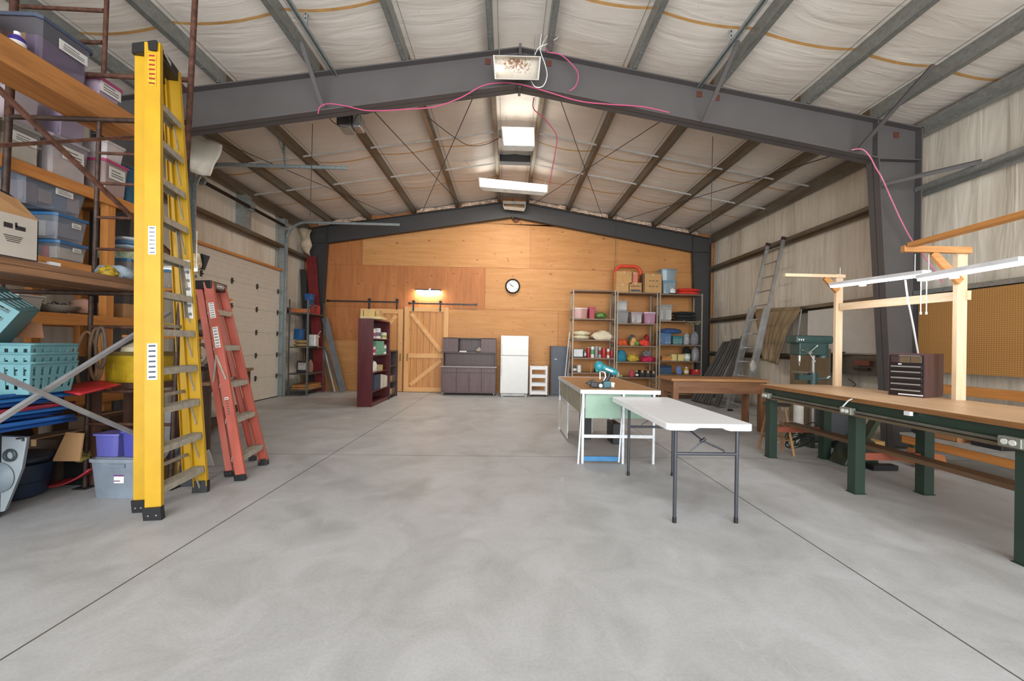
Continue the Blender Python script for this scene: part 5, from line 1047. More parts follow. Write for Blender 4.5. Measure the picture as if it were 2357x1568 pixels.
# leaning dark panels
MDP = P('3c3c3c', rough=.55, var=.2, scale=3)
for k, (pf, ptop, w_, lb) in enumerate((((1618,918),(1672,785),.42,'leftmost dark panel leaning on the right wall'), ((1652,925),(1693,772),.36,'middle dark panel leaning on the right wall'), ((1680,930),(1702,780),.2,'narrow dark panel nearest the aluminium ladder'))):
    a_ = V((5.0+.05*k, 10.35-.42*k, 0)); b_ = V((5.93-.03*k, 10.5-.42*k, 1.62+.06*k)); T2 = thing('tonneau_panel', lb, 'panel', a_, 0, 'dark panels leaning on the right wall'); u2 = V((-1,0,.6))
    m = MB(); m.beam(a_, b_, .04, w_, up=(0,1,0)) if False else m.beam(a_+V((0,0,.03)), b_, w_, .03, up=u2); m.build('sheet', MDP, T2, bevel=.008)
    for s in (-.45, -.1, .25, .45): m = MB(); d_ = V((0,1,0))*w_*s; m.beam(a_+d_+V((-.02,0,.05)), b_+d_+V((-.02,0,.01)), .02, .015, up=u2); m.build('rib', P('77756f', rough=.4, metal=.3), T2)
# wire hangers
for k, (x, y) in enumerate(((1669,748),(1681,747))):
    c_ = Xp(x, y, 5.996); m = MB(); pts = [c_+V((0,.06*math.cos(a), .06*math.sin(a)+.02)) for a in [PI*1.1-PI*1.15*i/8 for i in range(9)]]; pts += [c_+V((0,-.02,-.12)), c_+V((-.02,-.05,-.35))]; m.tube(pts, .007, 6); tag(m.build('wire_hook', M_ALU), ['left silver wire hook on the right wall girt','right silver wire hook on the right wall girt'][k], 'hook')
# tarp over girt
m = MB(); cs = [(1740,712),(1842,706),(1795,842),(1762,828)]
def tarp(u, v):
    if v < .25: k = v/.25; p = Xp(1741+103*u, 712-6*u+8*k, 5.95-.05*k-.02*u)
    else:
        k = (v-.25)/.75; L = (1741+15*k, 720+108*k); R__ = (1844-50*k-10*math.sin(PI*k), 715+125*k); p = Xp(L[0]+(R__[0]-L[0])*u, L[1]+(R__[1]-L[1])*u, 5.86)
    w__ = .03*math.sin(u*22+v*3)*(.3+v)+.05*noise.noise(p*2.5); return p+V((-abs(w__),0,0))
m.surf(tarp, 36, 24); tag(m.build('tarp', P('8a7558', rough=.55, var=.18, scale=3), thick=.006), 'brown tarpaulin draped over the right wall girt behind the drill press', 'tarp')
m = MB(); m.bx(5.75, 6.95, 0, 5.8, 7.9, 1.45); tag(m.build('brown_board', P('77664c', rough=.7)), 'large brown board standing behind the drill press', 'board')
lean(V((5.75,7.95,0)), Xp(1845,712,5.9), .03, .02, P('8f8d88'), 'grey strut leaning along the edge of the tarpaulin', 'strut', 'strut')
# ================================================================ drill press
def drill():
    B = V((4.92, 6.3, 0)); T = thing('drill_press', 'teal floor-standing drill press beside the green workbench', 'drill press', B); Y = 6.3
    MTL = P('37504c', rough=.4, var=.1); k = lambda x, y: Yp(x, y, Y)
    cx = k(1871, 830).x; zt = k(1862, 773).z
    m = MB(); m.bx(cx-.22, Y-.32, 0, cx+.2, Y+.2, .06); m.bx(cx-.12, Y-.1, .06, cx+.12, Y+.12, .12); m.build('base', MTL, T, bevel=.01)
    m = MB(); m.rod((cx, Y, .1), (cx, Y, zt-.2), .042, 18); m.build('column', P('8a8378', rough=.35, metal=.6), T)
    # head faces left in the photo
    m = MB(); xa, xb = k(1829,800).x, k(1890,800).x; z0, z1 = k(1855,818).z, k(1855,788).z; m.bx(xa, Y-.11, z0, xb, Y+.11, z1); m.build('head', MTL, T, bevel=.02)
    m = MB(); xa2, xb2 = k(1820,785).x, k(1905,785).x; z2, z3 = k(1860,791).z, zt; m.bx(xa2, Y-.13, z2, xb2, Y+.13, z3); cv = m.build('belt_cover', MTL, T, bevel=.03)
    m = MB(); z_ = (z2*.7+z3*.3)
    m.bx(xa2+.02, Y-.133, z_, xb2-.03, Y-.129, z_+.012); m.build('cover_lip', P('24403f'), cv)
    for i in range(3): m = MB(); m.box((xa2+.04+.035*i, Y-.133, z3-.07), (.018,.004,.03)); m.build('white_letter_mark', M_WHT, cv)
    m = MB(); xm = k(1892,808).x; m.rod((xm, Y, k(1892,824).z), (xm, Y, k(1892,792).z), .085, 20); m.build('motor', MTL, T)
    sx = k(1840,830).x; m = MB(); m.rod((sx, Y, z0+.01), (sx, Y, z0-.06), .025, 14); m.build('quill', M_ALU, T); m = MB(); m.lathe([(.012,-.13),(.02,-.11),(.022,-.07),(.02,-.06)], (sx, Y, z0), 14); m.rod((sx, Y, z0-.13), (sx, Y, z0-.17), .005, 8); m.build('chuck', M_ALU, T)
    hub = V((k(1848,812).x, Y-.13, k(1848,812).z)); m = MB(); m.rod(hub+V((0,.03,0)), hub+V((0,-.03,0)), .028, 14); m.build('feed_hub', M_ALU, T)
    for a in (.9, 2.9, 5.1): e = hub+V((math.cos(a)*.13, -.05, math.sin(a)*.13)); m = MB(); m.rod(hub, e, .006, 8); m.rod(e, e+(e-hub)*.18, .012, 10); m.build('feed_handle', M_ALU, T)
    zt2 = k(1845,855).z; tx = k(1843,855).x; m = MB(); m.lathe([(.04,-.05),(.05,-.02),(.155,-.015),(.16,0),(.001,0)], (tx, Y, zt2), 28); m.build('work_table', P('8c8479', rough=.4, metal=.4), T)
    m = MB(); m.bx(tx-.06, Y-.05, zt2-.14, cx+.06, Y+.06, zt2-.05); m.rod((cx, Y, zt2-.2), (cx, Y, zt2-.02), .065, 16); m.rod((cx+.05, Y-.02, zt2-.12), (cx+.17, Y-.08, zt2-.1), .018, 10); m.build('table_bracket', MTL, T); m = MB(); m.rod((cx+.17,Y-.08,zt2-.1), (cx+.2,Y-.1,zt2-.06), .02, 8); m.build('crank_knob', M_ALU, T)
drill()
# ================================================================ green workbench
zt = .95; XF = 3.43; XK = 4.47; YN, YE = 1.75, 5.26
T = thing('green_workbench', 'long workbench with a butcher block top on dark green steel legs', 'workbench', (3.95, 3.5, 0)); MGR = P('26392f', rough=.45, var=.1, scale=3); MTOP = wood('cfae88', 'a98460', 'Y', rough=.4, knots=False, name='butcher_block')
m = MB(); nst = 14
for k in range(nst): m.bx(XF-.02+(XK-XF+.02)*k/nst, YN, zt-.042, XF-.02+(XK-XF+.02)*(k+1)/nst-.0008, YE, zt)
m.build('butcher_block_top', MTOP, T)
m = MB(); m.bx(XF-.022, YN, zt-.042, XF-.0205, YE, zt-.002); m.build('dark_top_edge', wood('96683c', '6e4726', 'Y', knots=False, name='dark_edge_wood'), T, label='darker front edge')  # front edge strip in a darker wood tone than the top
m = MB(); m.bx(XF+.012, YN+.02, zt-.16, XF+.02, YE-.06, zt-.042); m.bx(XF+.012, YN+.02, zt-.16, XF+.05, YE-.06, zt-.15); m.build('front_apron', MGR, T); m = MB(); m.bx(XK-.12, YN+.02, zt-.16, XK-.11, YE-.06, zt-.042); m.build('rear_apron', MGR, T)
LY = [(3.865, 3.855), (5.14, 5.1), (2.55, 2.55)]
for ly, lyb in LY:
    for x, yy in ((XF+.02, ly), (4.14, lyb)):
        m = MB(); t = .006; w_ = .1
        m.bx(x, yy-.045, .006, x+w_, yy+.045, zt-.045); m.bx(x-.01, yy-.055, 0, x+w_+.01, yy+.055, .006)
        m.build('leg', MGR, T)
    m = MB(); m.bx(XF+.12, ly-.02, .33, 4.15, ly+.02, .40); m.build('cross_stretcher', P('8e4a34', rough=.7), T, label='reddish wooden cross stretcher')
a_ = Zp(1815,1003,.42); m = MB(); m.box((3.82, (YN+5.25)/2, .42), (.16, 5.25-YN, .04)); m.build('lower_plank', wood('7d5f44', '584130', 'Y', name='lower_plank_wood'), T)
MCON = P('6e6d64', rough=.4, metal=.5, var=.15)
zc_ = zt-.135
m = MB(); m.rod((XF-.02, YN, zc_), (XF-.02, 5.08, zc_), .014, 10); m.build('conduit', MCON, T)
m = MB(); m.bx(XF-.03, YN, zc_-.045, XF+.012, 5.12, zc_-.02); m.build('lower_rail', P('6b5d48', rough=.5, metal=.3), T)
for yy, n2_ in ((5.08,0),(Xp(1950,932,XF-.04).y,1),(Xp(2330,997,XF-.04).y,1)):
    m = MB(); m.bx(XF-.065, yy-.065, zc_-.035, XF-.005, yy+.065, zc_+.035); O_ = m.build('outlet_box', P('8f9086', rough=.4, metal=.5), T, bevel=.008)
    for dy in (-.022, .022): m = MB(); m.rod((XF-.072, yy+dy, zc_), (XF-.064, yy+dy, zc_), .019, 14); m.build('receptacle', P('d8d8d0'), O_)
m = MB(); p = Xp(1262/1*1.0+0, 0+900, XF); yy = Xp(2091,943,XF-.03).y; m.box((XF-.03, yy, zt-.06), (.03,.05,.035)); m.build('white_clip', M_WHT, T)
m = MB(); yy = Xp(1950,930,XF).y; m.tube([(XF-.05, yy, zc_+.03), (XF-.03, yy-.05, zt-.03), (XF-.01, yy-.1, zt+.0)], .007, 6); m.build('white_wire', M_WHT, T)
# tool chest on the bench
F0, F1_, F2_ = Zp(2043,909,zt), Zp(2128,917,zt), Zp(2190,914,zt)
ang = math.atan2(F1_.y-F0.y, F1_.x-F0.x); w_ = (F1_-F0).length; dp = .40; h_ = EYE.z+(ray(2128,814)*(F1_.y/ray(2128,814).y)).z-zt
T = thing('tool_chest', 'dark brown tool chest with six drawers on the green workbench', 'tool chest', F0, ang); MWC = wood('5b4240', '44302f', 'Z', knots=False, rough=.4, name='walnut_laminate')
m = MB(); m.bx(0, .012, 0, w_, dp, h_); m.v = [WM[T.name] @ v for v in m.v]; m.build('carcass', MWC, T)
m = MB(); m.bx(.012, .004, .012, w_-.012, .013, h_-.02); m.v = [WM[T.name] @ v for v in m.v]; m.build('drawer_recess', P('1c1718', rough=.4), T)
rows = [(.035,.13),(.135,.225),(.23,.32),(.325,.415),(.42,.50)]
for a_, b_ in rows:
    m = MB(); m.bx(.02, -.006, h_*(a_/.68)+.005, w_-.02, .006, h_*(b_/.68)-.006); m.v = [WM[T.name] @ v for v in m.v]; D_ = m.build('drawer', P('221c1c', rough=.35), T, bevel=.002)
    m = MB(); m.bx(.03, -.016, h_*(b_/.68)-.026, w_-.03, -.004, h_*(b_/.68)-.012); m.v = [WM[T.name] @ v for v in m.v]; m.build('pull', M_ALU, D_)
for a_, b_ in ((.02,.27),(.29,.63),(.65,.98)):
    m = MB(); m.bx(.02+(w_-.04)*a_, -.006, h_*.78, .02+(w_-.04)*b_, .006, h_*.93); m.v = [WM[T.name] @ v for v in m.v]; D_ = m.build('drawer', P('3a2a26' if a_ < .1 else '5a4a38', rough=.4), T, bevel=.002)
m = MB(); m.bx(.02+(w_-.04)*.29, -.014, h_*.935, w_-.03, -.004, h_*.95); m.v = [WM[T.name] @ v for v in m.v]; m.build('pull', M_ALU, T); m = MB(); m.bx(w_*.3, -.012, h_*.735, w_*.39, -.006, h_*.76); m.v = [WM[T.name] @ v for v in m.v]; m.build('small_white_label', M_WHT, T); m = MB(); m.bx(.3*w_, -.004, .016, .96*w_, .0, .03); m.v = [WM[T.name] @ v for v in m.v]; m.build('white_edge_strip', M_WHT, T)
# timber light stand behind the bench
Pa, Pb = Zp(1929,888,zt), Zp(2206,918,zt)
XPo = 4.42
pya = Xp(1929,888,XPo).y; pyb = Xp(2206,918,XPo).y
ya1, yb1 = 5.1, pyb
M_STX = wood('c9935c', 'a9713c', 'X', name='tan_lumber_x'); M_STY = wood('cd9252', 'b07238', 'Y', name='tan_lumber_y')
T = thing('timber_light_stand', 'pine timber frame rising behind the green workbench to carry lights', 'timber frame', (4.4, 4.5, zt))
xa1 = Yp(1928,800,ya1).x; xb1 = Yp(2208,800,yb1).x
za_t, zb_t = Yp(1928,632,ya1).z, Yp(2205,580,yb1).z
m = MB(); m.bx(xa1-.045, ya1-.02, zt, xa1+.045, ya1+.02, za_t); m.build('post', M_PINEZ, T); m = MB(); m.bx(xb1-.05, yb1-.02, zt, xb1+.05, yb1+.02, zb_t); m.build('post', M_PINEZ, T)
p, q_ = Yp(1938,707,ya1-.03), Yp(2220,679,yb1-.05)
m = MB(); m.beam(V((xa1,ya1-.04,p.z)), V((xb1+.05,yb1-.04,q_.z)), .038, .09); m.build('cross_rail', M_PINEY, T)
m = MB(); e = Yp(1803,634,ya1); m.bx(e.x, ya1-.04, e.z-.02, xa1+.06, ya1-.001, e.z+.02); m.build('arm', M_PINEX, T, label='left pale arm'); 
e2 = Yp(2068,580,yb1); zA = Yp(2140,577,yb1).z; m = MB(); m.bx(e2.x, yb1-.06, zA-.03, xb1+.05, yb1-.021, zA+.03); m.build('arm', M_STX, T, label='right tan arm')
for (x1_, y1_, z1_, x2_, z2_) in ((xa1-.03, ya1-.02, za_t-.22, xa1-.2, e.z-.02), (xb1-.04, yb1-.03, zb_t-.3, xb1-.32, zA-.03)): m = MB(); m.beam((x1_,y1_,z1_), (x2_,y1_,z2_), .035, .07); m.build('brace', M_STX, T)
m = MB(); p1 = V((e2.x+.05, yb1-.08, zA+.03)); m.beam(p1, V((p1.x, 1.9, zA+.07)), .09, .038); m.build('long_beam', M_STY, T)
# shop lights
def shop(pa, pb, X, label, chains):
    a_, b_ = Xp(*pa, X), Xp(*pb, X); 
    if b_.y < 1.9: b_ = a_.lerp(b_, (a_.y-1.9)/(a_.y-b_.y))
    T = thing('shop_light', label, 'light', (a_+b_)/2); up_ = V((0,0,1))
    m = MB(); m.beam(a_+V((0,0,.032)), b_+V((0,0,.032)), .09, .035); m.build('housing', P('dfe0e2', rough=.4), T); m = MB(); m.beam(a_.lerp(b_,.01)+V((0,0,.004)), b_.lerp(a_,.01)+V((0,0,.004)), .07, .02); m.build('lit_tube', emis('f4f8ff', 22), T)
    m = MB(); c_ = a_.lerp(b_, .38); m.lathe([(.03,-.03),(.028,0)], c_, 12); m.build('sensor', emis('f4f8ff', 1.5), T)
    for k in chains: c_ = a_.lerp(b_, k); m = MB(); m.rod(c_+V((0,0,.05)), V((c_.x, c_.y, c_.z+.22)), .004, 5); m.build('chain', M_ALU, T)
    return a_, b_
s1 = shop((1916,661), (2133,634), 3.92, 'far lit shop light hanging above the green workbench', (.1,.9)); s2 = shop((2118,646), (2357,606), 3.80, 'near lit shop light hanging above the green workbench', (.1,))
for k, x in enumerate((2120,2133)): p = Yp(x,648,s1[1].y-.05); m = MB(); m.rod(p, Yp(x-1,722,s1[1].y-.05), .004, 6); m.rod(Yp(x-1,718,s1[1].y-.05), Yp(x-1,724,s1[1].y-.05), .008, 8); tag(m.build('pull_cord', M_WHT), ['left white pull cord between the two shop lights','right white pull cord between the two shop lights'][k], 'pull cord')
cord([Yp(2084,645,3.95), Yp(2090,690,4.0), Yp(2102,750,4.1), Yp(2113,813,4.2)], .009, M_WHT, 'white cable running from the far shop light to the tool chest')
# right wall pieces
Xw = XRW-.24
def wbox(x0,y0,x1,y1,X,t,mat,label,name,cat):
    a_, b_, c_ = Xp(x0,(y0+y1)/2,X), Xp(x1,(y0+y1)/2,X), None; zt_, zb_ = Xp(x0,y0,X).z, Xp(x0,y1,X).z; m = MB(); m.bx(X, min(a_.y,b_.y), zb_, X+t, max(a_.y,b_.y), zt_); return m, a_, b_, zt_, zb_
mp, t_, b__ = nt('pegboard'); sp = coords(t_, (1,1,1)); sx = nd(t_, 'ShaderNodeSeparateXYZ'); t_.links.new(sp, sx.inputs[0])
def cell(sock):
    a1 = nd(t_, 'ShaderNodeMath', operation='MULTIPLY'); a1.inputs[1].default_value = 1/.0254; t_.links.new(sock, a1.inputs[0]); a2 = nd(t_, 'ShaderNodeMath', operation='FRACT'); t_.links.new(a1.outputs[0], a2.inputs[0]); a3 = nd(t_, 'ShaderNodeMath', operation='SUBTRACT'); a3.inputs[1].default_value = .5; t_.links.new(a2.outputs[0], a3.inputs[0]); a4 = nd(t_, 'ShaderNodeMath', operation='POWER'); a4.inputs[1].default_value = 2; t_.links.new(a3.outputs[0], a4.inputs[0]); return a4.outputs[0]
ad = nd(t_, 'ShaderNodeMath', operation='ADD'); t_.links.new(cell(sx.outputs[1]), ad.inputs[0]); t_.links.new(cell(sx.outputs[2]), ad.inputs[1])
t_.links.new(ramp(t_, ad.outputs[0], [(.022, srgb('5a3a1a')), (.04, srgb('b08046'))]), b__.inputs['Base Color']); b__.inputs['Roughness'].default_value = .6
m = MB(); m.bx(Xw, 3.17, 1.14, Xw+.006, 4.385, 2.23); tag(m.build('pegboard', mp), 'tan pegboard panel on the right wall, the nearer of two', 'pegboard', 'pegboards on the right wall'); m = MB(); m.bx(Xw, 4.40, 1.14, Xw+.006, 5.62, 2.23); tag(m.build('pegboard', mp), 'tan pegboard panel on the right wall beside the steel column', 'pegboard', 'pegboards on the right wall')
m = MB(); m.bx(Xw, 6.2, 1.38, Xw+.02, 7.75, 2.2); T = thing('whiteboard', 'blank grey-white board on the right wall between tarpaulin and column', 'whiteboard', (Xw, 7, 1.38)); m.build('board', P('c6c3bc', rough=.3, var=.04), T); m = MB(); m.bx(Xw-.07, 6.2, 1.36, Xw, 7.75, 1.375); m.build('pen_ledge', M_ALU, T); m = MB(); m.box((Xw-.04, 6.9, 1.39), (.03,.12,.025)); tag(m.build('board_eraser', M_BLK), 'small black eraser on the whiteboard ledge', 'eraser')
m = MB(); m.bx(Xw+.0, 6.15, 1.02, Xw+.03, 7.9, 1.3); tag(m.build('back_board', P('5c554a')), 'dark olive board on the right wall below the whiteboard', 'board')
for k, dy in enumerate((6.3, 6.33)): m = MB(); m.box((Xw-.03, 6.5-.03*k, 1.12+.1*k), (.06,.28,.03 if k == 0 else .08)); tag(m.build('small_sign', P(['2a2220','7a4436'][k])), ['dark strip under the red-brown plate by the column','red-brown plate on the wall left of the column'][k], 'plate')
m = MB(); m.bx(Xw-.06, 2.4, .86, Xw-.02, 5.55, .98); tag(m.build('timber_rail', M_LUM), 'orange timber rail along the right wall under the pegboard', 'timber')
# bench along the right wall
T = thing('low_wall_bench', 'low grey-topped timber bench along the right wall behind the green legs', 'bench', (5.7, 4, 0)); 
m = MB(); m.bx(5.32, 2.6, .30, 5.72, 5.22, .33); m.build('seat_top', P('a2a19c', rough=.5), T); m = MB(); m.bx(5.33, 2.6, .20, 5.37, 5.2, .30); m.build('front_rail', M_LUM, T)
m = MB(); m.bx(5.74, 2.6, .38, 5.78, 5.2, .44); m.build('rear_rail', P('9a8c72'), T)
for y in (5.1, 4.0, 2.9): m = MB(); m.prism([(5.38,y,0),(5.54,y,0),(5.48,y,.30),(5.38,y,.30)], (0,.05,0)); m.build('leg', P('67704a' if y > 5 else '9a947c'), T)
m = MB(); m.rod((5.83, 3.95, .0), (5.83, 3.95, .84), .03, 10); tag(m.build('white_pipe', P('c8c4b8')), 'pale upright pipe passing behind the low wall bench', 'pipe')
b = [5.5, 4.25, .331, 5.68, 4.55, .5]; T2 = thing('battery_box', 'black box with small white lettering on the low wall bench', 'battery box', ctr(b)); m = MB(); m.bx(*b); m.build('case', M_BLK, T2, bevel=.01)
fc = bpy.data.curves.new('lettering', 'FONT'); fc.body = '60'; fc.size = .07; fc.extrude = .0005; fo = bpy.data.objects.new('lettering', fc); COL.objects.link(fo); fo.parent = T2; fo.location = V((5.498, 4.45, .38))-ctr(b); fo.rotation_euler = (PI/2, 0, -PI/2); fc.materials.append(M_WHT)
b = [5.45, 4.65, .331, 5.7, 5.0, .65]; carton(b, 'brown flapped carton on the far end of the low wall bench', '9c6b44', flaps=1); m = MB(); m.tube([(5.4, 5.1-.02*i, .352+.12*math.sin(i*.3)) for i in range(10)], .02, 8); tag(m.build('black_hose', M_BLK), 'curved black hose end over the low wall bench', 'hose')
# stool
B = V((3.72, 5.36, 0)); T = thing('stool', 'round wooden stool with a dark seat at the end of the green workbench', 'stool', B); sz = .68
m = MB(); m.lathe([(.12,sz-.035),(.165,sz-.03),(.17,sz-.01),(.15,sz),(.001,sz)], B, 24); m.build('seat', P('4d4640', rough=.6), T)
for a in (.6, 2.2, 3.7, 5.3):
    m = MB(); m.rod(B+V((math.cos(a)*.1, math.sin(a)*.1, sz-.03)), B+V((math.cos(a)*.22, math.sin(a)*.22, .0)), .014, 10, .018); m.build('leg', P('a77f50' if a > 3 else '9a6f4c', rough=.6), T)
for z, r in ((.2,.195),(.36,.165)):
    m = MB(); pp = [B+V((math.cos(a)*r*.95, math.sin(a)*r*.95, z)) for a in (.6,2.2,3.7,5.3)]
    for i in range(4): m.rod(pp[i], pp[(i+1)%4], .009, 8)
    m.build('rung_ring', P('8a6238'), T)
# things under and behind the green bench
b = Yp(1838,950,5.9); m = MB(); m.lathe([(.065,0),(.065,.75),(.06,.76)], (b.x, 5.9, 0), 18); m.v = [v for v in m.v]; tag(m.build('white_pipe', P('d8d6cf')), 'thick white pipe standing behind the wooden stool', 'pipe')
m = MB(); c_ = Zp(1985,1010,.1); T = thing('belt_sander_stand', 'dark green angled guard standing on the floor behind the bench leg', 'machine part', (4.4, 4.7, 0)); m.prism([(4.15,4.75,.0),(4.6,4.75,.0),(4.55,4.75,.3),(4.4,4.75,.36),(4.25,4.75,.22)], (0,.25,0)); m.build('guard', P('26372f', rough=.4), T, bevel=.02); m = MB(); m.beam((4.5,4.87,.3), (4.75,4.87,.72), .1, .06); m.build('arm', P('3e4a38', rough=.5, metal=.3), T)
carton([4.75,5.2,0,5.1,5.45,.2], 'flat tan cardboard box on the floor behind the middle green leg', 'b08a52'); 
m = MB(); m.prism([(5.0,4.65,.04),(5.35,4.65,.04),(5.3,4.65,.17),(5.05,4.65,.22)], (0,.2,0)); m.box((5.3,4.7,.02), (.06,.08,.04)); tag(m.build('orange_wedge_case', P('a8683c')), 'orange-brown wedge-shaped case on the floor before the wall bench', 'case')
rr = random.Random(8); m = MB()
for i in range(10):
    c0 = V((4.15+rr.uniform(-.1,.1), 5.45+rr.uniform(-.1,.1), .12+.02*i)); r0 = rr.uniform(.1,.18); tl = rr.uniform(.3,.9); pts = [c0+V((r0*math.cos(a), r0*.4*math.sin(a), r0*tl*math.sin(a+1))) for a in [2*PI*k/16 for k in range(16)]]
    for p in pts: p.z = max(p.z, .008)
    m.tube(pts, .007, 5, closed=True)
tag(m.build('cable_tangle', P('1f2a22', rough=.6)), 'tangle of dark cables heaped behind the far green leg', 'cable')
m = MB(); pts = [V((4.25+.18*i/3, 4.75-.1*math.sin(i*.8), .012)) for i in range(8)]; m.tube(pts, .012, 6); m.box((4.5,4.62,.035), (.3,.1,.06)); tag(m.build('black_power_tool', M_BLK), 'black corded tool lying on the floor under the bench', 'tool')
m = MB(); m.box((4.65,5.75,.14), (.5,.3,.05)); m.box((4.45,5.75,.06), (.06,.25,.12)); m.box((4.85,5.75,.06), (.06,.25,.12)); tag(m.build('low_machine_base', P('39433f')), 'low dark machine base behind the workbench', 'machine')
carton([5.2,6.3,0,5.65,6.7,.55], 'tall dark grey box standing left of the right column base', '4c4e50', None, 'box', None, 'grey_box')
m = MB(); pts = [Xp(x,y,6.1) for x,y in ((1952,872),(1962,878),(1970,885),(1962,895),(1955,905))]; m.tube(pts, .008, 6); tag(m.build('wire_scrap', P('6a5a48')), 'bent brown wire against the right wall insulation', 'wire')
# ================================================================ step ladders
def stepladder(name_label, FL, FR, RL, RR, tFL, tFR, tRL, tRR, col, steps, rw, stickers, cap, cat='step ladder', tread=.09, gus=True):
    T = thing('step_ladder', name_label, cat, (FL+FR+RL+RR)/4); mc = P(col, rough=.45, var=.07, scale=4); 
    side = (FR-FL).normalized()                       # along the steps
    zt = (tFL.z+tFR.z)/2
    def chan(a, b, w_, t, s, nm):
        ax = (b-a).normalized(); n = side; u = ax.cross(n).normalized(); m = MB(); m.beam(a+V((0,0,.05)), b, .006, w_, up=u)   # web
        for k in (-1, 1): m.beam(a+u*(w_/2-.003)*k+n*t/2*s+V((0,0,.05)), b+u*(w_/2-.003)*k+n*t/2*s, t, .006, up=u)
        r_ = m.build(nm, mc, T)
        m = MB(); m.beam(a+n*t/2*s, a+(b-a)*.022+V((0,0,.02)), t+.014, w_+.012, up=u); f_ = m.build('foot', M_BLK, r_); m = MB()
        for k in (-.25, .25): c_ = a+u*w_*k+V((0,0,.04))-n*(.0)*s; m.rod(c_-n*.012*s, c_-n*.004*s, .006, 8)
        m.build('rivets', M_ALU, r_); return r_, u, ax
    _, uF, axF = chan(FL, tFL, rw, .03, 1, 'front_rail'); chan(FR, tFR, rw, .03, -1, 'front_rail'); chan(RL, tRL, rw*.72, .025, 1, 'rear_rail'); chan(RR, tRR, rw*.72, .025, -1, 'rear_rail')
    for k in steps:
        a, b = FL.lerp(tFL, k), FR.lerp(tFR, k); m = MB(); m.beam(a+side*.008, b-side*.008, tread, .012, up=(0,0,1)); dv = V((side.y, -side.x, 0))
        for s in (-1, 1): m.beam(a+side*.008+dv*tread/2*s-V((0,0,.02)), b-side*.008+dv*tread/2*s-V((0,0,.02)), .006, .052, up=(0,0,1))
        for r in range(4): m.beam(a+side*.01+dv*tread*(-.35+.23*r)+V((0,0,.008)), b-side*.01+dv*tread*(-.35+.23*r)+V((0,0,.008)), .006, .004)
        st = m.build('step', M_ALUD, T)
        if gus:
            for p, q_, s in ((a, FL.lerp(tFL, k-.06), 1), (b, FR.lerp(tFR, k-.06), -1)): m = MB(); m.beam(p+side*.09*s*(.4+.6*(1-k))-V((0,0,.03)), q_+side*.01*s, .014, .005, up=(1,0,0)); m.build('gusset', M_ALUD, st)
    n = len(steps)
    for i in range(max(2, n//2)):
        k = .08+.8*i/(max(2, n//2)-.01); m = MB(); m.beam(RL.lerp(tRL, k), RR.lerp(tRR, k), .03, .012, up=(1,0,0)); m.build('rear_brace', M_ALUD, T)
    m = MB()
    for A, B, C_, D_ in ((tFL, tFR, tRR, tRL),):
        cN = (A+B+C_+D_)/4; pts = [cN+(p-cN)*1.0 for p in (A,B,C_,D_)]; w1 = .045
        dv = V((side.y, -side.x, 0)); pts = [A+dv*w1-side*.03, B+dv*w1+side*.03, C_-dv*w1+side*.03, D_-dv*w1-side*.03]; zc = max(p.z for p in (A,B,C_,D_))
        for p in pts: p.z = zc+cap[0] if False else p.z
        m.prism([p+V((0,0,-cap[1])) for p in pts], (0,0,cap[1]+.012))
    tc = m.build('top_cap', M_BLK, T, bevel=.008)
    return T, side, uF
# yellow, folded, leaning against the scaffold
FL, FR, RL, RR = V((-2.718,3.169,0)), V((-2.80,3.774,0)), V((-2.95,3.31,0)), V((-3.04,3.93,0))
tFL, tFR = Yp(351,98,3.30), Yp(400,160,3.66); tRL, tRR = Yp(324,88,3.36), Yp(388,140,3.72); zc = tFL.z; tFR.z = zc; tRL.z = zc; tRR.z = zc
YT, sd, uF = stepladder('tall yellow fibreglass step ladder folded and leaning on the scaffold', FL, FR, RL, RR, tFL, tFR, tRL, tRR, 'b98f0c', [.062+.0815*i for i in range(11)], .112, [], (0,.075))
def sticker(T, a, b, k0, k1, w_, mats, label, off=.0, ink=True, sd=sd, nm='warning_label'):
    p, q_ = a.lerp(b, k0), a.lerp(b, k1); ax = (q_-p).normalized(); u = ax.cross(sd).normalized(); m = MB(); o_ = -sd*.0055+u*off; m.beam(p+o_, q_+o_, .002, w_, up=u)
    n = 7
    if ink:
        for i in range(n): c0 = p.lerp(q_, (i+.35)/n)+o_-sd*.0016; c1 = p.lerp(q_, (i+.7)/n)+o_-sd*.0016; m.beam(c0, c1, .001, w_*.7, up=u, mi=1)
    o2 = m.build(nm, mats, T, label=label); return o2
MYS = P('d8a020', rough=.5, var=.3, scale=30); MGY = P('7f8486', rough=.6, var=.4, scale=60)
sticker(YT, FL, tFL, .905, .975, .06, [MYS, P('8a2018')], 'yellow and red warning label'); sticker(YT, FL, tFL, .545, .605, .055, [M_PAPER, MGY], 'white and grey label'); sticker(YT, FL, tFL, .285, .36, .07, [M_PAPER, P('2f3c52')], 'tall white and navy label')
sticker(YT, FR, tFR, .42, .56, .06, [M_PAPER, MGY], 'long white instruction label')
p = (tFL+tFR)/2; u_ = V((sd.y,-sd.x,0)); m = MB(); m.beam(tFL+u_*.047+sd*.06-V((0,0,.03)), tFR+u_*.047-sd*.06-V((0,0,.03)), .003, .032); m.build('cap_label', [P('c9c9c7', var=.5, scale=70)], YT)
m = MB(); m.tube([FL.lerp(tFL,.33)+V((.02,.05,0)), FL.lerp(tFL,.25)+V((.03,.05,0)), FL.lerp(tFL,.14)+V((.02,.06,0))], .012, 6); m.build('hanging_strap', M_DARK, YT)
m = MB(); a_, b_ = FL.lerp(tFL,.52), RR.lerp(tRR,.36); m.beam(FR.lerp(tFR,.62)-sd*.09, FR.lerp(tFR,.42)-sd*.05, .04, .006, up=(1,0,0)); m.build('spreader', M_ALU, YT)
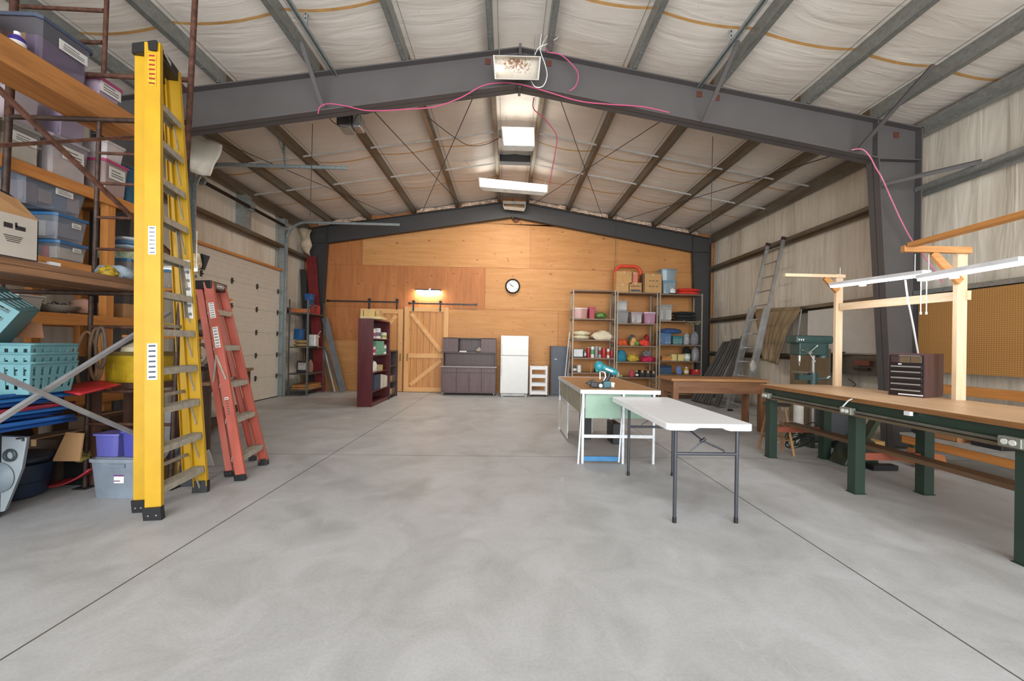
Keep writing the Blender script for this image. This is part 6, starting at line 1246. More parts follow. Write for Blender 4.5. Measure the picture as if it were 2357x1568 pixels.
# red
FL, FR, RL, RR = V((-2.648,4.075,0)), V((-2.735,4.613,0)), V((-2.838,4.19,0)), V((-2.959,4.778,0))
tFL, tFR = Yp(478,648,4.24), Yp(510,660,4.55); tRL, tRR = Yp(456,645,4.30), Yp(490,655,4.62); zc = tFL.z; tFR.z = tRL.z = tRR.z = zc
zs_ = [(Yp(520,y,4.3).z/zc) for y in (1040,958,880,797,716)]
RT, sd, uF = stepladder('shorter faded red fibreglass step ladder standing folded', FL, FR, RL, RR, tFL, tFR, tRL, tRR, 'ad5443', zs_, .085, [], (0,.075), gus=False)
sticker(RT, FL, tFL, .81, .89, .05, [M_PAPER, MGY], 'pale warning label', sd=sd); sticker(RT, FL, tFL, .66, .765, .05, [M_PAPER, MGY], 'long pale warning label', sd=sd); sticker(RT, FL, tFL, .32, .41, .035, [M_PAPER, M_INK], 'white and black label', sd=sd)
c_ = (tFL+tFR)/2+V((sd.y,-sd.x,0))*.0465-V((0,0,.03)); u_ = V((sd.y,-sd.x,0)); m = MB(); m.tube([c_+sd*.085*math.cos(a)+V((0,0,.02*math.sin(a)))+u_*.001 for a in [2*PI*i/24 for i in range(24)]], .003, 5, closed=True); m.beam(c_-sd*.05+u_*.001, c_+sd*.05+u_*.001, .003, .014); m.build('oval_emblem', M_WHT, RT)
m = MB(); a_ = FL.lerp(tFL,.62)-sd*.01; m.beam(a_+V((-.03,0,.0)), FL.lerp(tFL,.5)-sd*.012+V((.03,0,0)), .016, .006, up=sd); m.beam(a_+V((-.03,0,.0)), RL.lerp(tRL,.48)-sd*.01, .016, .006, up=sd); m.build('spreader', M_ALUD, RT)
# ================================================================ scaffold
YA = 3.85; T = thing('scaffold', 'rusty tubular scaffold tower with cross braces at the left', 'scaffold', (-3.9, YA, 0))
def tb(a, b, nm, r=.021, mt=M_RUST): m = MB(); m.rod(a, b, r, 10); return m.build(nm, mt, T)
R0, R1 = V((-3.15, YA, .0)), Yp(452,-60,YA); L0, L1 = V((-4.78, YA, 0)), Yp(36,-60,YA)
def onR(z): return R0.lerp(R1, z/R1.z)
def onL(z): return L0.lerp(L1, z/L1.z)
tb(R0, onR(1.83), 'post', mt=M_RUSTD); tb(onR(1.83), onR(3.46), 'post', .023); tb(onR(3.46), R1, 'post', .024); tb(L0, onL(1.83), 'post', .026, M_RUSTD); tb(onL(1.83), onL(3.46), 'post', .026, M_RUSTD); tb(onL(3.46), L1, 'post', .03)
IN = [(-3.93, .0, 1.80), (-3.89, 1.86, 3.44), (-3.84, 3.88, R1.z)]
for x, a, b in IN: tb(V((x, YA, a)), V((x+.02, YA, b)), 'inner_post', .018, M_RUST if a > 3 else M_RUSTD)
for z in (1.83, 3.465): tb(onL(z), onR(z), 'top_bar', .022, M_RUSTD)
tb(Yp(165,170,YA), onR(3.87), 'top_bar', .022); tb(Yp(50,92,YA), Yp(236,98,YA), 'rung', .018); tb(Yp(48,15,YA), Yp(240,25,YA), 'rung', .018)
m = MB(); k_ = onR(3.87); m.beam(k_+V((-.02,0,-.12)), k_+V((-.12,0,-.01)), .025, .025); m.build('gusset', M_RUST, T)
for y in (352, 422, 500, 573): p = Yp(222,y,YA); q_ = onR(p.z-.01); tb(V((-3.89,YA,p.z)), q_, 'rung', .014, M_RUST)
for y in (752, 900, 976): p = Yp(222,y,YA); tb(V((-3.93,YA,p.z)), onR(p.z), 'rung', .015, M_RUST)
for x in (-3.93, -3.15): m = MB(); m.bx(x-.06, YA-.06, 0, x+.06, YA+.06, .01); m.build('base_plate', M_DARK, T)
YN_ = 1.5
for x in (-3.2, -4.72): tb(V((x, YN_, 0)), V((x, YN_, 5.0 if x > -4 else 4.3)), 'post', .022, M_RUSTD)
for z in (1.83, 3.44): tb(V((-4.72, YN_, z)), V((-3.2, YN_, z)), 'top_bar', .022, M_RUSTD)
XBc = -3.19
for (a, b, mt, r) in (((0,868),(315,1003),M_TUBE,.017), ((0,965),(310,770),M_TUBE,.017), ((0,215),(315,515),M_RUST,.015), ((0,335),(310,315),M_RUST,.015)):
    p, q_ = Xp(*a, XBc), Xp(*b, XBc); d = (q_-p)/(q_.y-p.y); p2 = p+d*(YN_-p.y); q2 = p+d*(YA-p.y); 
    dx = .02 if a[1] in (868, 215) else 0; p2.x += dx; q2.x += dx
    m = MB(); m.beam(p2, q2, r*2.2, r*1.5); m.build('cross_brace', mt, T)
# planks on the scaffold
PK1 = wood('c58648', '8d5a30', 'Y', name='scaffold_timber'); PK2 = wood('9b7355', '5f4434', 'Y', name='weathered_plank')
m = MB(); m.bx(-4.19, 1.4, 3.49, -3.86, 4.28, 3.70); T_ = m.build('timber_beam', PK1, bevel=.004); tag(T_, 'wide orange timber beam lying across the top of the scaffold', 'timber')
for k, (x0, x1, z0, z1, lb) in enumerate(((-3.86,-3.5,1.855,1.91,'lower front weathered plank of the scaffold deck'), (-4.32,-3.93,1.855,1.91,'lower rear weathered plank of the scaffold deck'), (-3.84,-3.52,1.912,1.965,'upper front weathered plank of the scaffold deck'), (-4.31,-3.93,1.912,1.965,'upper rear weathered plank of the scaffold deck'))):
    m = MB(); m.bx(x0, 1.42, z0, x1, 4.12-.06*k, z1); tag(m.build('deck_plank', PK2, bevel=.006), lb, 'plank', 'planks of the scaffold deck')
# ================================================================ timber racking behind the scaffold
XR = -4.86; K_ = 1.128; T = thing('timber_rack', 'orange timber racking against the left wall behind the scaffold', 'rack', (-4.9, 3.9, 0)); XQ = -5.72
for y in (2.4, 4.96, 5.5):
    for x in (XR, XQ): m = MB(); m.bx(x-.045, y-.045, 0, x+.045 if x == XR else x+.045, y+.045, 3.3); m.build('post', M_LUMZ, T)
RZ = [3.11, 2.22, 1.65, .75]
for z in RZ:
    m = MB(); m.bx(XR+.046, 2.2, z-.10, XR+.085, 5.55, z+.02); m.build('front_beam', M_LUM, T); m = MB(); m.bx(XQ-.085, 2.2, z-.10, XQ-.046, 5.55, z+.02); m.build('rear_beam', M_LUM, T)
    m = MB(); m.bx(XQ+.05, 2.25, z, XR-.05, 5.5, z+.018); m.bx(XR-.055, 2.46, z, XR+.045, 4.90, z+.018); m.bx(XR-.055, 5.02, z, XR+.045, 5.44, z+.018); m.build('shelf_board', P('8d6a48', rough=.8, var=.15), T)
    for y in (2.5, 5.02): m = MB(); m.bx(XQ, y, z-.09, XR, y+.038, z-.002); m.build('cross_bearer', M_LUMX, T)
def R(y0, y1, z, h, d=.5, x=XR+.02): return [x-d, y0*K_, z+.001, x, y1*K_-.01, z+h*K_]
ZA, ZB, ZC, ZD = [z+.018 for z in RZ]
# bins on the timber beam
ZT = 3.70
tote([-4.45,3.40,ZT,-3.92,3.86,ZT+.40], 'large clear bin with slate blue lid and orange contents, on the timber beam', '8f8a90', '4a5468', alpha=.2, content=['c08a4a','7a3a3a','b8864a','5a3a6a'], sticker=(.1,.5,.22), face='X')
tote([-4.4,3.90,ZT,-3.93,4.15,ZT+.22], 'low bin with magenta lid at the far end of the timber beam', 'b9a5b8', 'b0487a', alpha=.7, sticker=(0,.8,.5), face='X')
bottle([-4.05,3.28,ZT,-3.95,3.37,ZT+.17], 'purple-labelled bottle beside the slate-lidded bin', '3a2a8a'); carton([-4.5,3.0,ZT,-4.1,3.25,ZT+.3], 'brown carton half hidden on the timber beam', 'a0714a')
# shelf A: bins
tote(R(3.50,3.80,ZA,.34,.42), 'clear bin of red and yellow packets on the upper rack shelf', 'b8b0a8', '9a9a94', alpha=.2, content=['a83a2a','c9b040','7a9a3a','d8d0c0'], sticker=(0,.6,.25), face='X')
tote(R(3.83,4.22,ZA,.40,.46), 'large clear bin of pale paper bundles on the upper rack shelf', 'c0b8c0', 'a8a0a8', alpha=.2, content=['c8a890','b8b0b8','9a8a90','d0c4b8'], sticker=(.05,.5,.3), face='X')
tote([XR-.42,3.92*K_,ZA+.47,XR-.0,4.20*K_,ZA+.86], 'clear lavender bin stacked upon the paper bundles bin', 'b8a8c0', '8a82a0', alpha=.5, content=['8a7a9a','d0c8d0','a89ab0'])
tote([XR-.42,3.56*K_,ZA+.40,XR-.02,3.80*K_,ZA+.78], 'white and mauve clear bin stacked over the red and yellow packets', 'd0c4cc', 'c0b0bc', alpha=.6, content=['dcd4d0','b090a0'])
b = R(3.3,3.48,ZA,.38,.3); T2 = thing('yellow_tub', 'bright yellow tub on the upper rack shelf near the scaffold post', 'tub', ctr(b)); m = MB(); fru(m, b, .82, b[2], b[5], t=.004); m.build('tub', P('d0a828', rough=.4), T2)
tote(R(4.26,4.56,ZA,.36,.42,XR+.1), 'pink-lidded clear bin of craft things beyond the inner scaffold post', 'b8a09c', 'b5406e', alpha=.5, content=['4a5a40','c8bca8','8a7a6a','b0a890'], sticker=(0,.6,.35), face='X')
tote([XR-.3,4.29*K_,ZA+.425,XR+.08,4.52*K_,ZA+.64], 'low white box stacked on the pink-lidded bin', 'd6cfd0', 'd6cfd0', alpha=1)
b = R(4.62,5.0,ZA,.5,.45); T2 = thing('round_tub', 'round teal blue tub behind the yellow ladder', 'tub', ctr(b)); m = MB(); c_ = ctr(b); m.lathe([(.16,0),(.2,.48),(.215,.49),(.215,.5),(.19,.5),(.15,.02)], c_, 24); m.build('tub', P('1d5f80', rough=.4), T2); m = MB(); m.tube([c_+V((.0,.21*math.cos(a),.49+.1*math.sin(a))) for a in [PI*i/10 for i in range(11)]], .006, 6); m.build('wire_handle', M_ALU, T2)
# shelf B : blue lidded stack
z = ZB
for (y0, y1, h, lb, d, ct) in ((3.90,4.20,.22,'lowest of the three blue-lidded clear bins, holding jars',.42,['c8bca8','8a8a84','c05a3a']), (3.88,4.20,.28,'middle of the three blue-lidded clear bins, greyish contents',.46,['7a7478','8a8488','a8a29a']), (3.60,4.20,.33,'largest and topmost of the three blue-lidded clear bins',.6,['6a5a60','8a7a78','5a6a80','9a8a88'])):
    tote([XR+.03-d, y0*K_, z+.001, XR+.03, y1*K_, z+h], lb, 'a8b0bc', '2a6a9c', alpha=.2, content=ct, sticker=(.1,.25,.2), face='X'); z += h+.01
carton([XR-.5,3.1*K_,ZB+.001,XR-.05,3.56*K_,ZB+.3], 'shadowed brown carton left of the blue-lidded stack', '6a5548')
# white box on the deck
b = [-3.95, 2.74, 1.966, -3.50, 3.06, 2.27]; T2 = thing('printed_box', 'open white cardboard box with black printing on the scaffold deck', 'cardboard box', ctr(b)); t = .006; m = MB(); x0,y0,z0,x1,y1,z1 = b
m.bx(x0,y0,z0,x1,y1,z0+t); m.bx(x0,y0,z0,x0+t,y1,z1); m.bx(x1-t,y0,z0,x1,y1,z1); m.bx(x0,y0,z0,x1,y0+t,z1); m.bx(x0,y1-t,z0,x1,y1,z1); m.build('carton', P('b9b2a8', rough=.8, var=.04), T2)
m = MB(); m.prism([(x0,y0,z1),(x1,y0,z1),(x1-.02,y0-.02,z1+.0),(x0,y0-.12,z1+.08)], (0,.004,.004)); m.build('flap', M_CARD, T2); m = MB(); m.prism([(x1-.004,y0+.02,z1),(x1-.004,y1,z1),(x1-.16,y1,z1+.16),(x1-.16,y0+.06,z1+.20)], (.005,0,0)); m.build('flap', M_CARDL, T2)
m = MB(); m.box((x1+.001, y0+.14, z0+.22), (.002,.05,.035)); m.box((x1+.001, y0+.21, z0+.215), (.002,.06,.03)); m.box((x1+.001,y0+.185,z0+.235), (.002,.012,.03))
for k in range(4): m.box((x1+.001, y0+.17, z0+.15-.013*k), (.002,.11-.012*k,.005))
m.build('printed_marks', M_DARK, T2); m = MB(); m.tube([(x0+.27,y0-.001,z0+.26),(x0+.29,y0-.001,z0+.2),(x0+.25,y0-.001,z0+.14)], .008, 5); m.build('blue_mark', P('2a6a8a'), T2)
m = MB(); m.box((x0+.28,y0+.1,z0+.33), (.1,.008,.13), (.5,.2,.5)); m.box((x0+.28,y0+.092,z0+.31), (.1,.004,.05), (.5,.2,.5), mi=1); tag(m.build('manual', [P('d8c040'), P('4a8a9a')]), 'yellow and teal leaflet sticking out of the white box', 'leaflet')
m = MB(); c_ = V((x1-.14, y1-.1, z0+.26)); m.blob(c_, (.2,.2,.2), .3, 3, 4, flat=False); tag(m.build('old_tool', P('4a3a30', rough=.6, var=.3)), 'dark brown bulky tool inside the white printed box', 'tool')
m = MB(); m.tube([V((-4.0+.02*math.cos(a), 3.2+.17*math.cos(a), 2.42+.14*math.sin(a))) for a in [2*PI*i/24 for i in range(24)]], .006, 6, closed=True); m.rod((-4.0,3.2,2.28), (-4.0,3.2,1.966), .006, 6); tag(m.build('wire_hoop', M_BLK), 'thin black wire hoop behind the white printed box', 'hoop')
m = MB(); m.box((-3.56,3.22,1.98), (.03,.07,.028)); m.tube([(-3.56,3.18,1.975),(-3.58,3.1,1.975),(-3.56,3.04,1.975)], .004, 5); tag(m.build('plug', M_WHT), 'small white plug lying on the front deck plank', 'plug')
# shelf B right of the post
tote(R(4.60,4.95,ZB,.17,.4,XR+.05), 'low blue-lidded bin behind the scaffold rungs', '8a8a88', '2f6690', alpha=.7, content=['a87058','c8c0b4'])
m = MB()
tag(MB().box((XR-.2,4.77*K_,ZB+.262), (.38,.3,.12)).build('folder_pile', P('b8c8a8', var=.3, scale=20)), 'pale green folder pile on the low blue-lidded bin', 'folders')
for k in range(3): m = MB(); m.blob((XR-.12+.02*k, 4.75*K_, ZB+.36+.05*k), (.4,.34,.07), .06, 2, k, flat=False); tag(m.build('padded_pouch', P(['b8c8d4','5a7a9a','c8ccd0'][k], rough=.4)), '%s padded pouch, %s of the heap beside the timber post' % (['pale blue','mid blue','silver'][k], ['lowest','middle','topmost'][k]), 'pouch')
# light blue bag heap on deck by ladder
m = MB(); m.blob((-3.75,4.0-.1,1.966+.05), (.3,.28,.14), .15, 2, 3); 
mz = min(v.z for v in m.v)
for v in m.v: v.z += 1.967-mz
tag(m.build('blue_bag', P('a8bccb', rough=.35, var=.25, scale=8)), 'pale blue plastic bag lying on the deck beside the yellow ladder', 'bag'); m = MB(); m.blob((-3.63,3.72,2.0), (.13,.14,.1), .2, 4, 6)
mz = min(v.z for v in m.v)
for v in m.v: v.z += 1.967-mz
tag(m.build('yellow_packet', P('b89a30', var=.5, scale=30)), 'crumpled yellow packet in front of the pale blue bag', 'packet')
# shelf C
tote(R(3.6,3.85,ZC,.15,.4), 'low cloudy bin on the rack shelf under the deck', 'c0bcb4', None, alpha=.6); 
m = MB(); c_ = V((XR-.17,4.05*K_,ZC)); m.lathe([(.05,0),(.15,.04),(.2,.09),(.195,.095),(.14,.05),(.001,.012)], c_, 22); tag(m.build('round_basket', P('9a9488')), 'shallow grey round basket on the rack shelf under the deck', 'basket')
rr = random.Random(5); m = MB()
for i in range(160): a = rr.uniform(0,2*PI); r_ = rr.uniform(0,.15); p = c_+V((r_*math.cos(a), r_*math.sin(a), .06+rr.uniform(0,.07))); m.beam(p, p+V((rr.uniform(-.03,.03),rr.uniform(-.03,.03),rr.uniform(-.02,.03))), .008, .002)
tag(m.build('tinsel', P('6a6a66', metal=.7, rough=.3, var=.6, scale=90)), 'heap of silver and black tinsel in the grey round basket', 'tinsel', kind='stuff')
carton(R(4.58,4.95,ZC,.16,.34,XR+.03), 'cardboard box with a dark hand hole on the rack under the deck', 'a67c52'); m = MB(); m.blob((XR-.15,4.28*K_,ZC+.09), (.24,.16,.18), .1, 2, 3); 
for v in m.v: v.z += ZC+.001-min(q.z for q in m.v) if False else 0
tag(m.build('pink_bundle', P('b58a74', rough=.8)), 'dusty pink bundle beside the round basket', 'bundle')
# shelf D level dark things: yellow crate, cream dish
MYC = P('b8981e', rough=.5, var=.2)
b = [-4.42, 4.02, ZD+.13, -3.98, 4.46, ZD+.42]; b = [-3.86, 3.90, .985, -3.42, 4.27, 1.28]
T2 = thing('yellow_crate', 'yellow plastic crate on a brown table behind the scaffold', 'crate', ctr(b)); m = MB(); fru(m, b, .9, b[2], b[5]-.03, t=.005); m.build('tub', MYC, T2); m = MB(); fru(m, [b[0]-.012,b[1]-.012,0,b[3]+.012,b[4]+.012,0], 1, b[5]-.035, b[5], t=.02); m.build('rim', P('6a5a2c'), T2)
for k in range(1,4): m = MB(); y = b[1]+(b[4]-b[1])*k/4; m.bx(b[3]-.03, y-.006, b[2]+.02, b[3]-.008, y+.006, b[5]-.04); m.build('rib', MYC, T2)
for k in range(1,4): m = MB(); x = b[0]+(b[3]-b[0])*k/4; m.bx(x-.006, b[1]+.006, b[2]+.02, x+.006, b[1]+.03, b[5]-.04); m.build('rib', MYC, T2)
m = MB(); zc0 = b[5]; cc = ctr(b); m.lathe([(.001,0),(.16,.0),(.15,.04),(.02,.12),(.001,.12)], V((cc.x,cc.y,zc0+.001)), 18); tag(m.build('cream_hat', P('c9bda0', rough=.8)), 'cream cone-shaped hat on the yellow crate', 'hat')
T3 = thing('small_table', 'old brown table under the yellow crate behind the scaffold', 'table', (-3.64,4.2,0)); m = MB(); m.bx(-3.98,3.885,.93,-3.36,4.31,.984); m.build('tabletop', P('4a3228', rough=.6, var=.2), T3)
for x in (-3.93,-3.42):
    for y in (3.93,4.27): m = MB(); m.bx(x-.03,y-.03,0,x+.03,y+.03,.93); m.build('leg', P('54392c', rough=.7), T3)
# hoses hung on the scaffold post
for k, (cy_, w__, h__, dx, cl) in enumerate(((3.93,.10,.46,-.02,'7d5c40'), (3.92,.07,.38,.05,'6a5138'), (3.93,.05,.3,.1,'57463a'))):
    c_ = Yp([200,222,232][k], [835,815,800][k], 3.79-.03*k); pts = [c_+V((w__*math.cos(a)*.9, .0, h__/1.0*.62*math.sin(a))) for a in [2*PI*i/28 for i in range(28)]]
    m = MB(); m.tube(pts, .013, 8, closed=True); tag(m.build('hose_loop', P(cl, rough=.7)), ['widest brown hose loop hung by the inner scaffold post','middle brown hose loop hung by the inner scaffold post','narrow dark hose loop hung beside the two wider ones'][k], 'hose', 'hose loops on the scaffold')
# turquoise baskets
MTQ = P('628f95', rough=.5, var=.06); MTQ.name = 'turquoise_plastic'
def basket(label, W_, D_, H, M4, rows, parts=None):
    """laundry basket with slotted sides; local coords, base centre at origin"""
    T = thing('laundry_basket', label, 'basket', M4.translation, 0, 'turquoise laundry baskets'); I = M4
    def out(m, nm): m.v = [I @ v for v in m.v]; return m.build(nm, MTQ, T)
    m = MB(); m.bx(-W_*.42,-D_*.42,0,W_*.42,D_*.42,.006); out(m, 'base')
    m = MB()
    def wall(u0, u1, n):
        # wall from top corner u0 to u1; slots between ribs
        k = .86
        bands = [(0,.16),(.5,.6),(.86,1.0)]
        def pt(t, h): a = V(u0).lerp(V(u1), t); s = k+(1-k)*h; return V((a.x*s, a.y*s, H*h))
        for h0, h1 in bands:
            m.quad(pt(0,h0), pt(1,h0), pt(1,h1), pt(0,h1))
        for i in range(n+1):
            t0 = max(0, (i-.3)/n); t1 = min(1, (i+.3)/n)
            for h0, h1 in ((.16,.5),(.6,.86)): m.quad(pt(t0,h0), pt(t1,h0), pt(t1,h1), pt(t0,h1))
    a, b = W_/2, D_/2
    wall((-a,-b,0),(a,-b,0),rows); wall((a,-b,0),(a,b,0),rows-1); wall((a,b,0),(-a,b,0),rows); wall((-a,b,0),(-a,-b,0),rows-1)
    m.v = [I @ v for v in m.v]; m.open = True; m.build('slotted_sides', MTQ, T, thick=.004, smooth=False)
    m = MB(); pts = rrect(-a-.01,-b-.01,a+.01,b+.01,.04,H); m.tube(pts, .009, 6, closed=True); out(m, 'rim'); return T
zb = .97
for k in range(3):
    M4 = Matrix.Translation(V((-3.80, 3.24, zb+.07*k))) @ Matrix.Rotation(.08,4,'Z')
    basket(['lowest of the nested turquoise baskets','middle of the nested turquoise baskets','topmost level basket of the turquoise nest'][k], .46-.002*k, .36, .24, M4, 7)
M4 = Matrix.Translation(V((-3.80, 3.16, 1.44))) @ Matrix.Rotation(.35,4,'Z') @ Matrix.Rotation(math.radians(-58),4,'Y') @ Matrix.Rotation(math.radians(12),4,'X')
basket('turquoise basket tipped up on its side above the nest', .46, .36, .24, M4, 6)
m = MB(); m.prism([(-4.0,3.28,1.40),(-3.78,3.36,1.40),(-3.8,3.36,1.52),(-3.95,3.3,1.56)], (-.2,.1,.02)); tag(m.build('brown_paper_scrap', P('9a6a4a', rough=.8)), 'brown folded paper with a red tip in the turquoise baskets', 'paper')
# sleds: blue, red sheets stacked flat
cols = ['1d4f92','235ea6','17407a','2a6cae','8a2a3a','1c4c8c','2f72b4','174a84']
for k in range(8):
    def fs_(u, v, k=k):
        y = 2.2+1.35*u-.04*(k%3); x = -4.45+.75*v+.03*math.sin(k*2.1); z = .685+.037*k+.05*(1-u)*(.3 if k < 4 else .0)+.012*math.cos(v*PI*2)
        return V((x, y, z+.03*abs(v-.5)**2))
    m = MB(); m.surf(fs_, 10, 10); m.open = True; lb = ['lowest','second','third','fourth','fifth','sixth','seventh','topmost'][k]
    tag(m.build('plastic_sled', P(cols[k], rough=.3, var=.1), thick=.028), '%s plastic sled, %s of the stack under the turquoise baskets' % ('wine red' if k == 4 else 'blue', lb), 'sled', 'plastic sleds stacked by the scaffold')
m = MB(); m.surf(lambda u, v: V((-3.95+.4*v, 3.42+.36*u, .93+.05*u+.03*math.sin(v*PI))), 8, 8); m.open = True; tag(m.build('red_sled', P('a8232a', rough=.35), thick=.015), 'bright red sled end beside the inner scaffold post', 'sled')
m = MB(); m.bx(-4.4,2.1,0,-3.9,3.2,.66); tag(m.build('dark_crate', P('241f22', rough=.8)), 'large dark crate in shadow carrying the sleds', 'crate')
m = MB(); m.box((-3.8,2.72,.975), (.12,.14,.05)); tag(m.build('small_tan_box', P('b89a6a')), 'small tan box on the sleds by the brace crossing', 'box')
# grey fender panel
T2 = thing('car_panel', 'pale grey moulded vehicle panel standing at the left edge', 'vehicle panel', (-4.2,3.25,0)); pts = [Yp(x, y, 3.2) for x, y in ((-60,1000),(62,1008),(50,1080),(32,1125),(10,1178),(-60,1200))]
pts[-1].z = .0; pts[-2].z = max(pts[-2].z, .0)
for p in pts: p.z = max(0, p.z)
m = MB(); m.prism(pts, (-.03,.05,0)); m.build('moulded_sheet', P('9aa3a8', rough=.45, var=.06), T2, bevel=.008)
c_ = Yp(25,1048,3.195); m = MB(); m.tube([c_+V((.04*math.cos(a), -.008, .04*math.sin(a))) for a in [2*PI*i/18 for i in range(18)]], .011, 6, closed=True); m.build('rubber_ring', P('3c464c'), T2); m = MB(); c2 = Yp(-5,1100,3.19); m.lathe([(.12,0),(.1,.02),(.001,.03)], c2, 20, Matrix.Rotation(PI/2,3,'X')); m.build('round_boss', P('7a868e'), T2); m = MB(); m.tube([Yp(38,1010,3.19), Yp(52,1009,3.19), Yp(53,1016,3.19)], .007, 5); m.build('dark_slot', M_DARK, T2)
# dark blue tub
c_ = V((-4.02,3.58,0)); c_.x = Zp(72,1135).x; c_.y = 3.62; T2 = thing('dark_tub', 'dark blue-black barrel-shaped tub on the floor left of the grey tote', 'tub', c_); MDB = P('1f2f42', rough=.3, var=.1)
m = MB(); m.lathe([(.12,0),(.17,.03),(.2,.2),(.22,.3)], c_, 24); m.build('tub_body', MDB, T2); m = MB(); m.blob(c_+V((0,0,.34)), (.44,.4,.14), .08, 2, 3, flat=False); m.build('cover', P('262d38', rough=.6), T2); m = MB(); m.tube([c_+V((.197*math.cos(a),.197*math.sin(a),.14)) for a in [2*PI*i/24 for i in range(24)]], .004, 5, closed=True); m.build('seam', M_DARK, T2)
pts = [Yp(x, y, 3.7) for x, y in ((152,995),(192,998),(183,1062),(120,1062))]; m = MB(); m.prism(pts, (0,.012,.0)); tag(m.build('cardboard_flap', M_CARDL), 'bent cardboard sheet standing left of the purple bins', 'cardboard'); 
m = MB(); m.surf(lambda u, v: V((-4.15+.38*u, 3.72+.18*v, .03+.02+.16*u*u+.02*v)), 10, 6); m.open = True; tag(m.build('red_sled', P('9a2c34', rough=.45), thick=.014), 'dull red sled curving up off the floor behind the grey tote', 'sled')
m = MB(); m.blob((-3.98,3.86,.3), (.16,.14,.12), .1, 3, 4, flat=False); tag(m.build('yellow_bag', P('a89a50', var=.6, scale=20)), 'yellow and blue plastic bag wedged behind the tub', 'bag')
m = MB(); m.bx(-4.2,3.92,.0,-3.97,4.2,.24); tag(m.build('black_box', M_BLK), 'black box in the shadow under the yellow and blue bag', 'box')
# tote with purple bins
b = [-3.64, 3.58, 0, -3.15, 3.80, .36]; b[3] = b[0]+.50; zt_ = Yp(250,1058,3.58).z; b[5] = zt_; b[4] = 3.79
T2 = tote(b, 'grey plastic tote with a white label on the floor by the yellow ladder', '76808a', '7d868f', cat='storage tote', alpha=1, k=.86, lidt=.03, name='storage_tote')
m = MB(); m.box(((b[0]+b[3])/2+.01, b[1]+.014, b[5]*.5), (.085,.004,.075)); m.box(((b[0]+b[3])/2+.01, b[1]+.0105, b[5]*.5+.03), (.085,.003,.014), mi=1); m.box(((b[0]+b[3])/2-.005, b[1]+.0105, b[5]*.5-.018), (.05,.003,.008), mi=1); m.build('label_sticker', [M_PAPER, P('6a3a7a')], T2)
m = MB(); m.box(((b[0]+b[3])/2, b[1]+.018, b[5]-.06), (.13,.03,.035)); m.build('handle', P('6e7882'), T2)
bq = [b[0]+.01, 3.60, b[5]+.012, b[0]+.235, 3.78, Yp(250,1000,3.6).z]; tote(bq, 'left clear violet bin standing on the grey tote', '6a6ab8', None, alpha=.55, k=.9); bq = [b[0]+.245, 3.60, b[5]+.012, b[3]-.005, 3.78, Yp(250,993,3.6).z]; tote(bq, 'right clear violet bin standing on the grey tote', '5a5ab0', None, alpha=.6, k=.9)
m = MB(); m.box((b[0]+.36,3.92,.5), (.3,.01,.24), (.1,.2,0)); 
mz = min(v.z for v in m.v)
for v in m.v: v.z -= mz
tag(m.build('orange_board', P('b08a52')), 'orange-tan board standing behind the violet bins', 'board')
# dark clutter between the scaffold and the side wall
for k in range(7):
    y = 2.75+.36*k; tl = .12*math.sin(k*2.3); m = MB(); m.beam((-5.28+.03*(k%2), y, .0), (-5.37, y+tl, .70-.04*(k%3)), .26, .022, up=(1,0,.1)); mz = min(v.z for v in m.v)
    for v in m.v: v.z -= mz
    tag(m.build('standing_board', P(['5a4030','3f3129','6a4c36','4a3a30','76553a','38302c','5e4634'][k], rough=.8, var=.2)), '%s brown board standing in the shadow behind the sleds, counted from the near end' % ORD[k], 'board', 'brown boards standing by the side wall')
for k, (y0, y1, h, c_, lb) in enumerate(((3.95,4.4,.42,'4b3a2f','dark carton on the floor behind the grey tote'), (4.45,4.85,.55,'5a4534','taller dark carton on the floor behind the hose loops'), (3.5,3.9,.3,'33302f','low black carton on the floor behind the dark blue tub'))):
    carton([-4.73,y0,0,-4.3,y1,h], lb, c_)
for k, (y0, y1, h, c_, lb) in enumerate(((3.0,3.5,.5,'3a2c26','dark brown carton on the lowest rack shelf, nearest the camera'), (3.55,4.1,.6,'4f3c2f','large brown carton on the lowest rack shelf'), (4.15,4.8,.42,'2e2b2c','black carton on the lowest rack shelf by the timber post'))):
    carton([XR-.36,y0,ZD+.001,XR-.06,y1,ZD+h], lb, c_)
# ================================================================ bench and clutter behind the ladders
A, B_ = V((-3.42,4.62,0)), V((-4.5,7.05,0)); dr_ = (B_-A).normalized(); nr = V((-dr_.y, dr_.x, 0)); nr = nr if nr.x < 0 else -nr; zt = .93
T = thing('side_workbench', 'dark brown workbench behind the two step ladders', 'workbench', (A+B_)/2)
c = (A+B_)/2+nr*.3; L_ = (B_-A).length; an = math.atan2(dr_.y, dr_.x)
def loc(u, v, z): return A+dr_*u+nr*v+V((0,0,z))
m = MB(); m.hexa([loc(-.05,-.06,zt-.04), loc(L_+.25,-.06,zt-.04), loc(L_+.25,.62,zt-.04), loc(-.05,.62,zt-.04), loc(-.05,-.06,zt), loc(L_+.25,-.06,zt), loc(L_+.25,.62,zt), loc(-.05,.62,zt)]); m.build('tabletop', wood('9a7550', '6d4c32', 'Y', name='bench_board'), T)
for u in (.05, L_-.02):
    for v in (.0, .55): m = MB(); m.beam(loc(u,v,0), loc(u,v,zt-.04), .09, .09, up=dr_); m.build('leg', P('4c362c', rough=.7, var=.15), T)
m = MB(); m.hexa([loc(.1,.02,zt-.16), loc(L_-.05,.02,zt-.16), loc(L_-.05,.05,zt-.16), loc(.1,.05,zt-.16), loc(.1,.02,zt-.04), loc(L_-.05,.02,zt-.04), loc(L_-.05,.05,zt-.04), loc(.1,.05,zt-.04)]); m.build('apron', P('4c362c', rough=.7), T)
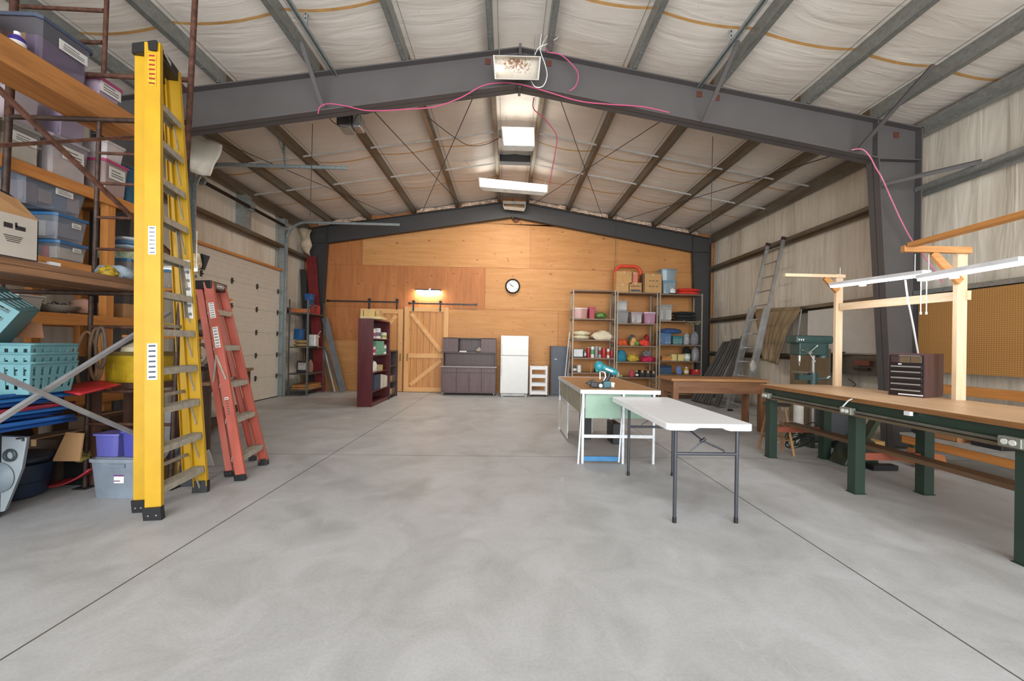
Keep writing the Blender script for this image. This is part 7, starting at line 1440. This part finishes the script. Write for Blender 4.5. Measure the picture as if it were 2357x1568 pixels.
m = MB(); m.hexa([loc(.1,.02,.28), loc(L_-.05,.02,.28), loc(L_-.05,.55,.28), loc(.1,.55,.28), loc(.1,.02,.3), loc(L_-.05,.02,.3), loc(L_-.05,.55,.3), loc(.1,.55,.3)]); m.build('lower_shelf', P('54402f', rough=.7), T)
def item(u, v, z, shape, col, label, name, cat, d=(.2,.2,.2), **k):
    p = loc(u, v, z); m = MB()
    if shape == 'box': m.box(p+V((0,0,d[2]/2)), d, (0,0,an))
    elif shape == 'blob':
        m.blob(p+V((0,0,d[2]*.45)), d, .12, 2.5, hash_(label)); mz = min(q.z for q in m.v)
        for q in m.v: q.z += z-mz
    elif shape == 'jug': m.lathe([(d[0]*.45,0),(d[0]*.5,.02),(d[0]*.5,d[2]*.7),(d[0]*.2,d[2]*.88),(d[0]*.2,d[2])], p, 16)
    elif shape == 'bowl': m.lathe([(d[0]*.2,0),(d[0]*.5,d[2]),(d[0]*.48,d[2]),(d[0]*.18,.01),(.001,.01)], p, 20)
    return tag(m.build(name, P(col, **k)), label, cat)
def hash_(s): return sum(ord(c) for c in s) % 17
item(.15,.1,zt,'box','2a2a2c','black battery charger under the yellow ladder steps','battery_charger','charger',(.25,.16,.12)); item(.45,.05,zt,'bowl','c07820','orange bowl on the brown bench between the ladders','bowl','bowl',(.24,.24,.1)); item(.45,.32,zt,'jug','c9c4b8','white ribbed jug behind the orange bowl','jug','jug',(.16,.16,.3))
item(.8,.12,zt,'box','332c2a','dark tool case on the bench behind the red ladder','tool_case','case',(.3,.22,.14)); item(1.2,.15,zt,'blob','4a4038','brown tool heap on the bench right of the dark case','tool_heap','tools',(.3,.25,.2)); item(.1,.4,zt,'box','c8a82a','yellow box standing at the bench near end','yellow_box','box',(.2,.15,.22)); item(.75,.4,zt,'box','6a5a4a','brown carton at the back of the bench','carton','box',(.3,.2,.3))
m = MB(); c_ = loc(.7,.2,zt+.14)+V((0,0,.16)); m.tube([c_+V((.02,.13*math.cos(a),.13*math.sin(a))) for a in [2*PI*i/20 for i in range(20)]], .012, 6, closed=True); m.tube([c_+V((.0,.11*math.cos(a),.11*math.sin(a))) for a in [2*PI*i/20 for i in range(20)]], .012, 6, closed=True); tag(m.build('cable_coil', P('8a8478')), 'grey cable coil standing on the dark tool case', 'cable')
item(.35,.3,.3,'box','c9c6c0','white box on the lower shelf of the brown bench','white_box','box',(.25,.2,.22)); item(.9,.3,.3,'box','8a8880','grey box on the lower shelf of the brown bench','grey_box','box',(.35,.25,.3)); item(1.5,.3,.3,'blob','c8c2b4','pale bag on the lower shelf of the brown bench','pale_bag','bag',(.4,.3,.3))
# upper shelf over the bench with lantern
T = thing('timber_shelf_unit', 'orange timber shelf over the brown bench behind the ladders', 'shelf', (-4.4,5.0,0)); 
for y in (4.9,5.5): m = MB(); m.bx(-4.2,y,zt+.0,-4.16,y+.04,2.2); m.build('upright', M_LUMZ, T)
for z in (1.42, 1.95): m = MB(); m.bx(-4.28,4.55,z,-3.75,5.54,z+.03); m.build('board', M_LUM, T)
p = V((-3.9,4.95,1.451)); T2 = thing('lantern', 'dark green lantern with a wire bail seen through the yellow ladder', 'lantern', p); m = MB(); m.lathe([(.08,0),(.09,.03),(.06,.06),(.09,.1),(.09,.22),(.1,.24),(.04,.3)], p, 18); m.build('body', P('24382f', rough=.4), T2); m = MB(); m.tube([p+V((0,.1*math.cos(a),.22+.16*math.sin(a))) for a in [PI*i/10 for i in range(11)]], .004, 5); m.build('wire_bail', M_ALU, T2)
m = MB(); m.box((-3.9,4.72,1.451+.07), (.2,.14,.14)); tag(m.build('yellow_tool', P('c09a20', rough=.5)), 'yellow power tool left of the green lantern', 'power tool'); m = MB(); m.blob((-3.95,5.2,1.56), (.24,.22,.22), .2, 3, 2, flat=False); tag(m.build('motor', P('8a8680', metal=.4)), 'small metal motor right of the green lantern', 'motor')
tote([-4.25,4.6,1.981,-3.8,5.0,2.2], 'clear low bin on the top board above the lantern', 'b0a8a0', '3a6a8a', alpha=.5, content=['8a6a5a','c0b8a8'])
# lit tube behind the ladders
a_, b_ = Yp(355,622,4.85), Yp(452,622,5.2); T2 = thing('shop_light', 'lit fluorescent light glimpsed behind the yellow ladder', 'light', (a_+b_)/2); m = MB(); m.beam(a_+V((0,0,.03)), b_+V((0,0,.03)), .1, .03); m.build('housing', M_WHT, T2); m = MB(); m.beam(a_, b_, .06, .025); m.build('lit_tube', emis('ffffff', 9), T2); m = MB(); m.rod(b_+V((0,0,.04)), b_+V((0,0,.5)), .003, 5); m.rod(a_+V((0,0,.04)), a_+V((0,0,.5)), .003, 5); m.build('chains', M_ALU, T2)
p = [Yp(x,y,5.45) for x, y in ((462,583),(482,590),(470,622),(452,618))]; m = MB(); m.prism(p, (0,.012,0)); tag(m.build('black_board', M_BLK), 'tilted black board above the red ladder', 'board'); m = MB(); p = Yp(449,606,5.4); m.blob(p, (.16,.14,.22), .3, 4, 3, flat=False); tag(m.build('foam_lump', P('c9b48e', rough=.8, var=.3, scale=20)), 'lumpy cream foam beside the tilted black board', 'foam')
m = MB(); m.rod((-3.42,5.4,zt), (-3.42+.0,5.4,2.5), .008, 6) if False else None
# standing panels under bench
m = MB(); pz = [Yp(x,y,4.55) for x, y in ((466,1040),(480,1035),(492,1090),(470,1098))]
for q in pz[2:]: q.z = 0.002
m.prism(pz, (0,.01,0)); tag(m.build('white_sheet', P('cfcdc8')), 'white sheet leaning on the floor right of the yellow ladder', 'sheet')
m = MB(); m.bx(-3.75,4.45,0,-3.5,4.47,.62); tag(m.build('white_pillow_board', P('c4c2be')), 'off-white board standing behind the yellow ladder feet', 'board')
m = MB(); m.rod((-3.3,4.3,0), (-3.33,4.32,.9), .025, 10); tag(m.build('brown_pipe', M_RUST), 'brown pipe standing behind the lower steps of the yellow ladder', 'pipe')
T = thing('plastic_bag', 'clear plastic bag of grey things behind the yellow ladder', 'bag', (-3.2,4.05,0)); m = MB(); m.blob((-3.28,4.12,.16), (.26,.24,.36), .15, 2.5, 3); mz = min(q.z for q in m.v)
for q in m.v: q.z -= mz
m.build('bag', P('8f9296', rough=.3, var=.4, scale=10), T)
# ================================================================ text to mesh so that every mark is a mesh of its own
dg = bpy.context.evaluated_depsgraph_get()
for o in [q for q in COL.objects if q.type == 'FONT']:
    me = bpy.data.meshes.new_from_object(o.evaluated_get(dg)); n_ = bpy.data.objects.new(o.name.split('.')[0], me); COL.objects.link(n_); n_.parent = o.parent; n_.location = o.location; n_.rotation_euler = o.rotation_euler
    me.materials.clear() if False else None
    if not me.materials: me.materials.append(o.data.materials[0])
    bpy.data.objects.remove(o)
